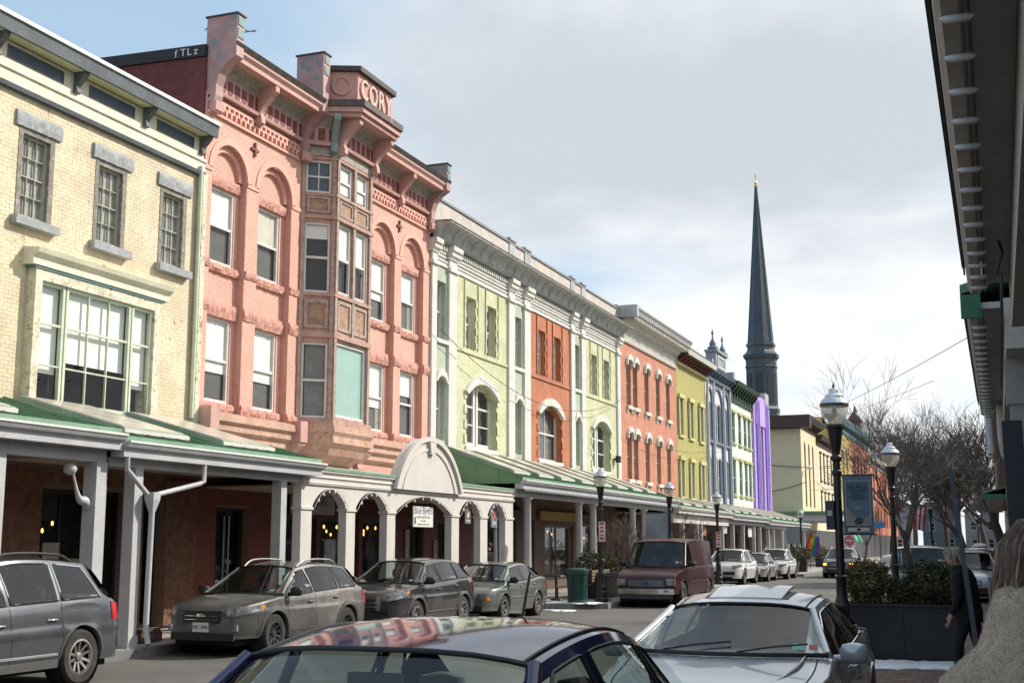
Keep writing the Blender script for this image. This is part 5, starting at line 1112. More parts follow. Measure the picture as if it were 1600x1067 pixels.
        # wheel arch lips and sill trim
        if P.get('lip', 1):
            wl_ = P.get('lipw', .02)
            for xc in (xf, xr):
                q = MB()
                pts = []
                for k in range(19):
                    a = pi*k/18; pts.append((xc+Ra*cos(a), za+Ra*sin(a)))
                rows = []
                for px, pzz in pts:
                    z = max(pzz, sill); dx, dz = (px-xc)/Ra, (pzz-za)/Ra
                    rows.append([(px-dx*.012, sgn*(yb(px, z)-.04), z-dz*.012), (px, sgn*(yb(px, z)+.012), z), (px+dx*wl_, sgn*(yb(px+dx*wl_, z+dz*wl_)+.012), z+dz*wl_), (px+dx*(wl_+.006), sgn*(yb(px+dx*wl_, z+dz*wl_)-.002), z+dz*(wl_+.006))])
                q.grid(rows)
                q.build('arch_trim', trim, root_, smooth=50, local=True)
        if P.get('cladding'):
            q = MB(); X = [xr+Ra+.03+(xf-xr-2*Ra-.06)*i/10 for i in range(11)]; h = P['cladding']
            q.grid([[(x, sgn*(yb(x, sill)-.03), sill-.01), (x, sgn*(yb(x, sill)+.014), sill), (x, sgn*(yb(x, sill+h)+.014), sill+h), (x, sgn*(yb(x, sill+h)-.002), sill+h+.008)] for x in X]); q.build('sill_trim', trim, root_, smooth=40, local=True)
        if P.get('strip'):
            q = MB(); X = [xr+Ra+.06+(xf-xr-2*Ra-.12)*i/10 for i in range(11)]; z = P['strip']
            q.grid([[(x, sgn*yb(x, z-.02), z-.02), (x, sgn*(yb(x, z)+.012), z-.012), (x, sgn*(yb(x, z)+.012), z+.012), (x, sgn*yb(x, z+.02), z+.02)] for x in X]); q.build('rub_strip', P.get('strip_m', trim), root_, smooth=40, local=True)
        # lamps wrapped round the corners
        for key, m, nm in (('head', P.get('head_m', lampg), 'headlight'), ('tail', redl, 'tail_light'), ('turn', amber, 'turn_signal')):
            if key not in P: continue
            x0, x1, za0, za1, zb0, zb1 = P[key]; q = MB(); s = 1 if x1 > x0 else -1
            rows = []
            for i in range(9):
                f = i/8; x = x0+(x1-x0)*f; lo, hi = za0+(zb0-za0)*f, za1+(zb1-za1)*f
                rows.append([(x+s*.004, sgn*(yb(x, lo)-.01), lo-.004)] + [(x+s*.006, sgn*(yb(x, lo+(hi-lo)*k/3)+.008), lo+(hi-lo)*k/3) for k in range(4)] + [(x+s*.004, sgn*(yb(x, hi)-.01), hi+.004)])
            if abs(abs(x1)-L/2) < .06:              # carry it round onto the cap
                inn = P.get(key+'_in', .55)
                for f in (.25, .6, 1):
                    ww = yb(x1, zb0); y = ww+(inn*W/2-ww)*f; xx = x1+s*(.012+.045*(1-(y/(W/2))**2)*.9)
                    lo, hi = zb0+(P.get(key+'_z', (zb0, zb1))[0]-zb0)*f, zb1+(P.get(key+'_z', (zb0, zb1))[1]-zb1)*f
                    rows.append([(xx-s*.01, sgn*y, lo-.004)] + [(xx, sgn*y, lo+(hi-lo)*k/3) for k in range(4)] + [(xx-s*.01, sgn*y, hi+.004)])
            q.grid(rows); lm = q.build(nm, m, root_, smooth=45, local=True)
            if key == 'head' and P.get('reflector', 1):
                q = MB(); c = rows[-2 if len(rows) > 9 else 6][3]; q.lathe([(.01,0),(.05,.012),(.055,.02)], 12); q.v = [(c[0]+z_+.002, c[1]+a*.9, c[2]+b*.9-.02) for a, b, z_ in q.v]; q.build('reflector', chrome, lm, smooth=50, local=True)
        if P.get('rails'):
            xa, xb_ = P['rails']; q = MB(); pts = []
            for i in range(13):
                f = i/12; x = xa+(xb_-xa)*f; pts.append((x, sgn*(wr_(x)-.03), zg(x)-.04+.075*min(1, sin(pi*f)*2.6)))
            q.tube(pts, .018, 8); q.build('roof_rail', P.get('rail_m', alloy), root_, smooth=50, local=True)
    for sgn in (1, -1):
        X = [xc_+.06+(L/2-.2-xc_-.06)*i/14 for i in range(15)]; q = MB()
        def hp(x, t): return (x, sgn*yb(x, zt(x))*t, zt(x)+cr*(1-abs(t)**2.2)*min(1, (L/2-abs(x))/.35)+.003)
        q.grid([[hp(x, .86), hp(x, .872)] for x in X]); q.build('hood_gap', seam, root_, local=True)
        x = L/2-.42; zz = [zlo(x)+.03+(zt(x)-zlo(x)-.2)*k/6 for k in range(7)]; q = MB(); q.grid([[(x-.004, sgn*(yb(x, z)+.0025), z), (x+.004, sgn*(yb(x, z)+.0025), z)] for z in zz]); q.build('bumper_gap', seam, root_, local=True)
    # under body, interior
    q = MB(); q.prism([(-L/2+.12,.2),(L/2-.12,.2),(L/2-.12,.55),(-L/2+.12,.55)], 'y', -W/2+.28, W/2-.28); q.build('underbody', seam, root_, local=True)
    for xc in (xf, xr):
        for w0, w1 in ((-W/2+.06, -W/2+.30), (W/2-.30, W/2-.06)):
            q = MB(); q.lathe([(Ra-.004, w0), (Ra-.004, w1)], 24); q.f = q.f[:-2]; q.mi = q.mi[:-2]; q.v = [(xc+a, c, za+b) for a, b, c in q.v]; q.build('wheel_housing', seam, root_, local=True, fix=False)
    if ht:
        zc = gh['cowl'][1]; q = MB(); q.prism([(xc_-.02,zc-.03),(xc_-.55,zc+.0),(xc_-.62,zc-.12),(xc_-.5,.5),(xc_-.02,.5)], 'y', -W/2+.14, W/2-.14); q.build('dashboard', seatm, root_, local=True)
        for sx in ([xc_-1.15] + ([xc_-2.0] if xc_-2.0 > xbr+.1 else [])):
            for sy in (-.36, .36):
                q = MB(); q.prism([(sx-.05,.45),(sx+.12,.5),(sx-.06,zc+.05),(sx-.15,zc+.06),(sx-.2,.5)], 'y', sy-.24, sy+.24); s_ = q.build('seat', P.get('seat_m', seatm), root_, local=True)
                q = MB(); q.lathe([(.02,-.1),(.11,-.08),(.125,.0),(.11,.09),(.02,.11)], 10); q.v = [(sx-.13+a*.5, sy+b*1.1, min(H-.2, zc+.19)+c) for a, b, c in q.v]; q.build('headrest', P.get('seat_m', seatm), s_, smooth=60, local=True)
        q = MB(); n = 16; q.tube([(xc_-.68+.06*cos(2*pi*k/n), .36+.18*sin(2*pi*k/n), zc-.03+.16*cos(2*pi*k/n)) for k in range(n+1)], .015, 6); q.build('steering_wheel', blkp, root_, smooth=60, local=True)
        q = MB(); q.box(xh+.05, xh+.09, -.12, .12, zg(xh)-.16, zg(xh)-.09); q.build('interior_mirror', blkp, root_, local=True)
        q = MB(); q.box(-L/2+.5, xc_-.3, -W/2+.2, W/2-.2, .4, .5); q.build('floor', seatm, root_, local=True)
        if P.get('sticker', 1):
            a = Vector(wsh(xc_-.09, .74)); q = MB(); q.add([a+Vector((.008,-.05,-.0)), a+Vector((.008,.05,.0)), a+Vector((-.045,.05,.045)), a+Vector((-.045,-.05,.045))], [(0,1,2,3)]); q.build('sticker', M('sticker_teal', (.25,.5,.45), .5), root_, local=True)
            a = Vector(wsh(xc_-.09, .88)); q = MB(); q.add([a+Vector((.012,-.035,-.0)), a+Vector((.012,.035,.0)), a+Vector((-.035,.035,.04)), a+Vector((-.035,-.035,.04))], [(0,1,2,3)]); q.build('sticker', M('sticker_red', (.5,.12,.1), .5), root_, local=True)
    # wheels
    hub, ty, rim = wheel_meshes(R, P.get('tw', .2), P.get('spokes', 5), P.get('rim_m', alloy), P.get('rstyle', 0))
    for xc in (xf, xr):
        for sgn in (1, -1):
            w_ = link('wheel', hub, root_, (xc, sgn*(W/2-.02-P.get('tw', .2)/2-.01), R)); w_.rotation_euler.z = 0 if sgn > 0 else pi
            link('tyre', ty, w_); link('rim', rim, w_)
    # nose: grille, intake, plate
    for spec in P.get('nose', ()):
        nm, y0, y1, z0, z1, d, m = spec[:7]; q = MB(); n = 8
        def nx(y): return L/2+.05*(1-(y/(W/2*.72))**2)*.85
        rows = [[(nx(y0+(y1-y0)*i/n)-.03, y0+(y1-y0)*i/n, z0), (nx(y0+(y1-y0)*i/n)+d, y0+(y1-y0)*i/n, z0), (nx(y0+(y1-y0)*i/n)+d, y0+(y1-y0)*i/n, z1), (nx(y0+(y1-y0)*i/n)-.03, y0+(y1-y0)*i/n, z1)] for i in range(n+1)]
        q.grid(rows, True); q.poly(rows[0]); q.poly(rows[-1]); g_ = q.build(nm, m, root_, smooth=40, local=True)
        if nm == 'grille':
            k = spec[7] if len(spec) > 7 else 4
            for i in range(1, k):
                z = z0+(z1-z0)*i/k; q = MB(); q.tube([(nx(y)+d+.004, y, z) for y in [y0+.03+(y1-y0-.06)*j/8 for j in range(9)]], .008, 5); q.build('grille_bar', P.get('gbar', chrome), g_, smooth=50, local=True)
        if nm == 'licence_plate':
            t_ = text('lettering', spec[7] if len(spec) > 7 else 'HKC 8886', .085, bk, g_, (nx((y0+y1)/2)+d+.001, (y0+y1)/2, (z0+z1)/2), FACE_X, .001, sx=.8)
    for spec in P.get('tailp', ()):
        nm, y0, y1, z0, z1, d, m = spec; q = MB(); q.box(-L/2-.05-d, -L/2+.02, y0, y1, z0, z1); q.build(nm, m, root_, local=True)
    if P.get('wipers', 1):
        for y0 in (-.45, .12):
            a = Vector(wsh(xc_-.02, (y0)/.75)) + Vector((.02,0,.012)); b = a+Vector((-.09,.55,.07)); q = MB(); q.tube([a, (a+b)/2+Vector((.015,0,.01)), b], .008, 5); q.build('wiper', blkp, root_, local=True)
    return root_, dict(yb=yb, zt=zt, zg=zg, rp=rp, wsh=wsh, wr=wr_)
def paint(name, col, rough=.28, metal=.0, dust=None, coat=.8, var=.04): return M(name, col, rough, var, 1.5, metal=metal, coat=coat, dust=dust, spec=.5)
film = (.30,.28,.25)
# ------------------------------------------------------------------ the cars
def suv(L, W, H, R, paintm, belt=1.04, hood=.98, nz=.80, **k):
    d = dict(L=L, W=W, H=H, R=R, xf=L/2-.93, xr=-L/2+.93, paint=paintm, sill=.27,
      top=[(-L/2,belt-.16),(-L/2+.06,belt-.05),(-L/2+.3,belt+.03),(-.6,belt),(.75,belt-.06),(1.05,hood),(L/2-.9,hood-.03),(L/2-.35,hood-.10),(L/2-.1,nz+.02),(L/2,nz-.08)],
      gh=dict(cowl=(1.02,hood+.03), head=(.28,H-.075), top=(-.5,H), rear=(-L/2+.62,H-.07), tail=(-L/2+.14,belt+.06), wr=[(-L/2,.52*W/1.8),(-L/2+.6,.56*W/1.8),(-.5,.615*W/1.8),(.3,.585*W/1.8),(1.0,.6*W/1.8)], bulge=.10),
      wins=[(-.02,.86,.06,.22),(-.98,-.1,-.94,-.02),(-L/2+.48,-1.06,-L/2+.72,-1.0)], seams=(.90,-.06,-1.02), handles=(.14,-.82), mirror=(.80,belt-.02),
      head=(L/2-.52,L/2-.005,nz-.02,nz+.06,nz-.12,nz+.02), head_in=.56, tail=(-L/2+.26,-L/2+.005,belt-.26,belt-.02,belt-.28,belt-.06), tail_in=.6,
      nose=[('grille',-.32,.32,nz-.24,nz-.08,.012,blkp,4),('lower_intake',-.6,.6,.34,.48,.012,blkp),('licence_plate',-.155,.155,.50,.655,.022,plate_m)])
    d.update(k); return d
def sedan(L, W, H, R, paintm, belt=.94, hood=.92, nz=.68, **k):
    d = dict(L=L, W=W, H=H, R=R, xf=L/2-.90, xr=-L/2+1.0, paint=paintm, sill=.22,
      top=[(-L/2,belt-.16),(-L/2+.08,belt+.02),(-L/2+.7,belt+.06),(-.9,belt+.02),(.8,belt-.04),(1.15,hood),(L/2-.9,hood-.08),(L/2-.35,nz+.06),(L/2-.1,nz-.02),(L/2,nz-.12)],
      gh=dict(cowl=(1.2,hood+.03), head=(.42,H-.075), top=(-.35,H), rear=(-1.05,H-.07), tail=(-1.72,belt+.09), wr=[(-1.7,.52*W/1.8),(-1.0,.575*W/1.8),(-.3,.62*W/1.8),(.45,.60*W/1.8),(1.2,.62*W/1.8)], bulge=.11),
      wins=[(-.06,.98,.0,.32),(-.98,-.14,-.84,-.08),(-1.36,-1.06,-1.06,-.92)], seams=(1.0,-.1,-1.12), handles=(.10,-.86), mirror=(.92,belt-.02), hz=.12,
      head=(L/2-.50,L/2-.005,nz-.06,nz+.03,nz-.16,nz-.04), head_in=.52, tail=(-L/2+.3,-L/2+.005,belt-.2,belt-.04,belt-.22,belt-.06), tail_in=.55,
      nose=[('grille',-.3,.3,nz-.24,nz-.13,.012,blkp,3),('lower_intake',-.55,.55,.26,.38,.012,blkp),('licence_plate',-.155,.155,.385,.535,.022,plate_m)])
    d.update(k); return d
# parked along the far kerb
car('parked_suv', 'dark grey SUV with chrome door handles cut by the left frame edge', (-12.6, 12.9), suv(4.68, 1.88, 1.72, .37, paint('graphite_grey_paint', (.13,.14,.16), .24, .75, (film,.15,1.2)), belt=1.10, wtrim=chrome, wtrim_r=.012, handle_m=chrome, cladding=.10, trim=M('grey_cladding', (.10,.10,.10), .5), rails=(.1,-1.5), rail_m=blkp, spokes=5, rstyle=1, hz=.22, strip=.44, strip_m=chrome))
c, S_ = car('parked_suv', 'dusty dark grey crossover with silver roof rails and black mirrors', (-12.62, 20.7), suv(4.46, 1.78, 1.56, .345, paint('dusty_grey_paint', (.075,.075,.075), .38, .4, (film,.6,1.0)), belt=1.02, hood=.97, nz=.80, trim=M('dusty_black_cladding', (.06,.058,.055), .7, .3, 5), lipw=.075, cladding=.13, mirror_m=blkp, handle_m=M('dusty_grey_paint', (.1,.1,.1)), rails=(.15,-1.35), spokes=5, rstyle=1, rim_m=alloyd, turn=(1.62,1.72,.80,.85,.78,.84),
   nose=[('grille',-.36,.36,.56,.74,.012,blkp,3),('upper_trim',-.40,.40,.745,.77,.014,blkp),('lower_intake',-.62,.62,.28,.40,.012,blkp),('licence_plate',-.155,.155,.42,.575,.024,plate_m),('emblem',-.07,.07,.67,.72,.03,chrome),('fog_lamp',.56,.68,.44,.54,.014,lampg),('fog_lamp',-.68,-.56,.44,.54,.014,lampg)]))
car('parked_suv', 'glossy black crossover with chrome V grille behind the grey crossover', (-12.6, 26.35), suv(4.38, 1.80, 1.57, .345, paint('black_paint', (.012,.013,.018), .2, 0, (film,.15,1.2)), belt=1.06, hood=1.0, nz=.82, lipw=.06, cladding=.1, trim=M('dusty_black_cladding', (.06,.058,.055)), mirror_m=blkp, strip=.42, spokes=10, turn=(1.60,1.70,.84,.90,.82,.88),
   nose=[('grille',-.42,.42,.50,.74,.01,blkp,3),('chrome_chevron',-.46,-.36,.50,.80,.02,chrome),('chrome_chevron',.36,.46,.50,.80,.02,chrome),('lower_intake',-.6,.6,.28,.42,.012,blkp)]))
car('parked_sedan', 'grey green sedan with silver wheels parked ahead of the kerb corner', (-12.42, 31.2), sedan(4.35, 1.70, 1.43, .31, paint('grey_green_paint', (.14,.17,.155), .3, .45, (film,.18,1.2)), belt=.95, hood=.93, nz=.72, spokes=5, mirror_m=blkp, strip=.55, turn=(2.0,2.10,.52,.60,.50,.58)))
car('white_suv', 'white SUV with black double intakes parked behind the maroon van', (-12.2, 61.6), suv(4.9, 1.96, 1.66, .38, paint('pearl_white_paint', (.70,.70,.70), .25, 0, (film,.2,1)), spokes=5, hood=1.02, nz=.88, 
   nose=[('lower_intake',-.66,-.12,.46,.62,.012,blkp),('lower_intake',.12,.66,.46,.62,.012,blkp),('lower_intake',-.55,.55,.3,.4,.012,blkp)]))
car('silver_hatchback', 'small silver car parked between the two white SUVs', (-11.9, 66.9), sedan(4.2, 1.72, 1.46, .31, paint('silver_paint', (.42,.42,.41), .3, .6, (film,.15,1))))
car('white_suv', 'white SUV with roof rails parked furthest along the far kerb', (-11.7, 71.8), suv(4.5, 1.84, 1.64, .36, paint('plain_white_paint', (.62,.63,.64), .3, 0, (film,.25,1)), rails=(.1,-1.4)))
drl = M('lit_amber_lamp', (.9,.4,.05), .3, emit=((1,.42,.03), 6))
car('black_suv', 'black SUV with lit amber front lamps coming down the street', (-8.55, 75.8), suv(4.7, 1.9, 1.68, .37, paint('black_suv_paint', (.03,.03,.035), .3, 0, (film,.2,1)), hood=1.06, nz=.92, turn=(2.15,2.345,.74,.82,.72,.82), turn_in=.66, rails=(.1,-1.4),
   nose=[('grille',-.42,.42,.62,.84,.012,blkp,4),('lower_intake',-.6,.6,.3,.5,.012,blkp),('bumper_bar',-.55,.55,.5,.56,.02,alloy)]))
for o in list(bpy.data.objects):
    if o.name.startswith('turn_signal') and o.parent and o.parent.name.startswith('black_suv'): o.data.materials[0] = drl
# maroon van
vm = paint('maroon_paint', (.030,.003,.005), .33, 0., None, .12); vm.node_tree.nodes['Principled BSDF'].inputs['Specular IOR Level'].default_value = .35
V = dict(L=5.4, W=2.0, H=2.06, R=.37, xf=1.85, xr=-1.65, paint=vm, sill=.36, tw=.22, glassy=True, spokes=8, rim_m=M('steel_rim', (.3,.3,.3), .4, metal=.7),
   plan=[(-2.7,.9),(-2.62,.95),(-2.4,.985),(-1,1),(1.2,1),(1.9,.97),(2.35,.93),(2.6,.90),(2.7,.86)], prof=[(.3,.95),(.5,.985),(.8,1),(1.0,.985),(1.15,.97),(1.4,.95)],
   top=[(-2.7,1.1),(-2.6,1.2),(-1,1.2),(1.2,1.18),(1.45,1.16),(1.95,1.10),(2.35,1.02),(2.6,.93),(2.7,.84)], crown=.03,
   gh=dict(cowl=(1.55,1.2), head=(.92,1.96), top=(-.6,2.06), rear=(-2.45,2.02), tail=(-2.66,1.2), wr=[(-2.7,.80),(-2.4,.84),(-.5,.86),(.9,.80),(1.6,.86)], bulge=.09, rbulge=.02),
   wins=[(.55,1.32,.60,.86)], seams=(1.42,.48,-.75), handles=(.62,), hz=.22, mirror=(1.28,1.22), mirror_m=blkp, strip=.72, strip_m=vm, lipw=.02, apillar=.045,
   head=(2.64,2.695,.68,.84,.66,.84), head_in=.62, tail=(-2.55,-2.695,.7,1.1,.7,1.1), tail_in=.85,
   nose=[('grille',-.55,.55,.62,.82,.012,M('dark_chrome_grille', (.12,.13,.15), .3, metal=.6),4),('bumper',-.86,.86,.40,.56,.05,chrome),('air_dam',-.8,.8,.26,.39,.03,M('navy_plastic', (.03,.035,.05), .5)),('licence_plate',.40,.71,.43,.56,.075,plate_m),('emblem',-.09,.09,.68,.76,.03,M('blue_oval', (.03,.05,.2), .3)),('turn_signal',-.9,-.78,.64,.84,-.005,amber),('turn_signal',.78,.9,.64,.84,-.005,amber)])
V['gbar'] = M('dark_chrome_bar', (.25,.26,.28), .25, metal=.8)
car('maroon_van', 'maroon cargo van with chrome bumper standing beside the kerb corner', (-9.98, 40.1), V, cat='van')
for y in (-.55, -.2, .15, .5):
    pass
# near side
blue, BS = car('blue_sedan', 'dark blue sedan in the foreground with buildings mirrored on its roof', (-2.25, 4.95), sedan(4.6, 1.84, 1.55, .32, paint('deep_blue_paint', (.015,.022,.075), .07, .05, None, .35, .02), belt=.96, wtrim=blkp, glassy=True, rear_clear=True), )
q = MB(); a = BS['rp'](-1.0, .02); q.tube([Vector(a)+Vector((0,0,-.01)), Vector(a)+Vector((-.01,0,.03))], [.03,.018], 8); q.tube([Vector(a)+Vector((-.01,0,.02)), Vector(a)+Vector((-.07,.02,.24))], [.008,.006], 6); q.build('aerial', blkp, blue, local=True, smooth=50)
for s in (-1, 1):
    q = MB(); q.tube([Vector(BS['rp'](-1.0+1.42*i/10, s*.93))+Vector((0,0,.004)) for i in range(11)], .008, 5); q.build('roof_seam', blkp, blue, local=True)
silv = paint('silver_blue_paint', (.50,.52,.55), .25, .35, (film,.10,1.5))
bm, MS = car('silver_sedan', 'silver sedan with tilted sunroof parked behind the blue sedan', (-2.15, 11.7), sedan(4.85, 1.84, 1.44, .33, silv, belt=.97, hood=.97, nz=.74, wtrim=chrome, wtrim_r=.008, spokes=10,
   nose=[('grille',-.32,-.03,.52,.70,.02,blkp,2),('grille',.03,.32,.52,.70,.02,blkp,2),('lower_intake',-.55,.55,.26,.38,.012,blkp),('licence_plate',-.155,.155,.385,.50,.03,plate_m)]))
rp = MS['rp']; q = MB()
rows = []
for i in range(7):
    f = i/6; x = -.42+.62*f; rows.append([Vector(rp(x, t))+Vector((0,0,.055-.045*f)) for t in (-.52,-.4,-.2,0,.2,.4,.52)])
q.grid(rows); rows2 = [[p-Vector((0,0,.02)) for p in r] for r in rows]; q.grid(rows2)
for r1, r2 in ((rows[0], rows2[0]), (rows[-1], rows2[-1])): q.grid([r1, r2])
q.grid([[r[0] for r in rows], [r[0] for r in rows2]]); q.grid([[r[-1] for r in rows], [r[-1] for r in rows2]]); q.build('sunroof', silv, bm, smooth=30, local=True)
q = MB(); q.grid([[Vector(rp(-.40+.58*i/5, t))+Vector((0,0,.004)) for t in (-.6,-.3,0,.3,.6)] for i in range(6)]); q.build('sunroof_opening', blkp, bm, local=True)
for s in (-1, 1):
    q = MB(); q.tube([Vector(rp(-1.0+1.42*i/10, s*.90))+Vector((0,0,.004)) for i in range(11)], .008, 5); q.build('roof_seam', blkp, bm, local=True)
    q = MB(); q.tube([(1.15+.12*i, s*(.66-.012*i*i*.3), MS['zt'](1.15+.12*i)+.046-.006*i*.6) for i in range(9)], [.002,.01,.014,.014,.014,.013,.012,.01,.002], 6); q.build('hood_crease', silv, bm, local=True, smooth=60)
car('red_sedan', 'red car seen between the two tall lamp posts', (-4.0, 56), sedan(4.5, 1.8, 1.46, .32, paint('red_paint', (.22,.02,.025), .3, 0, (film,.15,1))), rz=pi/2)
J = suv(4.3, 1.86, 1.84, .39, paint('charcoal_teal_paint', (.03,.05,.055), .35, 0, (film,.15,1)), belt=1.14, hood=1.12, nz=1.0)
J['gh'].update(cowl=(.95,1.2), head=(.70,1.76), rear=(-1.9,1.78), tail=(-2.05,1.22), wr=[(-2.2,.70),(0,.72),(1,.74)], bulge=.03); J['wins'] = [(-.02,.72,.0,.62),(-.95,-.1,-.95,-.08),(-1.9,-1.05,-1.85,-1.05)]
car('boxy_offroader', 'dark boxy off-road car behind the planter hedge', (-2.25, 40.2), J)
car('white_wagon', 'pale SUV right of the off-road car beside the pavement', (-.95, 46.5), suv(4.6, 1.85, 1.66, .36, paint('pale_grey_paint', (.5,.52,.54), .3, .3, (film,.15,1))))
car('dark_wagon', 'dark SUV behind the pale SUV near the far pavement', (-.9, 54), suv(4.6, 1.85, 1.72, .36, paint('dark_wagon_paint', (.03,.03,.033), .3, 0, (film,.15,1))))
bx, XS = car('white_crossover', 'white crossover carrying a roof box far down the street', (-.9, 64), suv(4.5, 1.82, 1.62, .36, paint('far_white_paint', (.6,.6,.6), .3, 0, (film,.15,1))))
q = MB(); q.lathe([(.05,-.9),(.3,-.7),(.36,0),(.3,.7),(.05,.9)], 12); q.v = [(c-.3, a, 1.78+b*.4) for a, b, c in q.v]; q.build('roof_box', wood_white, bx, smooth=60, local=True)
# ------------------------------------------------------------------ near side: building row, canopies, posts
nb = M('near_row_brick', (.30,.17,.13), .85, .15, 1, brick=(.21,.075,(.7,.65,.6),.6)); stuc = M('near_row_stucco', (.42,.38,.32), .8, .12, 1)
def near_building(label, y0, y1, h, mat):
    B = root('near_side_building', label, 'building', (3.0, (y0+y1)/2, 0)); fr = Fr(2.6, 0, pi)      # x out of the wall points to -X, y runs to -Y
    ops = []; n = max(1, int((y1-y0)/2.2))
    for k in range(n):
        c = -y0-(y1-y0)*(k+.5)/n
        ops += [(c-.5, c+.5, 4.4, 5.2)]
        if h > 3: ops += [(c-.8, c+.8, .6, 2.8)]
    bld(wall_mb(-y1, -y0, .1, h, ops, .2), fr, 'wall', mat, B)
    for o_ in ops: window(B, fr, *o_[:4], -.12, wood_white if o_[2] > 3 else blackfr, rows=2 if o_[2] > 3 else 1, fw=.06, name='window' if o_[2] > 3 else 'shop_window')
    prof(fr, [(-.4,h-.4),(.1,h-.4),(.3,h-.15),(.45,h-.1),(.45,h),(-.4,h)], -y1, -y0, 'cornice', stone_w, B)
    q = MB(); q.box(3.85, 13, y0+.02, y1-.02, 0, h-.1); q.build('shell', mat, B); q = MB(); q.box(3.7, 3.84, y0+.05, y1-.05, .1, h-.2); q.build('interior', dark_int, B)
near_building('brick building above the viewer on the near pavement', -22, 2.5, 6.4, nb); near_building('stucco building behind the woman in the fluffy coat', 2.6, 16, 5.7, stuc); near_building('brick building further along the near pavement', 16.1, 33, 6.2, nb); near_building('stucco building past the leaning post on the near side', 33.2, 58, 5.9, stuc); near_building('distant brick building at the end of the near side row', 58.2, 96, 6.5, nb)
taupe = M('taupe_gutter_paint', (.62,.56,.48), .5, .12, 3); sof = M('grey_soffit', (.52,.52,.51), .6, .12, 2, .05, 20); darkm = M('dark_drip_edge', (.03,.03,.032), .5)
def near_canopy(label, y0, y1, xe, ze, green_end=False, posts=(), wide=.0):
    B = root('near_side_canopy', label, 'canopy', (.2, (y0+y1)/2, .15), 'near side canopies')
    q = MB(); q.prism([(xe-.012-wide,ze+.12),(xe-.002-wide,ze+.12),(xe-.002-wide,ze+.16),(xe-.012-wide,ze+.16)], 'y', y0, y1); q.build('drip_edge', darkm, B)
    q = MB(); q.prism([(xe-wide,ze+.15),(xe+.01-wide,ze+.02),(xe+.03,ze),(xe+.075,ze),(xe+.085,ze+.02),(xe+.085,ze+.15)], 'y', y0, y1-.03); q.build('gutter', taupe, B)
    q = MB(); q.prism([(xe+.087,ze+.03),(xe+.1,ze+.03),(xe+.1,ze+.06),(xe+.23,ze+.06),(xe+.23,ze+.10),(xe+.087,ze+.10)], 'y', y0, y1-.02); q.build('soffit', sof, B)
    q = MB(); q.box(xe+.232, xe+.42, y0, y1, ze-.2, ze+.12); q.build('beam', M('near_beam_paint', (.60,.56,.50), .6, .1), B)
    q = MB(); q.box(xe+.421, 2.58, y0+.02, y1-.02, ze-.02, ze+.04); q.build('ceiling', ceil_m, B)
    q = MB(); q.prism([(xe-.02-wide,ze+.162),(2.58,ze+1.0),(2.58,ze+1.06),(xe-.02-wide,ze+.22)], 'y', y0, y1); q.build('roof', cgreen, B)
    if green_end:
        q = MB(); q.prism([(xe-.02-wide,ze+.0),(xe+.10,ze+.0),(xe+.10,ze+.15),(xe-.02-wide,ze+.15)], 'y', y0-.03, y0-.004); q.build('end_panel', M('deep_green_panel', (.03,.16,.08), .5), B)
    for y in posts:
        q = MB(); q.box(xe+.24, xe+.41, y-.085, y+.085, .15, ze-.2); q.box(xe+.22, xe+.43, y-.105, y+.105, ze-.5, ze-.2); q.box(xe+.22, xe+.43, y-.105, y+.105, .15, .5); q.build('post', M('pale_post_paint', (.45,.43,.40), .6), B)
    return B
near_canopy('near canopy edge passing over the viewer at the top right', -6, 7.7, -.10, 3.3, posts=(-3, 2.0))
near_canopy('second near canopy with green end panel past the first', 8.35, 14.9, -.13, 3.27, True, posts=(8.9, 14.4))
near_canopy('third near canopy above the white curved downpipe', 15.0, 24, -.06, 3.3, posts=(19, 23.5))
near_canopy('fourth near canopy far along the near pavement', 24.1, 36, -.02, 3.3, posts=(28, 33))
near_canopy('wide far canopy with green edge at the end of the near side', 42, 60, .1, 3.25, True, posts=(43, 48, 53), wide=.5)
SL = root('string_of_lights', 'row of clear plastic light clips under the near canopy edge', 'string lights', (0, 5, 3.28))
q = MB(); q.tube([(-.045,0,0),(-.03,0,-.004),(.03,0,-.004),(.045,0,0)], [.003,.012,.012,.003], 8); clip = q.mesh('light_clip', M('milky_plastic', (.82,.84,.88), .25, .05), smooth=60)
for i in range(60): 
    y = 2.86+i*.30
    if not 7.6 < y < 8.5: link('light_clip', clip, SL, (-.03-.02*(y > 8.5), y-5, .0-.03*(y > 8.5)))
q = MB(); q.tube([(.0, 2.5, 3.30), (.0, 7.6, 3.30)], .006, 5); q.build('wire', M('dark_cable', (.03,.03,.035), .5), SL)
q = MB(); q.tube([(-.02, 8.4, 3.27), (-.02, 20, 3.30)], .006, 5); q.build('wire', M('dark_cable', (.03,.03,.035)), SL)
q = MB(); q.tube([(.075,6.5,3.34),(.09,6.5,3.28),(.06,6.7,3.22),(.085,6.9,3.25),(.085,9.4,3.25),(.08,11.5,3.2)], .008, 6); o = q.build('loose_cable', M('dark_cable', (.03,.03,.035))); stand(o, (.08, 8, 3.2)); tag(o, 'loose black cable hanging under the near canopy', 'cable')
q = MB(); q.tube([(.10,13.9,3.30),(.10,14,2.95),(.12,14.1,2.8),(.2,14.3,2.68)], .065, 10); q.tube([(.2,14.3,2.68),(.24,14.35,.15)], .06, 10); o = q.build('rain_downpipe', cwhite, smooth=50); stand(o, (.2,14.2,.15)); tag(o, 'white curved downpipe under the third near canopy', 'downpipe')
steel = M('galvanised_post', (.10,.115,.13), .5, .2, 4, metal=.4)
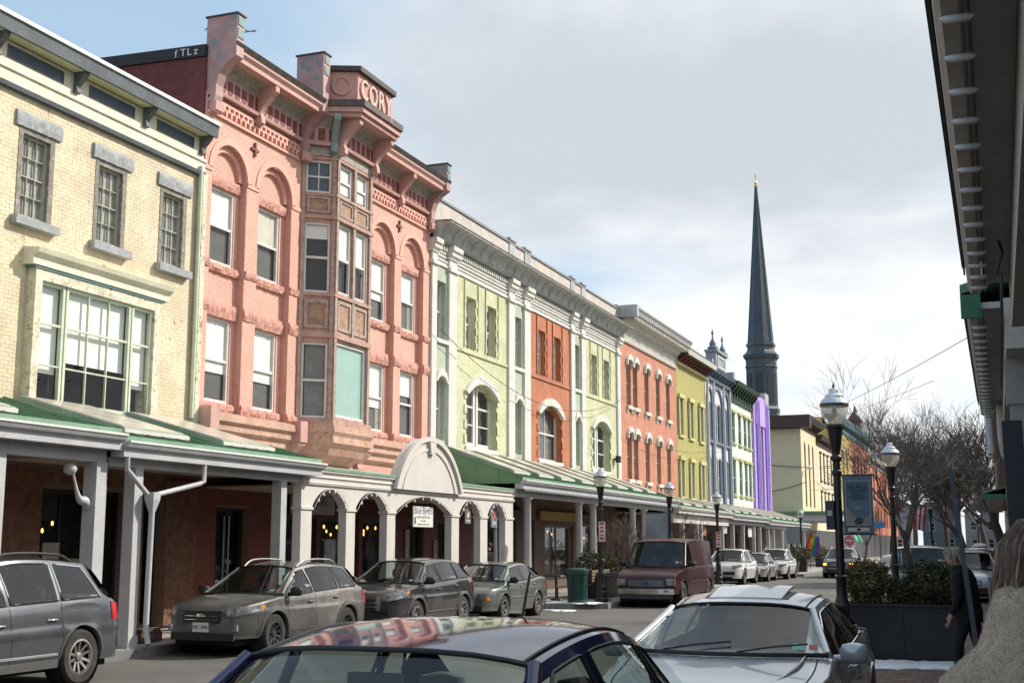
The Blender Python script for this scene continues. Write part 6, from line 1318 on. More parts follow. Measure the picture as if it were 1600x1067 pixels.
q = MB(); q.prism([(-.021,-.016),(.021,-.016),(.021,.016),(.013,.016),(.013,-.006),(-.013,-.006),(-.013,.016),(-.021,.016)], 'z', 0, 2.42); o = q.build('leaning_post', steel); o.location = (-.17, 12, .14); o.rotation_euler.y = -.088; tag(o, 'leaning steel sign post without sign beside the man in black', 'post')
q = MB(); q.box(-.035,.035,-.03,.03,0,2.5); q.box(-.07,.05,-.05,.05,1.72,2.5); o = q.build('dark_post', M('blue_black_paint', (.025,.035,.045), .45)); o.location = (.15, 8.6, .14); o.rotation_euler.y = -.012; tag(o, 'dark blue steel post standing under the second near canopy', 'post')

# ------------------------------------------------------------------ street lamps
lblk = M('lamp_black_iron', (.012,.012,.014), .38, .15, 6, .05, 40, spec=.5); lcap = M('lamp_silver_cap', (.62,.64,.68), .25, .1, 4, metal=.85); lgl = GLASS('lamp_prismatic_glass', (.86,.86,.84), 2.3, .3)
def frost(m, f, col):                            # ribbed acrylic: part clear, part milky
    n, l = m.node_tree.nodes, m.node_tree.links; o_ = n['Material Output']; src = o_.inputs[0].links[0].from_socket
    d = n.new('ShaderNodeBsdfDiffuse'); d.inputs[0].default_value = (*col, 1); t = n.new('ShaderNodeBsdfTranslucent'); t.inputs[0].default_value = (*col, 1)
    a = n.new('ShaderNodeMixShader'); a.inputs[0].default_value = .6; l.new(d.outputs[0], a.inputs[1]); l.new(t.outputs[0], a.inputs[2])
    b = n.new('ShaderNodeMixShader'); b.inputs[0].default_value = f; l.new(src, b.inputs[1]); l.new(a.outputs[0], b.inputs[2]); l.new(b.outputs[0], o_.inputs[0])
frost(lgl, .45, (.85,.84,.80))
def lamp_proto():
    q = MB(); q.lathe([(.20,0),(.20,.10),(.17,.13),(.165,.30),(.13,.34),(.145,.40),(.13,.46),(.115,.52),(.105,.80),(.12,.84),(.10,.9),(.075,.98),(.068,1.2),(.08,1.22),(.08,1.26),(.062,1.28),(.055,2.72),(.075,2.74),(.075,2.78),(.055,2.80),(.055,2.92),(.085,2.95),(.085,2.99),(.06,3.02),(.06,3.06),(.075,3.12),(.115,3.40),(.135,3.42),(.135,3.46),(.11,3.47)], 20); post = q.mesh('post', lblk, smooth=35)
    q = MB(); q.lathe([(.10,3.47),(.15,3.53),(.185,3.60),(.198,3.68),(.20,3.75)], 24); q.f = q.f[:-2]; q.mi = q.mi[:-2]; gl = q.mesh('globe', lgl, smooth=60)
    q = MB(); q.lathe([(.212,3.735),(.212,3.775)], 24); band = q.mesh('globe_band', M('lamp_band_bronze', (.06,.05,.045), .4), smooth=40)
    q = MB(); q.lathe([(.208,3.776),(.20,3.80),(.165,3.85),(.135,3.865),(.135,3.885),(.09,3.93),(.075,3.94),(.075,3.96),(.06,4.0),(.02,4.02)], 24); cap = q.mesh('cap', lcap, smooth=35)
    q = MB(); q.lathe([(.012,4.0),(.018,4.04),(.008,4.08),(.004,4.11)], 8); fin = q.mesh('finial', lblk, smooth=50)
    q = MB(); q.lathe([(.05,3.47),(.05,3.56),(.03,3.57),(.03,3.62),(.045,3.66),(.03,3.70),(.005,3.71)], 12); bulb = q.mesh('bulb', M('lamp_bulb', (.75,.6,.42), .4), smooth=50)
    return [('post', post), ('globe', gl), ('globe_band', band), ('cap', cap), ('finial', fin), ('bulb', bulb)]
LP = lamp_proto()
def lamp(label, x, y, z=.15):
    B = root('street_lamp', label, 'street lamp', (x, y, z), 'acorn street lamps')
    for nm, me in LP: link(nm, me, B)
    return B
l1 = lamp('tall black acorn lamp nearest the viewer, carrying the blue street banner', -2.19, 19.15)
l2 = lamp('black acorn lamp just right of the blue street banner', -2.24, 30.1)
lamp('distant black acorn lamp behind the leaning steel post', -3.2, 67.4)
m1 = lamp('black acorn lamp beside the green litter bin', -11.35, 37.35); lamp('black acorn lamp behind the maroon van roof', -11.38, 46.2); m3 = lamp('black acorn lamp between the maroon van and white SUV', -11.56, 55.6); lamp('black acorn lamp beside the far white SUV', -12.3, 86)
lamp('faintest black acorn lamp at the end of the near side', -1.4, 95)
def pole_sign(label, x, y, z0, z1, w=.3):
    B = root('pole_sign', label, 'sign', (x, y, z0)); q = MB(); q.box(x-w/2, x+w/2, y-.005, y+.005, z0, z1); b = q.build('plate', M('sign_white', (.62,.58,.55), .5), B)
    rd = M('sign_red', (.45,.04,.05), .5); h = z1-z0
    for k, (w0, hh) in enumerate(((.34,.12),(.24,.1),(.34,.1),(.3,.06),(.34,.12))): q = MB(); q.box(x-w*w0, x+w*w0, y-.0075, y-.0055, z1-h*(.16+.185*k), z1-h*(.16+.185*k)+h*hh); q.build('red_print', rd, b)
pole_sign('narrow red and white parking plate on the lamp beside the bin', -11.27, 37.2, 1.95, 2.55, .2); pole_sign('narrow red and white parking plate on the lamp past the van', -11.48, 55.4, 1.75, 2.4, .22)
# street banner
BN = root('street_banner', 'blue street name banner hung from the nearest lamp post', 'banner', (-2.1, 19.15, 2.0))
bb = M('banner_blue', (.10,.155,.205), .75, .08, 3); cre = M('banner_cream', (.48,.44,.36), .75); ink = M('banner_ink', (.015,.03,.06), .7)
rows = [[(-2.115+.425*i/8, 19.14+.012*sin(i*.9+j*.5), 2.02+.84*j/10) for i in range(9)] for j in range(11)]
q = MB(); q.grid(rows); cl_b = q.build('cloth', bb, BN, smooth=60)
def bbox(x0, x1, z0, z1, m, nm='print', y=19.118): q = MB(); q.box(x0, x1, y, y+.002, z0, z1); return q.build(nm, m, cl_b)
for x0, x1, z0, z1 in ((-2.08,-2.072,2.14,2.79), (-1.735,-1.727,2.14,2.79), (-2.072,-1.735,2.782,2.79), (-2.072,-1.735,2.14,2.148)): bbox(x0, x1, z0, z1, cre, 'border')
text('lettering', 'WALL', .105, ink, cl_b, (-1.903, 19.115, 2.70), (pi/2,0,0), .001, sx=1.05); text('lettering', 'STREET', .07, ink, cl_b, (-1.903, 19.115, 2.63), (pi/2,0,0), .001)
for z_, w_ in ((2.575,.10), (2.545,.13), (2.52,.08)): bbox(-1.903-w_, -1.903+w_, z_, z_+.008, ink, 'small_print')
gr = M('banner_grey', (.22,.22,.21), .75); dk = M('banner_dark', (.04,.05,.06), .75)
q = MB(); q.prism([(-2.07,2.15),(-2.07,2.42),(-1.98,2.30),(-1.94,2.24),(-1.93,2.15)], 'y', 19.117, 19.119); q.build('print', gr, cl_b); q = MB(); q.prism([(-1.74,2.15),(-1.74,2.30),(-1.80,2.25),(-1.86,2.22),(-1.87,2.15)], 'y', 19.117, 19.119); q.build('print', gr, cl_b)
q = MB(); q.prism([(-1.97,2.2),(-1.9,2.26),(-1.83,2.22),(-1.85,2.17),(-1.95,2.16)], 'y', 19.1145, 19.1165); q.build('print', dk, cl_b)
q = MB(); q.prism([(-1.91+.04*cos(k*pi/6), 2.38+.03*sin(k*pi/6)) for k in range(12)], 'y', 19.117, 19.119); q.build('print', gr, cl_b)
bbox(-2.06, -1.75, 2.05, 2.11, cre, 'label_print'); bbox(-1.93, -1.88, 2.065, 2.1, ink, 'label_print', 19.1155)
for z in (2.87, 2.015): q = MB(); q.tube([(-2.15,19.15,z),(-1.66,19.15,z)], .012, 8); q.build('arm', lblk, BN)
CB = root('control_box', 'small dark box and bracket strapped to the nearest lamp post', 'box', (-2.29, 19.15, 2.0)); q = MB(); q.box(-2.36,-2.245,19.08,19.22,2.08,2.5); q.build('case', M('box_grey_black', (.03,.035,.045), .5), CB); q = MB(); q.box(-2.34,-2.27,19.06,19.08,2.28,2.36); q.build('label_plate', M('grey_print', (.4,.4,.4)), CB)
for k, (x, y, z0, lab) in enumerate(((-11.3, 46.2, 1.9, 'grey blue banner on the lamp behind the van'), (-12.2, 86, 1.9, 'faint blue banner on the lamp past the white SUVs'))):
    B = root('street_banner', lab, 'banner', (x, y, z0)); q = MB(); q.grid([[(x-.1-.9*i/4, y+.02*sin(i+j), z0+1.1*j/4) for i in range(5)] for j in range(5)]); q.build('cloth', M('pale_banner', (.24,.28,.32), .7, .2, 2), B, smooth=60); q = MB(); q.tube([(x, y, z0+1.12), (x-1.02, y, z0+1.12)], .015, 6); q.build('arm', lblk, B)

# ------------------------------------------------------------------ planter, shrubs, bin, benches
plm = M('black_planter', (.016,.016,.019), .5, .15, 3)
PB = root('black_planter', 'long black planter box at the near corner', 'planter', (-1.45, 20.5, .15))
q = MB(); q.box(-2.3,-.6,20.1,20.16,.15,.95); q.build('front_panel', plm, PB); q = MB(); q.box(-2.3,-.6,20.9,20.96,.15,.95); q.build('back_panel', plm, PB)
for x in (-2.3, -.66): q = MB(); q.box(x, x+.06, 20.162, 20.898, .15, .95); q.build('end_panel', plm, PB)
for ya_, yb_ in ((20.06, 20.14), (20.92, 21.0)): q = MB(); q.box(-2.33,-.57,ya_,yb_,.952,.985); q.build('rim', plm, PB)
for xa_ in (-2.31, -1.48, -.65): q = MB(); q.box(xa_, xa_+.06, 20.082, 20.099, .16, .95); q.build('stile', plm, PB)
for za_ in (.17, .88): q = MB(); q.box(-2.25, -.65, 20.086, 20.0995, za_, za_+.05); q.build('rail', plm, PB)
pass; q = MB(); q.box(-2.22,-.68,20.18,20.88,.3,.88); q.build('soil', M('soil', (.05,.04,.03), .95, .3, 9, .5), PB)
def leaves(q, c, r, n, size, flat=.0, cut=None, shell=.55):
    for _ in range(n):
        while True:
            d = Vector((random.gauss(0,1), random.gauss(0,1), random.gauss(0,1)))
            if d.length > .01: break
        d.normalize(); k = shell+(1-shell)*random.random()**.6; bump = 1+.12*sin(d.x*7+c[0]*9)*sin(d.y*6)+.10*sin(d.z*8+c[1]*5)
        p = Vector((c[0]+d.x*r[0]*k*bump, c[1]+d.y*r[1]*k*bump, c[2]+d.z*r[2]*k*bump))
        a = Vector((random.gauss(0,1), random.gauss(0,1), random.gauss(0,1)+.6)).normalized(); b = a.cross(Vector((random.gauss(0,1), random.gauss(0,1), random.gauss(0,1)))).normalized(); s = size*random.uniform(.6, 1.3)
        q.k = random.randrange(3); q.add([p-b*s*.3, p+a*s*.5-b*s*.35, p+a*s, p+a*s*.5+b*s*.35], [(0,1,2,3)])
evg = [M('evergreen_leaf', (.045,.06,.02), .6, .3, 9), M('evergreen_leaf_dark', (.022,.035,.014), .6, .3, 9), M('evergreen_leaf_olive', (.10,.09,.025), .6, .3, 9)]
yev = [M('evergreen_leaf_olive', (.10,.09,.025)), M('golden_leaf', (.20,.15,.04), .6, .3, 9), M('evergreen_leaf', (.045,.06,.02))]
def shrub(label, c, r, n=3000, size=.05, mats=evg, trunk=.3):
    B = root('evergreen_shrub', label, 'shrub', (c[0], c[1], c[2]-r[2]), 'evergreen shrubs'); q = MB(); leaves(q, c, r, n, size); tag(q.build('foliage', mats, B, fix=False), kind='stuff')
    q = MB(); q.tube([(c[0], c[1], c[2]-r[2]-.12), (c[0]+.02, c[1], c[2]+r[2]*.3)], [.03,.012], 6)
    for k in range(7): a = 2.4*k; q.tube([(c[0], c[1], c[2]-r[2]*.6), (c[0]+r[0]*.7*cos(a), c[1]+r[1]*.7*sin(a), c[2]+r[2]*.3*sin(k))], [.012,.005], 5)
    q.build('stems', M('shrub_bark', (.07,.05,.035), .9), B)
shrub('round golden green shrub at the lamp end of the planter', (-1.96, 20.5, 1.27), (.36, .34, .36), 5200, .042, yev)
shrub('wide dark green shrub at the pavement end of the planter', (-1.0, 20.5, 1.25), (.48, .34, .36), 6000, .042)
shrub('small golden shrub between the two planter shrubs', (-1.5, 20.6, 1.15), (.18, .2, .22), 1500, .04, yev)
bn = root('litter_bin', 'dark green slatted litter bin on the far kerb corner', 'litter bin', (-11.8, 36.4, .15)); bgm = M('bin_green', (.01,.06,.05), .45, .2, 5)
q = MB(); q.box(-.022,.022,-.008,.008,.06,.86); sl = q.mesh('slat', bgm)
for k in range(26): a = 2*pi*k/26; o = link('slat', sl, bn, (.29*cos(a), .29*sin(a), 0)); o.rotation_euler.z = a+pi/2
for z0, z1, r in ((.03,.09,.30), (.45,.49,.285), (.84,.90,.32)): q = MB(); q.lathe([(r,z0),(r+.01,(z0+z1)/2),(r,z1)], 24, (-11.8,36.4,.15)); q.build('hoop', bgm, bn, smooth=40)
q = MB(); q.lathe([(.33,.90),(.35,.93),(.34,.99),(.2,1.02),(.17,1.0)], 24, (-11.8,36.4,.15)); q.build('lid', bgm, bn, smooth=40); q = MB(); q.lathe([(.26,.05),(.27,.85)], 20, (-11.8,36.4,.15)); q.build('liner', lblk, bn)
def bench(label, x, y0, y1):
    B = root('street_bench', label, 'bench', (x, (y0+y1)/2, .15), 'street benches'); wd = M('bench_slat_wood', (.22,.16,.11), .7, .25, 5)
    for k in range(4): q = MB(); q.box(x-.45+k*.11, x-.36+k*.11, y0, y1, .58, .61); q.build('seat_slat', wd, B)
    for k in range(4): q = MB(); q.box(x+.02, x+.05, y0, y1, .68+k*.1, .76+k*.1); q.build('back_slat', wd, B)
    for y in (y0+.06, y1-.06):
        for xx in (x-.42, x+.03): q = MB(); q.box(xx-.02, xx+.018, y-.02, y+.02, .15, .6 if xx < x-.2 else 1.08); q.build('leg', lblk, B)
bench('slatted bench with its back to the road left of the bin', -12.2, 36.9, 38.4); bench('slatted bench behind the lamp beside the bin', -12.2, 39.0, 40.9)
def cafe_table(label, x, y):
    B = root('cafe_table', label, 'table', (x, y, .15), 'pavement tables'); q = MB(); q.lathe([(.3,.72),(.31,.74),(.3,.76)], 18, (x, y, .15)); q.build('table_top', lblk, B); q = MB(); q.tube([(x, y, .17), (x, y, .88)], .03, 8); q.build('stem', lblk, B); q = MB(); q.lathe([(.2,0),(.18,.03),(.03,.06)], 14, (x, y, .15)); q.build('foot', lblk, B)
cafe_table('round black pavement table behind the bench', -13.1, 38.2); cafe_table('round black pavement table next to the maroon van', -11.6, 38.6)
for x, y, lab in ((-12.6, 40.2, 'dark evergreen shrub in the planter behind the bin lamp'), (-12.5, 41.5, 'golden evergreen shrub in the planter behind the bin lamp')): shrub(lab, (x, y, 1.25), (.5, .6, .35), 1600, .07, yev if 'golden' in lab else evg)
PB = root('timber_planter', 'low dark planter box behind the bin lamp', 'planter', (-12.55, 41, .15)); q = MB(); q.prism([(-13.1,.15),(-12,.15),(-11.95,.9),(-13.15,.9)], 'y', 39.4, 42.3); q.build('box', plm, PB); q = MB(); q.prism([(-13.18,.9),(-11.92,.9),(-11.92,.95),(-13.18,.95)], 'y', 39.36, 42.34); q.build('rim', plm, PB)
for x, y, lab in ((-11.8, 78.6, 'dark shrub in a box by the far crossing kerb'), (-11.8, 82.5, 'second dark shrub in a box by the far crossing kerb'), (-13, 100.5, 'dark shrub at the street corner before the cream building')):
    shrub(lab, (x, y, 1.25), (.7, .7, .5), 1400, .09); B = root('shrub_tub', lab.replace('dark shrub', 'black tub of the dark shrub').replace('second black', 'second black') , 'planter', (x, y, .15)); q = MB(); q.lathe([(.4,0),(.5,.62),(.54,.64),(.54,.7),(.46,.7)], 4, (x, y, .15), .5); q.build('tub', plm, B); q = MB(); q.lathe([(.42,.6),(.42,.66)], 4, (x, y, .15), .5); q.build('soil', MATS['soil'], B)
q = MB(); q.box(-.6,.6,-.22,.22,.02,.22); q.prism([(-.5,.22),(.5,.22),(.54,.3),(-.54,.3)], 'y', -.2, .2); o = q.build('trough', M('terracotta_dark', (.09,.05,.04), .8)); o.location = (-14.3, 19.2, .15); o.rotation_euler.z = pi/2; o.scale = (.5, .6, .8); tag(o, 'small dark trough on the pavement by the downpipe', 'trough')
# ------------------------------------------------------------------ bare trees
bark = M('grey_brown_bark', (.075,.06,.05), .9, .25, 6, .4, 30); twig = M('brown_twig', (.12,.102,.09), .9, .2, 5)
def tree(label, base, h, seed, spread=.55, trunk=.12, depth=6, lean=(0,0), split=(3,4), name='bare_tree', first=.3, up=.25, mat=None, rmin=.004):
    rnd = random.Random(seed); B = root(name, label, 'tree', base, 'bare winter trees'); T = MB(); Q = MB()
    def grow(p, d, L, r, lev):
        n = 3; pts = [p]; rs = [r]; dd = d.copy()
        for k in range(n):
            dd = (dd + Vector((rnd.gauss(0,.10), rnd.gauss(0,.10), rnd.gauss(0,.05)+up*.12))).normalized(); pts.append(pts[-1]+dd*L/n); rs.append(r*(1-.38*(k+1)/n))
        (T if lev == 0 else Q).tube(pts, rs, 8 if lev == 0 else (5 if lev < 3 else 3), cap=False)
        if lev >= depth: return
        m = rnd.randint(*split) if lev > 0 else split[1]+2
        for k in range(m):
            a = 2*pi*k/m+rnd.uniform(-.5,.5); ax = dd.orthogonal().normalized(); ax.rotate(Matrix.Rotation(a, 3, dd)); tilt = rnd.uniform(.28, .8)*spread*1.4
            nd = (dd*cos(tilt)+ax*sin(tilt)).normalized(); t = rnd.uniform(.45, 1) if lev > 0 else rnd.uniform(.72, 1); i = min(n-1, int(t*n)); q_ = pts[i].lerp(pts[i+1], t*n-i)
            grow(q_, nd, L*rnd.uniform(.60, .84), max(rmin, rs[i+1]*rnd.uniform(.5, .75)), lev+1)
    grow(Vector(base), Vector((lean[0], lean[1], 1)).normalized(), h*first, trunk, 0)
    T.build('trunk', mat or bark, B, smooth=60, fix=False); Q.build('crown', mat or twig, B, smooth=60, fix=False)
    return B
tree('bare branching tree rising behind the planter hedge', (-2.05, 34.6, .14), 7.0, 11, .60, .12, 6, first=.30, split=(2,4), up=.6, rmin=.005)
tree('bare tree at the right behind the leaning post', (-1.2, 62, .14), 8, 5, .6, .2, 6, first=.3, up=.3, rmin=.012)
tree('bare tree showing above the red brick roofs', (-15.6, 206, 0), 23, 8, .6, .5, 6, first=.35, up=.4, rmin=.022)
tree('second bare tree above the far red roofs', (-14, 235, 0), 24, 21, .6, .45, 6, first=.35, up=.4, rmin=.022)
tree('bare tree overhanging the far near-side canopies', (.6, 68, .1), 9, 33, .6, .3, 6, first=.35, lean=(-.12, 0), up=.3, rmin=.012)
tree('large bare tree at the far end of the street', (-7.5, 200, 0), 18, 14, .6, .4, 6, first=.3, up=.3, rmin=.022)
tree('bare tree far off beside the end houses', (-1.5, 180, 0), 17, 17, .6, .4, 6, first=.3, up=.3, rmin=.022)
tree('small pale ornamental tree beside the maroon van', (-12.1, 42.6, .14), 3.3, 4, .55, .05, 5, first=.3, mat=M('pale_twig', (.15,.11,.09), .9, .2))
tree('small reddish ornamental tree before the orange building canopy', (-11.9, 49.5, .14), 4.0, 9, .6, .06, 5, first=.28, mat=M('reddish_twig', (.12,.06,.05), .9, .2))
tree('slim bare street tree left of the second lamp', (-11.6, 120, .14), 7, 23, .5, .1, 5, first=.3)
# ------------------------------------------------------------------ end of the street
def house(label, x0, x1, y, h, roofh, mat, roofm, seed=0):
    rnd = random.Random(seed); B = root('distant_house', label, 'house', ((x0+x1)/2, y, 0)); fr = Fr(0, y, -pi/2)   # x out -> -Y, y -> +X
    ops = []; n = max(2, int((x1-x0)/3))
    for k in range(n):
        c = x0+(x1-x0)*(k+.5)/n; ops += [(c-.55, c+.55, z, z+1.7) for z in ([1.2, 4.4, 7.6][:max(1, int(h/3.1))])]
    bld(wall_mb(x0, x1, 0, h, ops, .15, back=8), fr, 'wall', mat, B)
    for o_ in ops: window(B, fr, *o_[:4], -.08, wood_white, rows=2, fw=.1, panes=True)
    q = MB(); q.prism([(x0-.4,h),(x1+.4,h),((x0+x1)/2,h+roofh)], 'y', y-.4, y+8.4); q.build('roof', roofm, B); q = MB(); q.box((x0+x1)/2+1, (x0+x1)/2+1.8, y+3, y+3.8, h+roofh*.4, h+roofh+1); q.build('chimney', rb, B)
    q = MB(); q.box(x0+.2, x1-.2, y+.6, y+.7, .1, h-.1); q.build('interior', dark_int, B)
slr = M('slate_roof_far', (.07,.075,.085), .7, .1); hb = M('blue_grey_clapboard', (.12,.17,.21), .7, .08, 2); hg = M('pale_grey_clapboard', (.26,.30,.33), .7, .08, 2); hy = M('ochre_clapboard', (.30,.22,.12), .7, .1, 2); hw = M('dull_white_clapboard', (.4,.4,.38), .7, .08, 2)
house('slate blue house closing the street view', -14, -7, 262, 9, 3.2, hb, slr, 1); house('pale grey house closing the street view', -6, 0, 255, 8, 3, hg, slr, 2); house('ochre house at the right end of the street', 1, 8, 240, 10, 5, hy, slr, 3); house('white house at the right end of the street', 9, 17, 246, 8, 3.4, hw, slr, 4); house('grey house beyond the long red brick building', -24, -15.5, 250, 9, 3, hg, slr, 5); house('blue house at the far left end of the street', -36, -25, 268, 10, 3.4, hb, slr, 6); house('white house far right past the ochre house', 18, 30, 255, 9, 3, hw, slr, 7)
# barrel awnings, flags, signs
aw = M('awning_green', (.02,.26,.15), .55, .1)
for x, y, lab in ((-15.3, 148, 'green barrel awning left of the pair on the mustard building'), (-15.3, 153, 'green barrel awning right of the pair beside the mustard building')):
    q = MB(); pts = [(-16.45,2.2)] + [(-16.45+1.5*sin(k*pi/16), 2.2+1.1*cos(k*pi/16)) for k in range(9)]; q.prism(pts, 'y', y-1.7, y+1.7); o = q.build('barrel_awning', aw, smooth=40); stand(o, (x, y, 2.2)); tag(o, lab, 'awning')
DN = root('no_entry_sign', 'round red do not enter sign on a white square at the crossing', 'sign', (-10.6, 99, .15))
q = MB(); q.tube([(-10.6,99,.15),(-10.6,99,2.5)], .035, 8); q.build('post', steel, DN); q = MB(); q.box(-11.0,-10.2,98.94,98.96,1.75,2.55); pl = q.build('plate', M('sign_white', (.62,.58,.55)), DN)
q = MB(); q.prism([(-10.6+.37*cos(k*pi/12), 2.15+.37*sin(k*pi/12)) for k in range(24)], 'y', 98.925, 98.938); q.build('disc', M('sign_red', (.45,.04,.05)), pl); q = MB(); q.box(-10.86,-10.34,98.91,98.923,2.09,2.21); q.build('bar', M('sign_white', (.62,.58,.55)), pl)
for z, tx in ((2.34, 'DO NOT'), (1.97, 'ENTER')): text('lettering', tx, .13, M('sign_white', (.62,.58,.55)), pl, (-10.6, 98.92, z), (pi/2,0,0), .001)
FG = root('rainbow_flag', 'rainbow flag leaning on a pole before the cream building', 'flag', (-12.3, 92, .15)); stripes = [(.45,.02,.03),(.6,.16,.02),(.7,.5,.02),(.02,.25,.05),(.02,.08,.4),(.16,.02,.25)]
q = MB(); q.tube([(-12.6,92,.15),(-12.3,92,2.75)], .025, 6); q.build('pole', lblk, FG)
for k, cc in enumerate(stripes):
    q = MB(); q.grid([[(-12.32-.06*j+.02+.9*(k+i)/6*(.75+.05*j)-.25, 92+.12*sin(j*1.2+k*.7), 2.7-1.6*j/8-.35*(k+i)/6*(1-j/8)) for i in (0, 1)] for j in range(9)]); q.build('stripe', M('flag_colour_%s' % 'abcdef'[k], cc, .7, .05), FG, smooth=60)
UF = root('striped_flag', 'red and white striped flag beside the bare tree', 'flag', (-3.6, 66.5, 2.3)); q = MB(); q.tube([(-3.3,67,3.2),(-4.1,66.3,4.0)], .02, 6); q.build('pole', lblk, UF)
for k in range(7):
    q = MB(); q.grid([[(-4.0+.1*(k+i)-.03*j, 66.3+.1*sin(j+k*.5), 3.95-1.25*j/6-.03*(k+i)) for i in (0, 1)] for j in range(7)]); q.build('stripe', M('flag_red', (.4,.03,.05), .7) if k % 2 == 0 else M('flag_white', (.6,.6,.6), .7), UF, smooth=60)
q = MB(); q.grid([[(-4.01+.045*i, 66.25, 3.96-.12*j) for i in range(5)] for j in range(5)]); q.build('canton', M('flag_blue', (.03,.05,.2), .7), UF)
blu = M('blue_plate', (.03,.2,.4), .5); q = MB(); q.box(-.4,.4,-.02,.02,0,.5); o = q.build('blue_street_sign', blu); o.location = (-9.3, 110, 3.2); tag(o, 'small blue sign plate on the slim tree side of the crossing', 'sign')
q = MB(); q.tube([(-9.3,110.05,0),(-9.3,110.05,3.7)], .04, 6); q.build('post', lblk, o, local=True); o.children[0].location = (9.3, -110, -3.2)
# overhead wires
def wire(label, a, b, sag, r=.014):
    a, b = Vector(a), Vector(b); q = MB(); q.tube([a.lerp(b, t/16)-Vector((0,0,sag*4*(t/16)*(1-t/16))) for t in range(17)], r, 5); o = q.build('overhead_wire', M('wire_black', (.02,.02,.02), .6)); stand(o, a); tag(o, label, 'wire', 'overhead wires')
wire('thin overhead wire rising from the cream building across the sky', (-15.5, 116.3, 13.2), (2.5, 30, 8.1), .35); wire('thin wire between the steeple side roof and nearest lamp', (-16.2, 116.5, 12.4), (-2.4, 60, 9.2), .2, .012)
wire('thin wire sagging across the white corniced block', (-16.2, 36.1, 8.6), (-16.0, 57.6, 8.9), 1.6, .012); wire('thin wire sagging across the orange and olive facades', (-16.1, 57.6, 7.2), (-16, 84, 8.8), 1.0, .012); wire('thin wire crossing the cream side wall', (-21, 117.0, 9.4), (-16.2, 117.0, 8.8), .15, .03); wire('second thin wire crossing the cream side wall', (-21, 117.0, 6.4), (-16.2, 117.0, 7.4), .15, .03)

# ------------------------------------------------------------------ people
def body_mesh(joints, edges, name, sub=2):
    """joints: name -> (pos, rx, ry); a skinned, subdivided continuous figure"""
    me = bpy.data.meshes.new(name); idx = {k: i for i, k in enumerate(joints)}
    me.from_pydata([joints[k][0] for k in joints], [(idx[a], idx[b]) for a, b in edges], []); ob = bpy.data.objects.new(name, me); COL.objects.link(ob)
    sk = ob.modifiers.new('skin', 'SKIN'); sk.use_smooth_shade = True; sk.branch_smoothing = .4
    if not me.skin_vertices: 
        bpy.context.view_layer.objects.active = ob
    lay = me.skin_vertices[0].data if me.skin_vertices else me.attributes
    for k in joints:
        v = me.skin_vertices[0].data[idx[k]]; v.radius = (joints[k][1], joints[k][2]); v.use_root = (k == 'pelvis')
    ss = ob.modifiers.new('sub', 'SUBSURF'); ss.levels = sub; ss.render_levels = sub
    bpy.context.view_layer.update(); dg = bpy.context.evaluated_depsgraph_get(); m2 = bpy.data.meshes.new_from_object(ob.evaluated_get(dg)); m2.name = name
    bpy.data.objects.remove(ob); bpy.data.meshes.remove(me); return m2
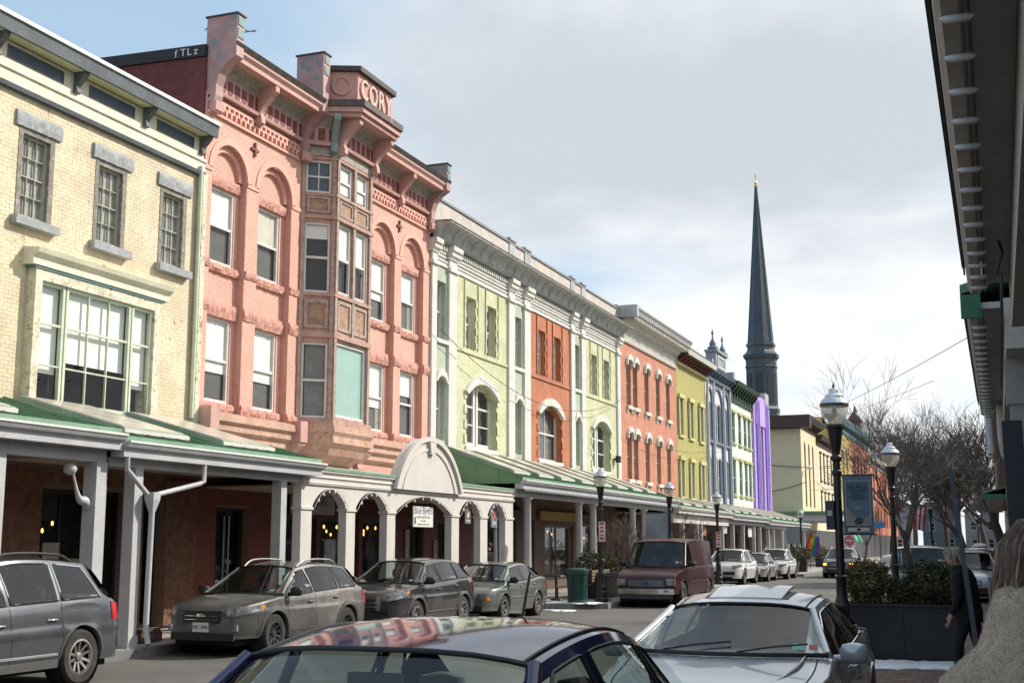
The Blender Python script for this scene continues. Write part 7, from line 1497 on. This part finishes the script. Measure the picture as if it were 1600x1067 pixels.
def figure(h=1.65, stoop=0., arm_l=None, arm_r=None, stride=.1, bulk=1.):
    """faces +X; y left; hands with five fingers each"""
    s = h/1.70; J = {}; E = []
    def j(k, p, rx, ry=None): J[k] = (Vector(p)*s, rx*s, (ry or rx)*s)
    j('pelvis', (0,0,.95), .15*bulk, .12*bulk); j('waist', (.01+stoop*.1,0,1.10), .135*bulk, .11*bulk); j('chest', (.03+stoop*.35,0,1.30), .165*bulk, .125*bulk); j('neckbase', (.02+stoop*.55,0,1.45), .085, .075); j('neck', (.04+stoop*.75,0,1.52), .055, .055); j('skull', (.06+stoop*.95,0,1.61), .085, .095); j('crown', (.05+stoop*.95,0,1.665), .06, .07); j('chin', (.125+stoop*1.0,0,1.525), .035, .035); j('nose', (.165+stoop*1.0,0,1.585), .014, .016); j('brow', (.135+stoop*1.0,0,1.615), .03, .045)
    E += [('pelvis','waist'),('waist','chest'),('chest','neckbase'),('neckbase','neck'),('neck','skull'),('skull','crown'),('skull','chin'),('skull','brow'),('brow','nose')]
    for sd, n_ in ((1,'l'),(-1,'r')):
        j('sh'+n_, (.02+stoop*.4, sd*.19, 1.40), .07*bulk); arm = (arm_l if sd > 0 else arm_r) or [(-.02+stoop*.3, .25, 1.12), (.08+stoop*.3, .26, .88), (.12+stoop*.3, .26, .80)]
        j('el'+n_, (arm[0][0], sd*arm[0][1], arm[0][2]), .05*bulk); j('wr'+n_, (arm[1][0], sd*arm[1][1], arm[1][2]), .035*bulk); j('pa'+n_, (arm[2][0], sd*arm[2][1], arm[2][2]), .036, .024)
        E += [('chest','sh'+n_),('sh'+n_,'el'+n_),('el'+n_,'wr'+n_),('wr'+n_,'pa'+n_)]
        d = (Vector(arm[2])-Vector(arm[1])).normalized(); ln = (.075, .085, .078, .06)
        for f in range(4):
            b = Vector(arm[2])+d*.02+Vector((.024-.016*f, 0, 0)); m_ = b+d*ln[f]*.55+Vector((0,-.004,0)); t = m_+d*ln[f]*.45+Vector((0,-.02,0))
            for q_, p in (('a', m_), ('b', t)): j('f%s%d%s' % (n_, f, q_), (p.x, sd*p.y, p.z), .0085)
            E += [('pa'+n_, 'f%s%da' % (n_, f)), ('f%s%da' % (n_, f), 'f%s%db' % (n_, f))]
        b = Vector(arm[1])+d*.03+Vector((.045,-.012,-.01)); j('th'+n_, (b.x, sd*b.y, b.z), .011); j('tt'+n_, (b.x+.015+d.x*.04, sd*(b.y-.012), b.z+d.z*.04), .009); E += [('wr'+n_,'th'+n_),('th'+n_,'tt'+n_)]
        st = stride*sd; j('hip'+n_, (0, sd*.09, .88), .095*bulk); j('kn'+n_, (.03+st*.6, sd*.095, .50), .062*bulk); j('an'+n_, (-.02+st, sd*.10, .09), .042); j('ft'+n_, (.12+st, sd*.11, .035), .038, .034); j('to'+n_, (.2+st, sd*.115, .03), .03, .026)
        E += [('pelvis','hip'+n_),('hip'+n_,'kn'+n_),('kn'+n_,'an'+n_),('an'+n_,'ft'+n_),('ft'+n_,'to'+n_)]
    return J, E
skin = M('skin', (.55,.33,.24), .5, .08, 8); blk_cloth = M('black_cloth', (.010,.010,.012), .9, .2, 9, .2, 60); dk_jean = M('dark_trousers', (.02,.022,.028), .9, .2, 9); shoe = M('dark_shoes', (.02,.016,.014), .6)
def person(label, loc, rz, h, mats, **k):
    B = root('person', label, 'person', loc, 'people', rz=rz); J, E = figure(h, **k); me = body_mesh(J, E, 'body'); s = h/1.70
    for m in mats: me.materials.append(m)
    hx = J['neck'][0]
    for p in me.polygons:
        c = p.center
        if c.z > J['neck'][0].z-.02*s: mi = 0
        elif any((c-J[q][0]).length < .10*s for q in ('pal', 'par')) and c.z < J['wrl'][0].z+.03*s: mi = 0
        elif c.z > .86*s or any((c-J[q][0]).length < .16*s for q in ('wrl', 'wrr')): mi = 1
        elif c.z > .075*s: mi = 2
        else: mi = 3
        p.material_index = mi
    me.shade_smooth(); b = link('body', me, B); return B, J, s
def strands(B, J, s, mat, n, length, wav, face=.35, seed=1, rad=.012, name='hair', back=True, sz=(.105,.09,.11)):
    rnd = random.Random(seed); q = MB(); c = J['skull'][0]+Vector((-.015,0,.015))*s
    for _ in range(n):
        a = rnd.uniform(0, 2*pi); e = rnd.uniform(-.25, 1)*pi/2; d = Vector((cos(a)*cos(e), sin(a)*cos(e), sin(e)))
        if d.x > face and d.z < .62: continue
        p = c+Vector((d.x*sz[0]*1.12, d.y*sz[1]*1.12, d.z*sz[2]*1.05))*s; pts = [c+Vector((d.x*sz[0], d.y*sz[1], d.z*sz[2]))*s*.9, p]; ph = rnd.uniform(0, 6.28); L = length*rnd.uniform(.75, 1.1); v = Vector((d.x*.4-.12, d.y*.55, d.z*.3-.25)).normalized(); st = L/9
        for i in range(9):
            v = (v+Vector((-.05 if back else 0, 0, -.42))).normalized(); w_ = wav*sin(ph+i*1.1); o_ = Vector((w_*.6, w_, 0)); p = p+v*st
            r_ = Vector((p.x-c.x, p.y-c.y, 0)); 
            if p.z > J['neckbase'][0].z and r_.length < sz[1]*s*1.05: p = p+r_.normalized()*.015 if r_.length > 0 else p
            pts.append(p+o_*s)
        q.tube(pts, [rad]*3+[rad*1.1]*4+[rad*.8]*2+[rad*.6, rad*.2], 4, cap=False)
    return q.build(name, mat, B, smooth=60, fix=False, local=True)
def cap_hair(B, J, s, mat, sz=(.112,.098,.105)):
    q = MB(); c = J['skull'][0]+Vector((-.02,0,.02))*s; rows = []
    for i in range(9):
        e = pi/2-(pi/2+.35)*i/8; rows.append([(c.x+s*sz[0]*cos(e)*cos(a)-(s*.03*max(0, cos(a)) if e < .4 else 0), c.y+s*sz[1]*cos(e)*sin(a), c.z+s*sz[2]*sin(e)) for a in [2*pi*k/20 for k in range(20)]])
    q.grid(rows, True); return q.build('hair', mat, B, smooth=60, local=True)
def face_bits(B, J, s):
    b = J['brow'][0]; q = MB()
    for sd in (-1, 1): q = MB(); q.lathe([(.001,-.008),(.009,-.004),(.009,.004),(.001,.008)], 8); q.v = [(b.x+.018*s+x*.6, sd*.03*s+y, b.z-.012*s+z) for x, y, z in q.v]; q.build('eye', M('eye_dark', (.03,.025,.02), .2), B, local=True, smooth=60)
    for sd in (-1, 1): q = MB(); q.lathe([(.004,-.03),(.016,-.01),(.018,.012),(.006,.03)], 8); c = J['skull'][0]; q.v = [(c.x-.005+x, c.y+sd*.09*s+y*.5, c.z-.015*s+z) for x, y, z in q.v]; q.build('ear', skin, B, local=True, smooth=60)
    c = J['chin'][0]; q = MB(); q.tube([(c.x+.03*s, -.022*s, c.z+.03*s), (c.x+.038*s, 0, c.z+.031*s), (c.x+.03*s, .022*s, c.z+.03*s)], .005*s, 6); q.build('mouth', M('lip', (.4,.18,.15), .5), B, local=True, smooth=60)
man, J, s = person('grey haired man in a black jacket walking past the planter', (-.42, 17.2, .155), pi-.35, 1.64, [skin, blk_cloth, dk_jean, shoe], stoop=.12, stride=.16, bulk=1.2)
face_bits(man, J, s); cap_hair(man, J, s, M('grey_blond_hair', (.42,.37,.30), .7, .25, 30, .4, 60)); strands(man, J, s, M('grey_blond_hair', (.42,.37,.30)), 260, .10, .006, .3, 4, .007, 'hair')
q = MB(); rows = []
for z, ry, rx, dx in ((.78,.215,.165,.0),(.9,.215,.17,.0),(1.05,.21,.165,.02),(1.2,.215,.165,.035),(1.32,.215,.155,.05),(1.4,.18,.135,.06),(1.45,.12,.11,.07)): rows.append([(s*(dx+rx*cos(2*pi*k/28)*(1+.03*sin(k*1.9+z*30))), s*ry*sin(2*pi*k/28)*(1+.03*sin(k*2.3-z*25)), s*z+.01*sin(k*1.7+z*14)) for k in range(28)])
q.grid(rows, True); q.build('jacket', blk_cloth, man, smooth=60, local=True)
q = MB(); c = J['neckbase'][0]; q.lathe([(.10,-.05),(.105,.02),(.085,.06)], 16, (c.x, c.y, c.z)); q.build('collar', blk_cloth, man, smooth=60, local=True)
q = MB(); c = J['chest'][0]; q.box(c.x+.15, c.x+.155, .04, .10, c.z+.03, c.z+.045); q.build('chest_logo', wood_white, man, local=True)
sh, J, s = person('dark clothed person standing in shade under the portico end', (-14.9, 37.1, .15), 2.6, 1.75, [skin, blk_cloth, dk_jean, shoe], stride=.05, bulk=1.15); face_bits(sh, J, s); cap_hair(sh, J, s, M('dark_hair', (.02,.015,.012), .6))
q = MB(); q.tube([(.5,-.1,.02),(.12,.28,.9)], .012, 6); q.build('broom_handle', stone_w, sh, local=True)
# woman seen from behind
wm, J, s = person('woman in a fluffy beige coat with long wavy brown hair, foreground', (.140, 2.75, .155), pi/2+.25, 1.745, [skin, M('beige_knit', (.40,.33,.26), .9), dk_jean, shoe], stride=.12, bulk=.9, arm_l=[(-.02,.205,1.12),(.06,.22,.88),(.1,.22,.80)], arm_r=[(-.02,.205,1.12),(.06,.22,.88),(.1,.22,.80)])
hairm = M('wavy_brown_hair', (.11,.058,.03), .45, .3, 14, .12, 200); hairl = M('honey_hair_ends', (.36,.21,.11), .45, .3, 14, .1, 200)
def hair_mass(B, J, s, mat, seed):                # full, wavy fall of hair: rings from the crown to below the shoulders
    rnd = random.Random(seed); c = J['skull'][0]; q = MB(); rows = []; N = 48
    lv = [(.125,.02,.02,0),(.118,.06,.055,0),(.10,.095,.085,0),(.06,.118,.108,0),(.01,.124,.114,-.005),(-.05,.120,.116,-.01),(-.10,.115,.120,-.02),(-.13,.112,.130,-.03),(-.165,.105,.138,-.05),(-.195,.09,.13,-.06),(-.22,.06,.10,-.065),(-.235,.02,.06,-.065)]
    for z, rx, ry, dx in lv:
        r = []
        for k in range(N):
            a = 2*pi*k/N; w = 1+(.05*sin(a*11+z*22)+.035*sin(a*19-z*31))*min(1, max(0, (.1-z)*4)); f = 1 if cos(a) < .25 or z > .03 else max(.35, 1-(cos(a)-.25)*1.1)
            r.append((c.x+s*(dx+rx*cos(a)*w*f), c.y+s*ry*sin(a)*w*(1+.05*sin(z*40)), c.z+s*z+s*.012*sin(a*7)*min(1, max(0, -z*4))))
        rows.append(r)
    q.grid(rows, True); q.poly(rows[0]); q.poly(rows[-1]); return q.build('hair', mat, B, smooth=70, local=True)
hm_ = hair_mass(wm, J, s, hairm, 3)
def locks(par, n, mat, seed, z0, z1, rad):       # loose strands lying on the fall of hair
    rnd = random.Random(seed); c = J['skull'][0]; q = MB()
    for _ in range(n):
        a = rnd.uniform(.35*pi, 1.65*pi); ph = rnd.uniform(0, 6.3); top = rnd.uniform(.02, .11); end = rnd.uniform(z0, z1); pts = []; fl = rnd.uniform(.98, 1.10)
        for i in range(15):
            t = i/14; z = top+(end-top)*t; rr = crv([(-.45,.10),(-.36,.185),(-.28,.19),(-.2,.17),(-.1,.128),(0,.118),(.06,.11),(.11,.075),(.125,.03)])(z)*fl; w_ = .016*sin(ph+z*26)*min(1, t*2)
            a2 = a+.10*sin(ph*2+z*18)*t; dx = crv([(-.4,-.075),(-.15,-.03),(0,0)])(z)
            pts.append((c.x+s*(dx+rr*.88*cos(a2)+w_*.4), c.y+s*(rr*sin(a2)+w_), c.z+s*z))
        q.tube(pts, [rad]*10+[rad*.9, rad*.8, rad*.6, rad*.4, rad*.15], 4, cap=False)
    return q.build('hair_strands', mat, par, smooth=60, fix=False, local=True)
locks(hm_, 1500, hairm, 2, -.30, -.14, .0028); locks(hm_, 700, hairl, 5, -.33, -.16, .0028); locks(hm_, 500, M('mid_brown_hair', (.20,.11,.055), .45, .3, 14), 9, -.30, -.12, .0028)
coat = M('sherpa_beige', (.54,.42,.32), .95, .12, 6, .4, 90); q = MB(); rows = []
prof_c = [(.58,.25,.20,0),(.75,.25,.205,0),(.95,.245,.20,0),(1.15,.245,.19,.0),(1.27,.25,.185,.01),(1.36,.238,.18,.01),(1.42,.215,.168,.01),(1.47,.19,.158,.008),(1.51,.172,.152,.006),(1.545,.165,.155,.004),(1.578,.152,.146,.004),(1.59,.12,.12,.006)]
def coat_pt(z, ry, rx, dx, a): k = 1+.012*sin(a*9+z*31)+.01*sin(a*17-z*47); return (s*(dx+rx*cos(a)*k), s*ry*sin(a)*k, s*z+.006*sin(a*13+z*40))
for z, ry, rx, dx in prof_c: rows.append([coat_pt(z, ry, rx, dx, 2*pi*k/40) for k in range(40)])
q.grid(rows, True); ct = q.build('coat', coat, wm, smooth=70, local=True)
for sd, n_ in ((1,'l'),(-1,'r')):
    a, b, c = (J[k+n_][0] for k in ('sh','el','wr')); q = MB(); q.tube([a+Vector((0,-sd*.05,.03)), a+Vector((0,sd*.0,-.02)), a.lerp(b,.4)+Vector((0,sd*.02,0)), b+Vector((0,sd*.02,0)), b.lerp(c,.6), c+Vector((0,0,.02))], [.07,.082,.088,.085,.08,.076], 20); q.build('sleeve', coat, ct, smooth=70, local=True)
q = MB(); rnd = random.Random(5); pts = []
for o_ in [ct] + list(ct.children):
    for p in o_.data.polygons:
        A = p.area; n = max(1, int(A*110000)) if A < .05 else 0
        vs_ = [o_.data.vertices[i].co for i in p.vertices]
        for _ in range(min(n, 260)):
            u, v = rnd.random(), rnd.random(); P_ = vs_[0].lerp(vs_[1], u).lerp((vs_[3] if len(vs_) > 3 else vs_[2]).lerp(vs_[2], u), v); N = p.normal
            d = (N+Vector((rnd.gauss(0,.7), rnd.gauss(0,.7), rnd.gauss(0,.7)))).normalized()*rnd.uniform(.002,.0042); t = d.cross(Vector((rnd.gauss(0,1), rnd.gauss(0,1), rnd.gauss(0,1)))).normalized()*.0008
            q.add([P_-t, P_+t, P_+d+t*.4], [(0,1,2)])
tag(q.build('coat_pile', M('sherpa_pile', (.58,.46,.355), .95, .1, 6), ct, fix=False, local=True), kind='stuff')
q = MB(); q.tube([Vector((.03, -.16, 1.50))*s, Vector((-.09, -.13, 1.53))*s, Vector((-.165, -.06, 1.38))*s, Vector((-.205, .05, 1.15))*s], .010, 6); q.build('bag_strap', lblk, wm, smooth=60, local=True)
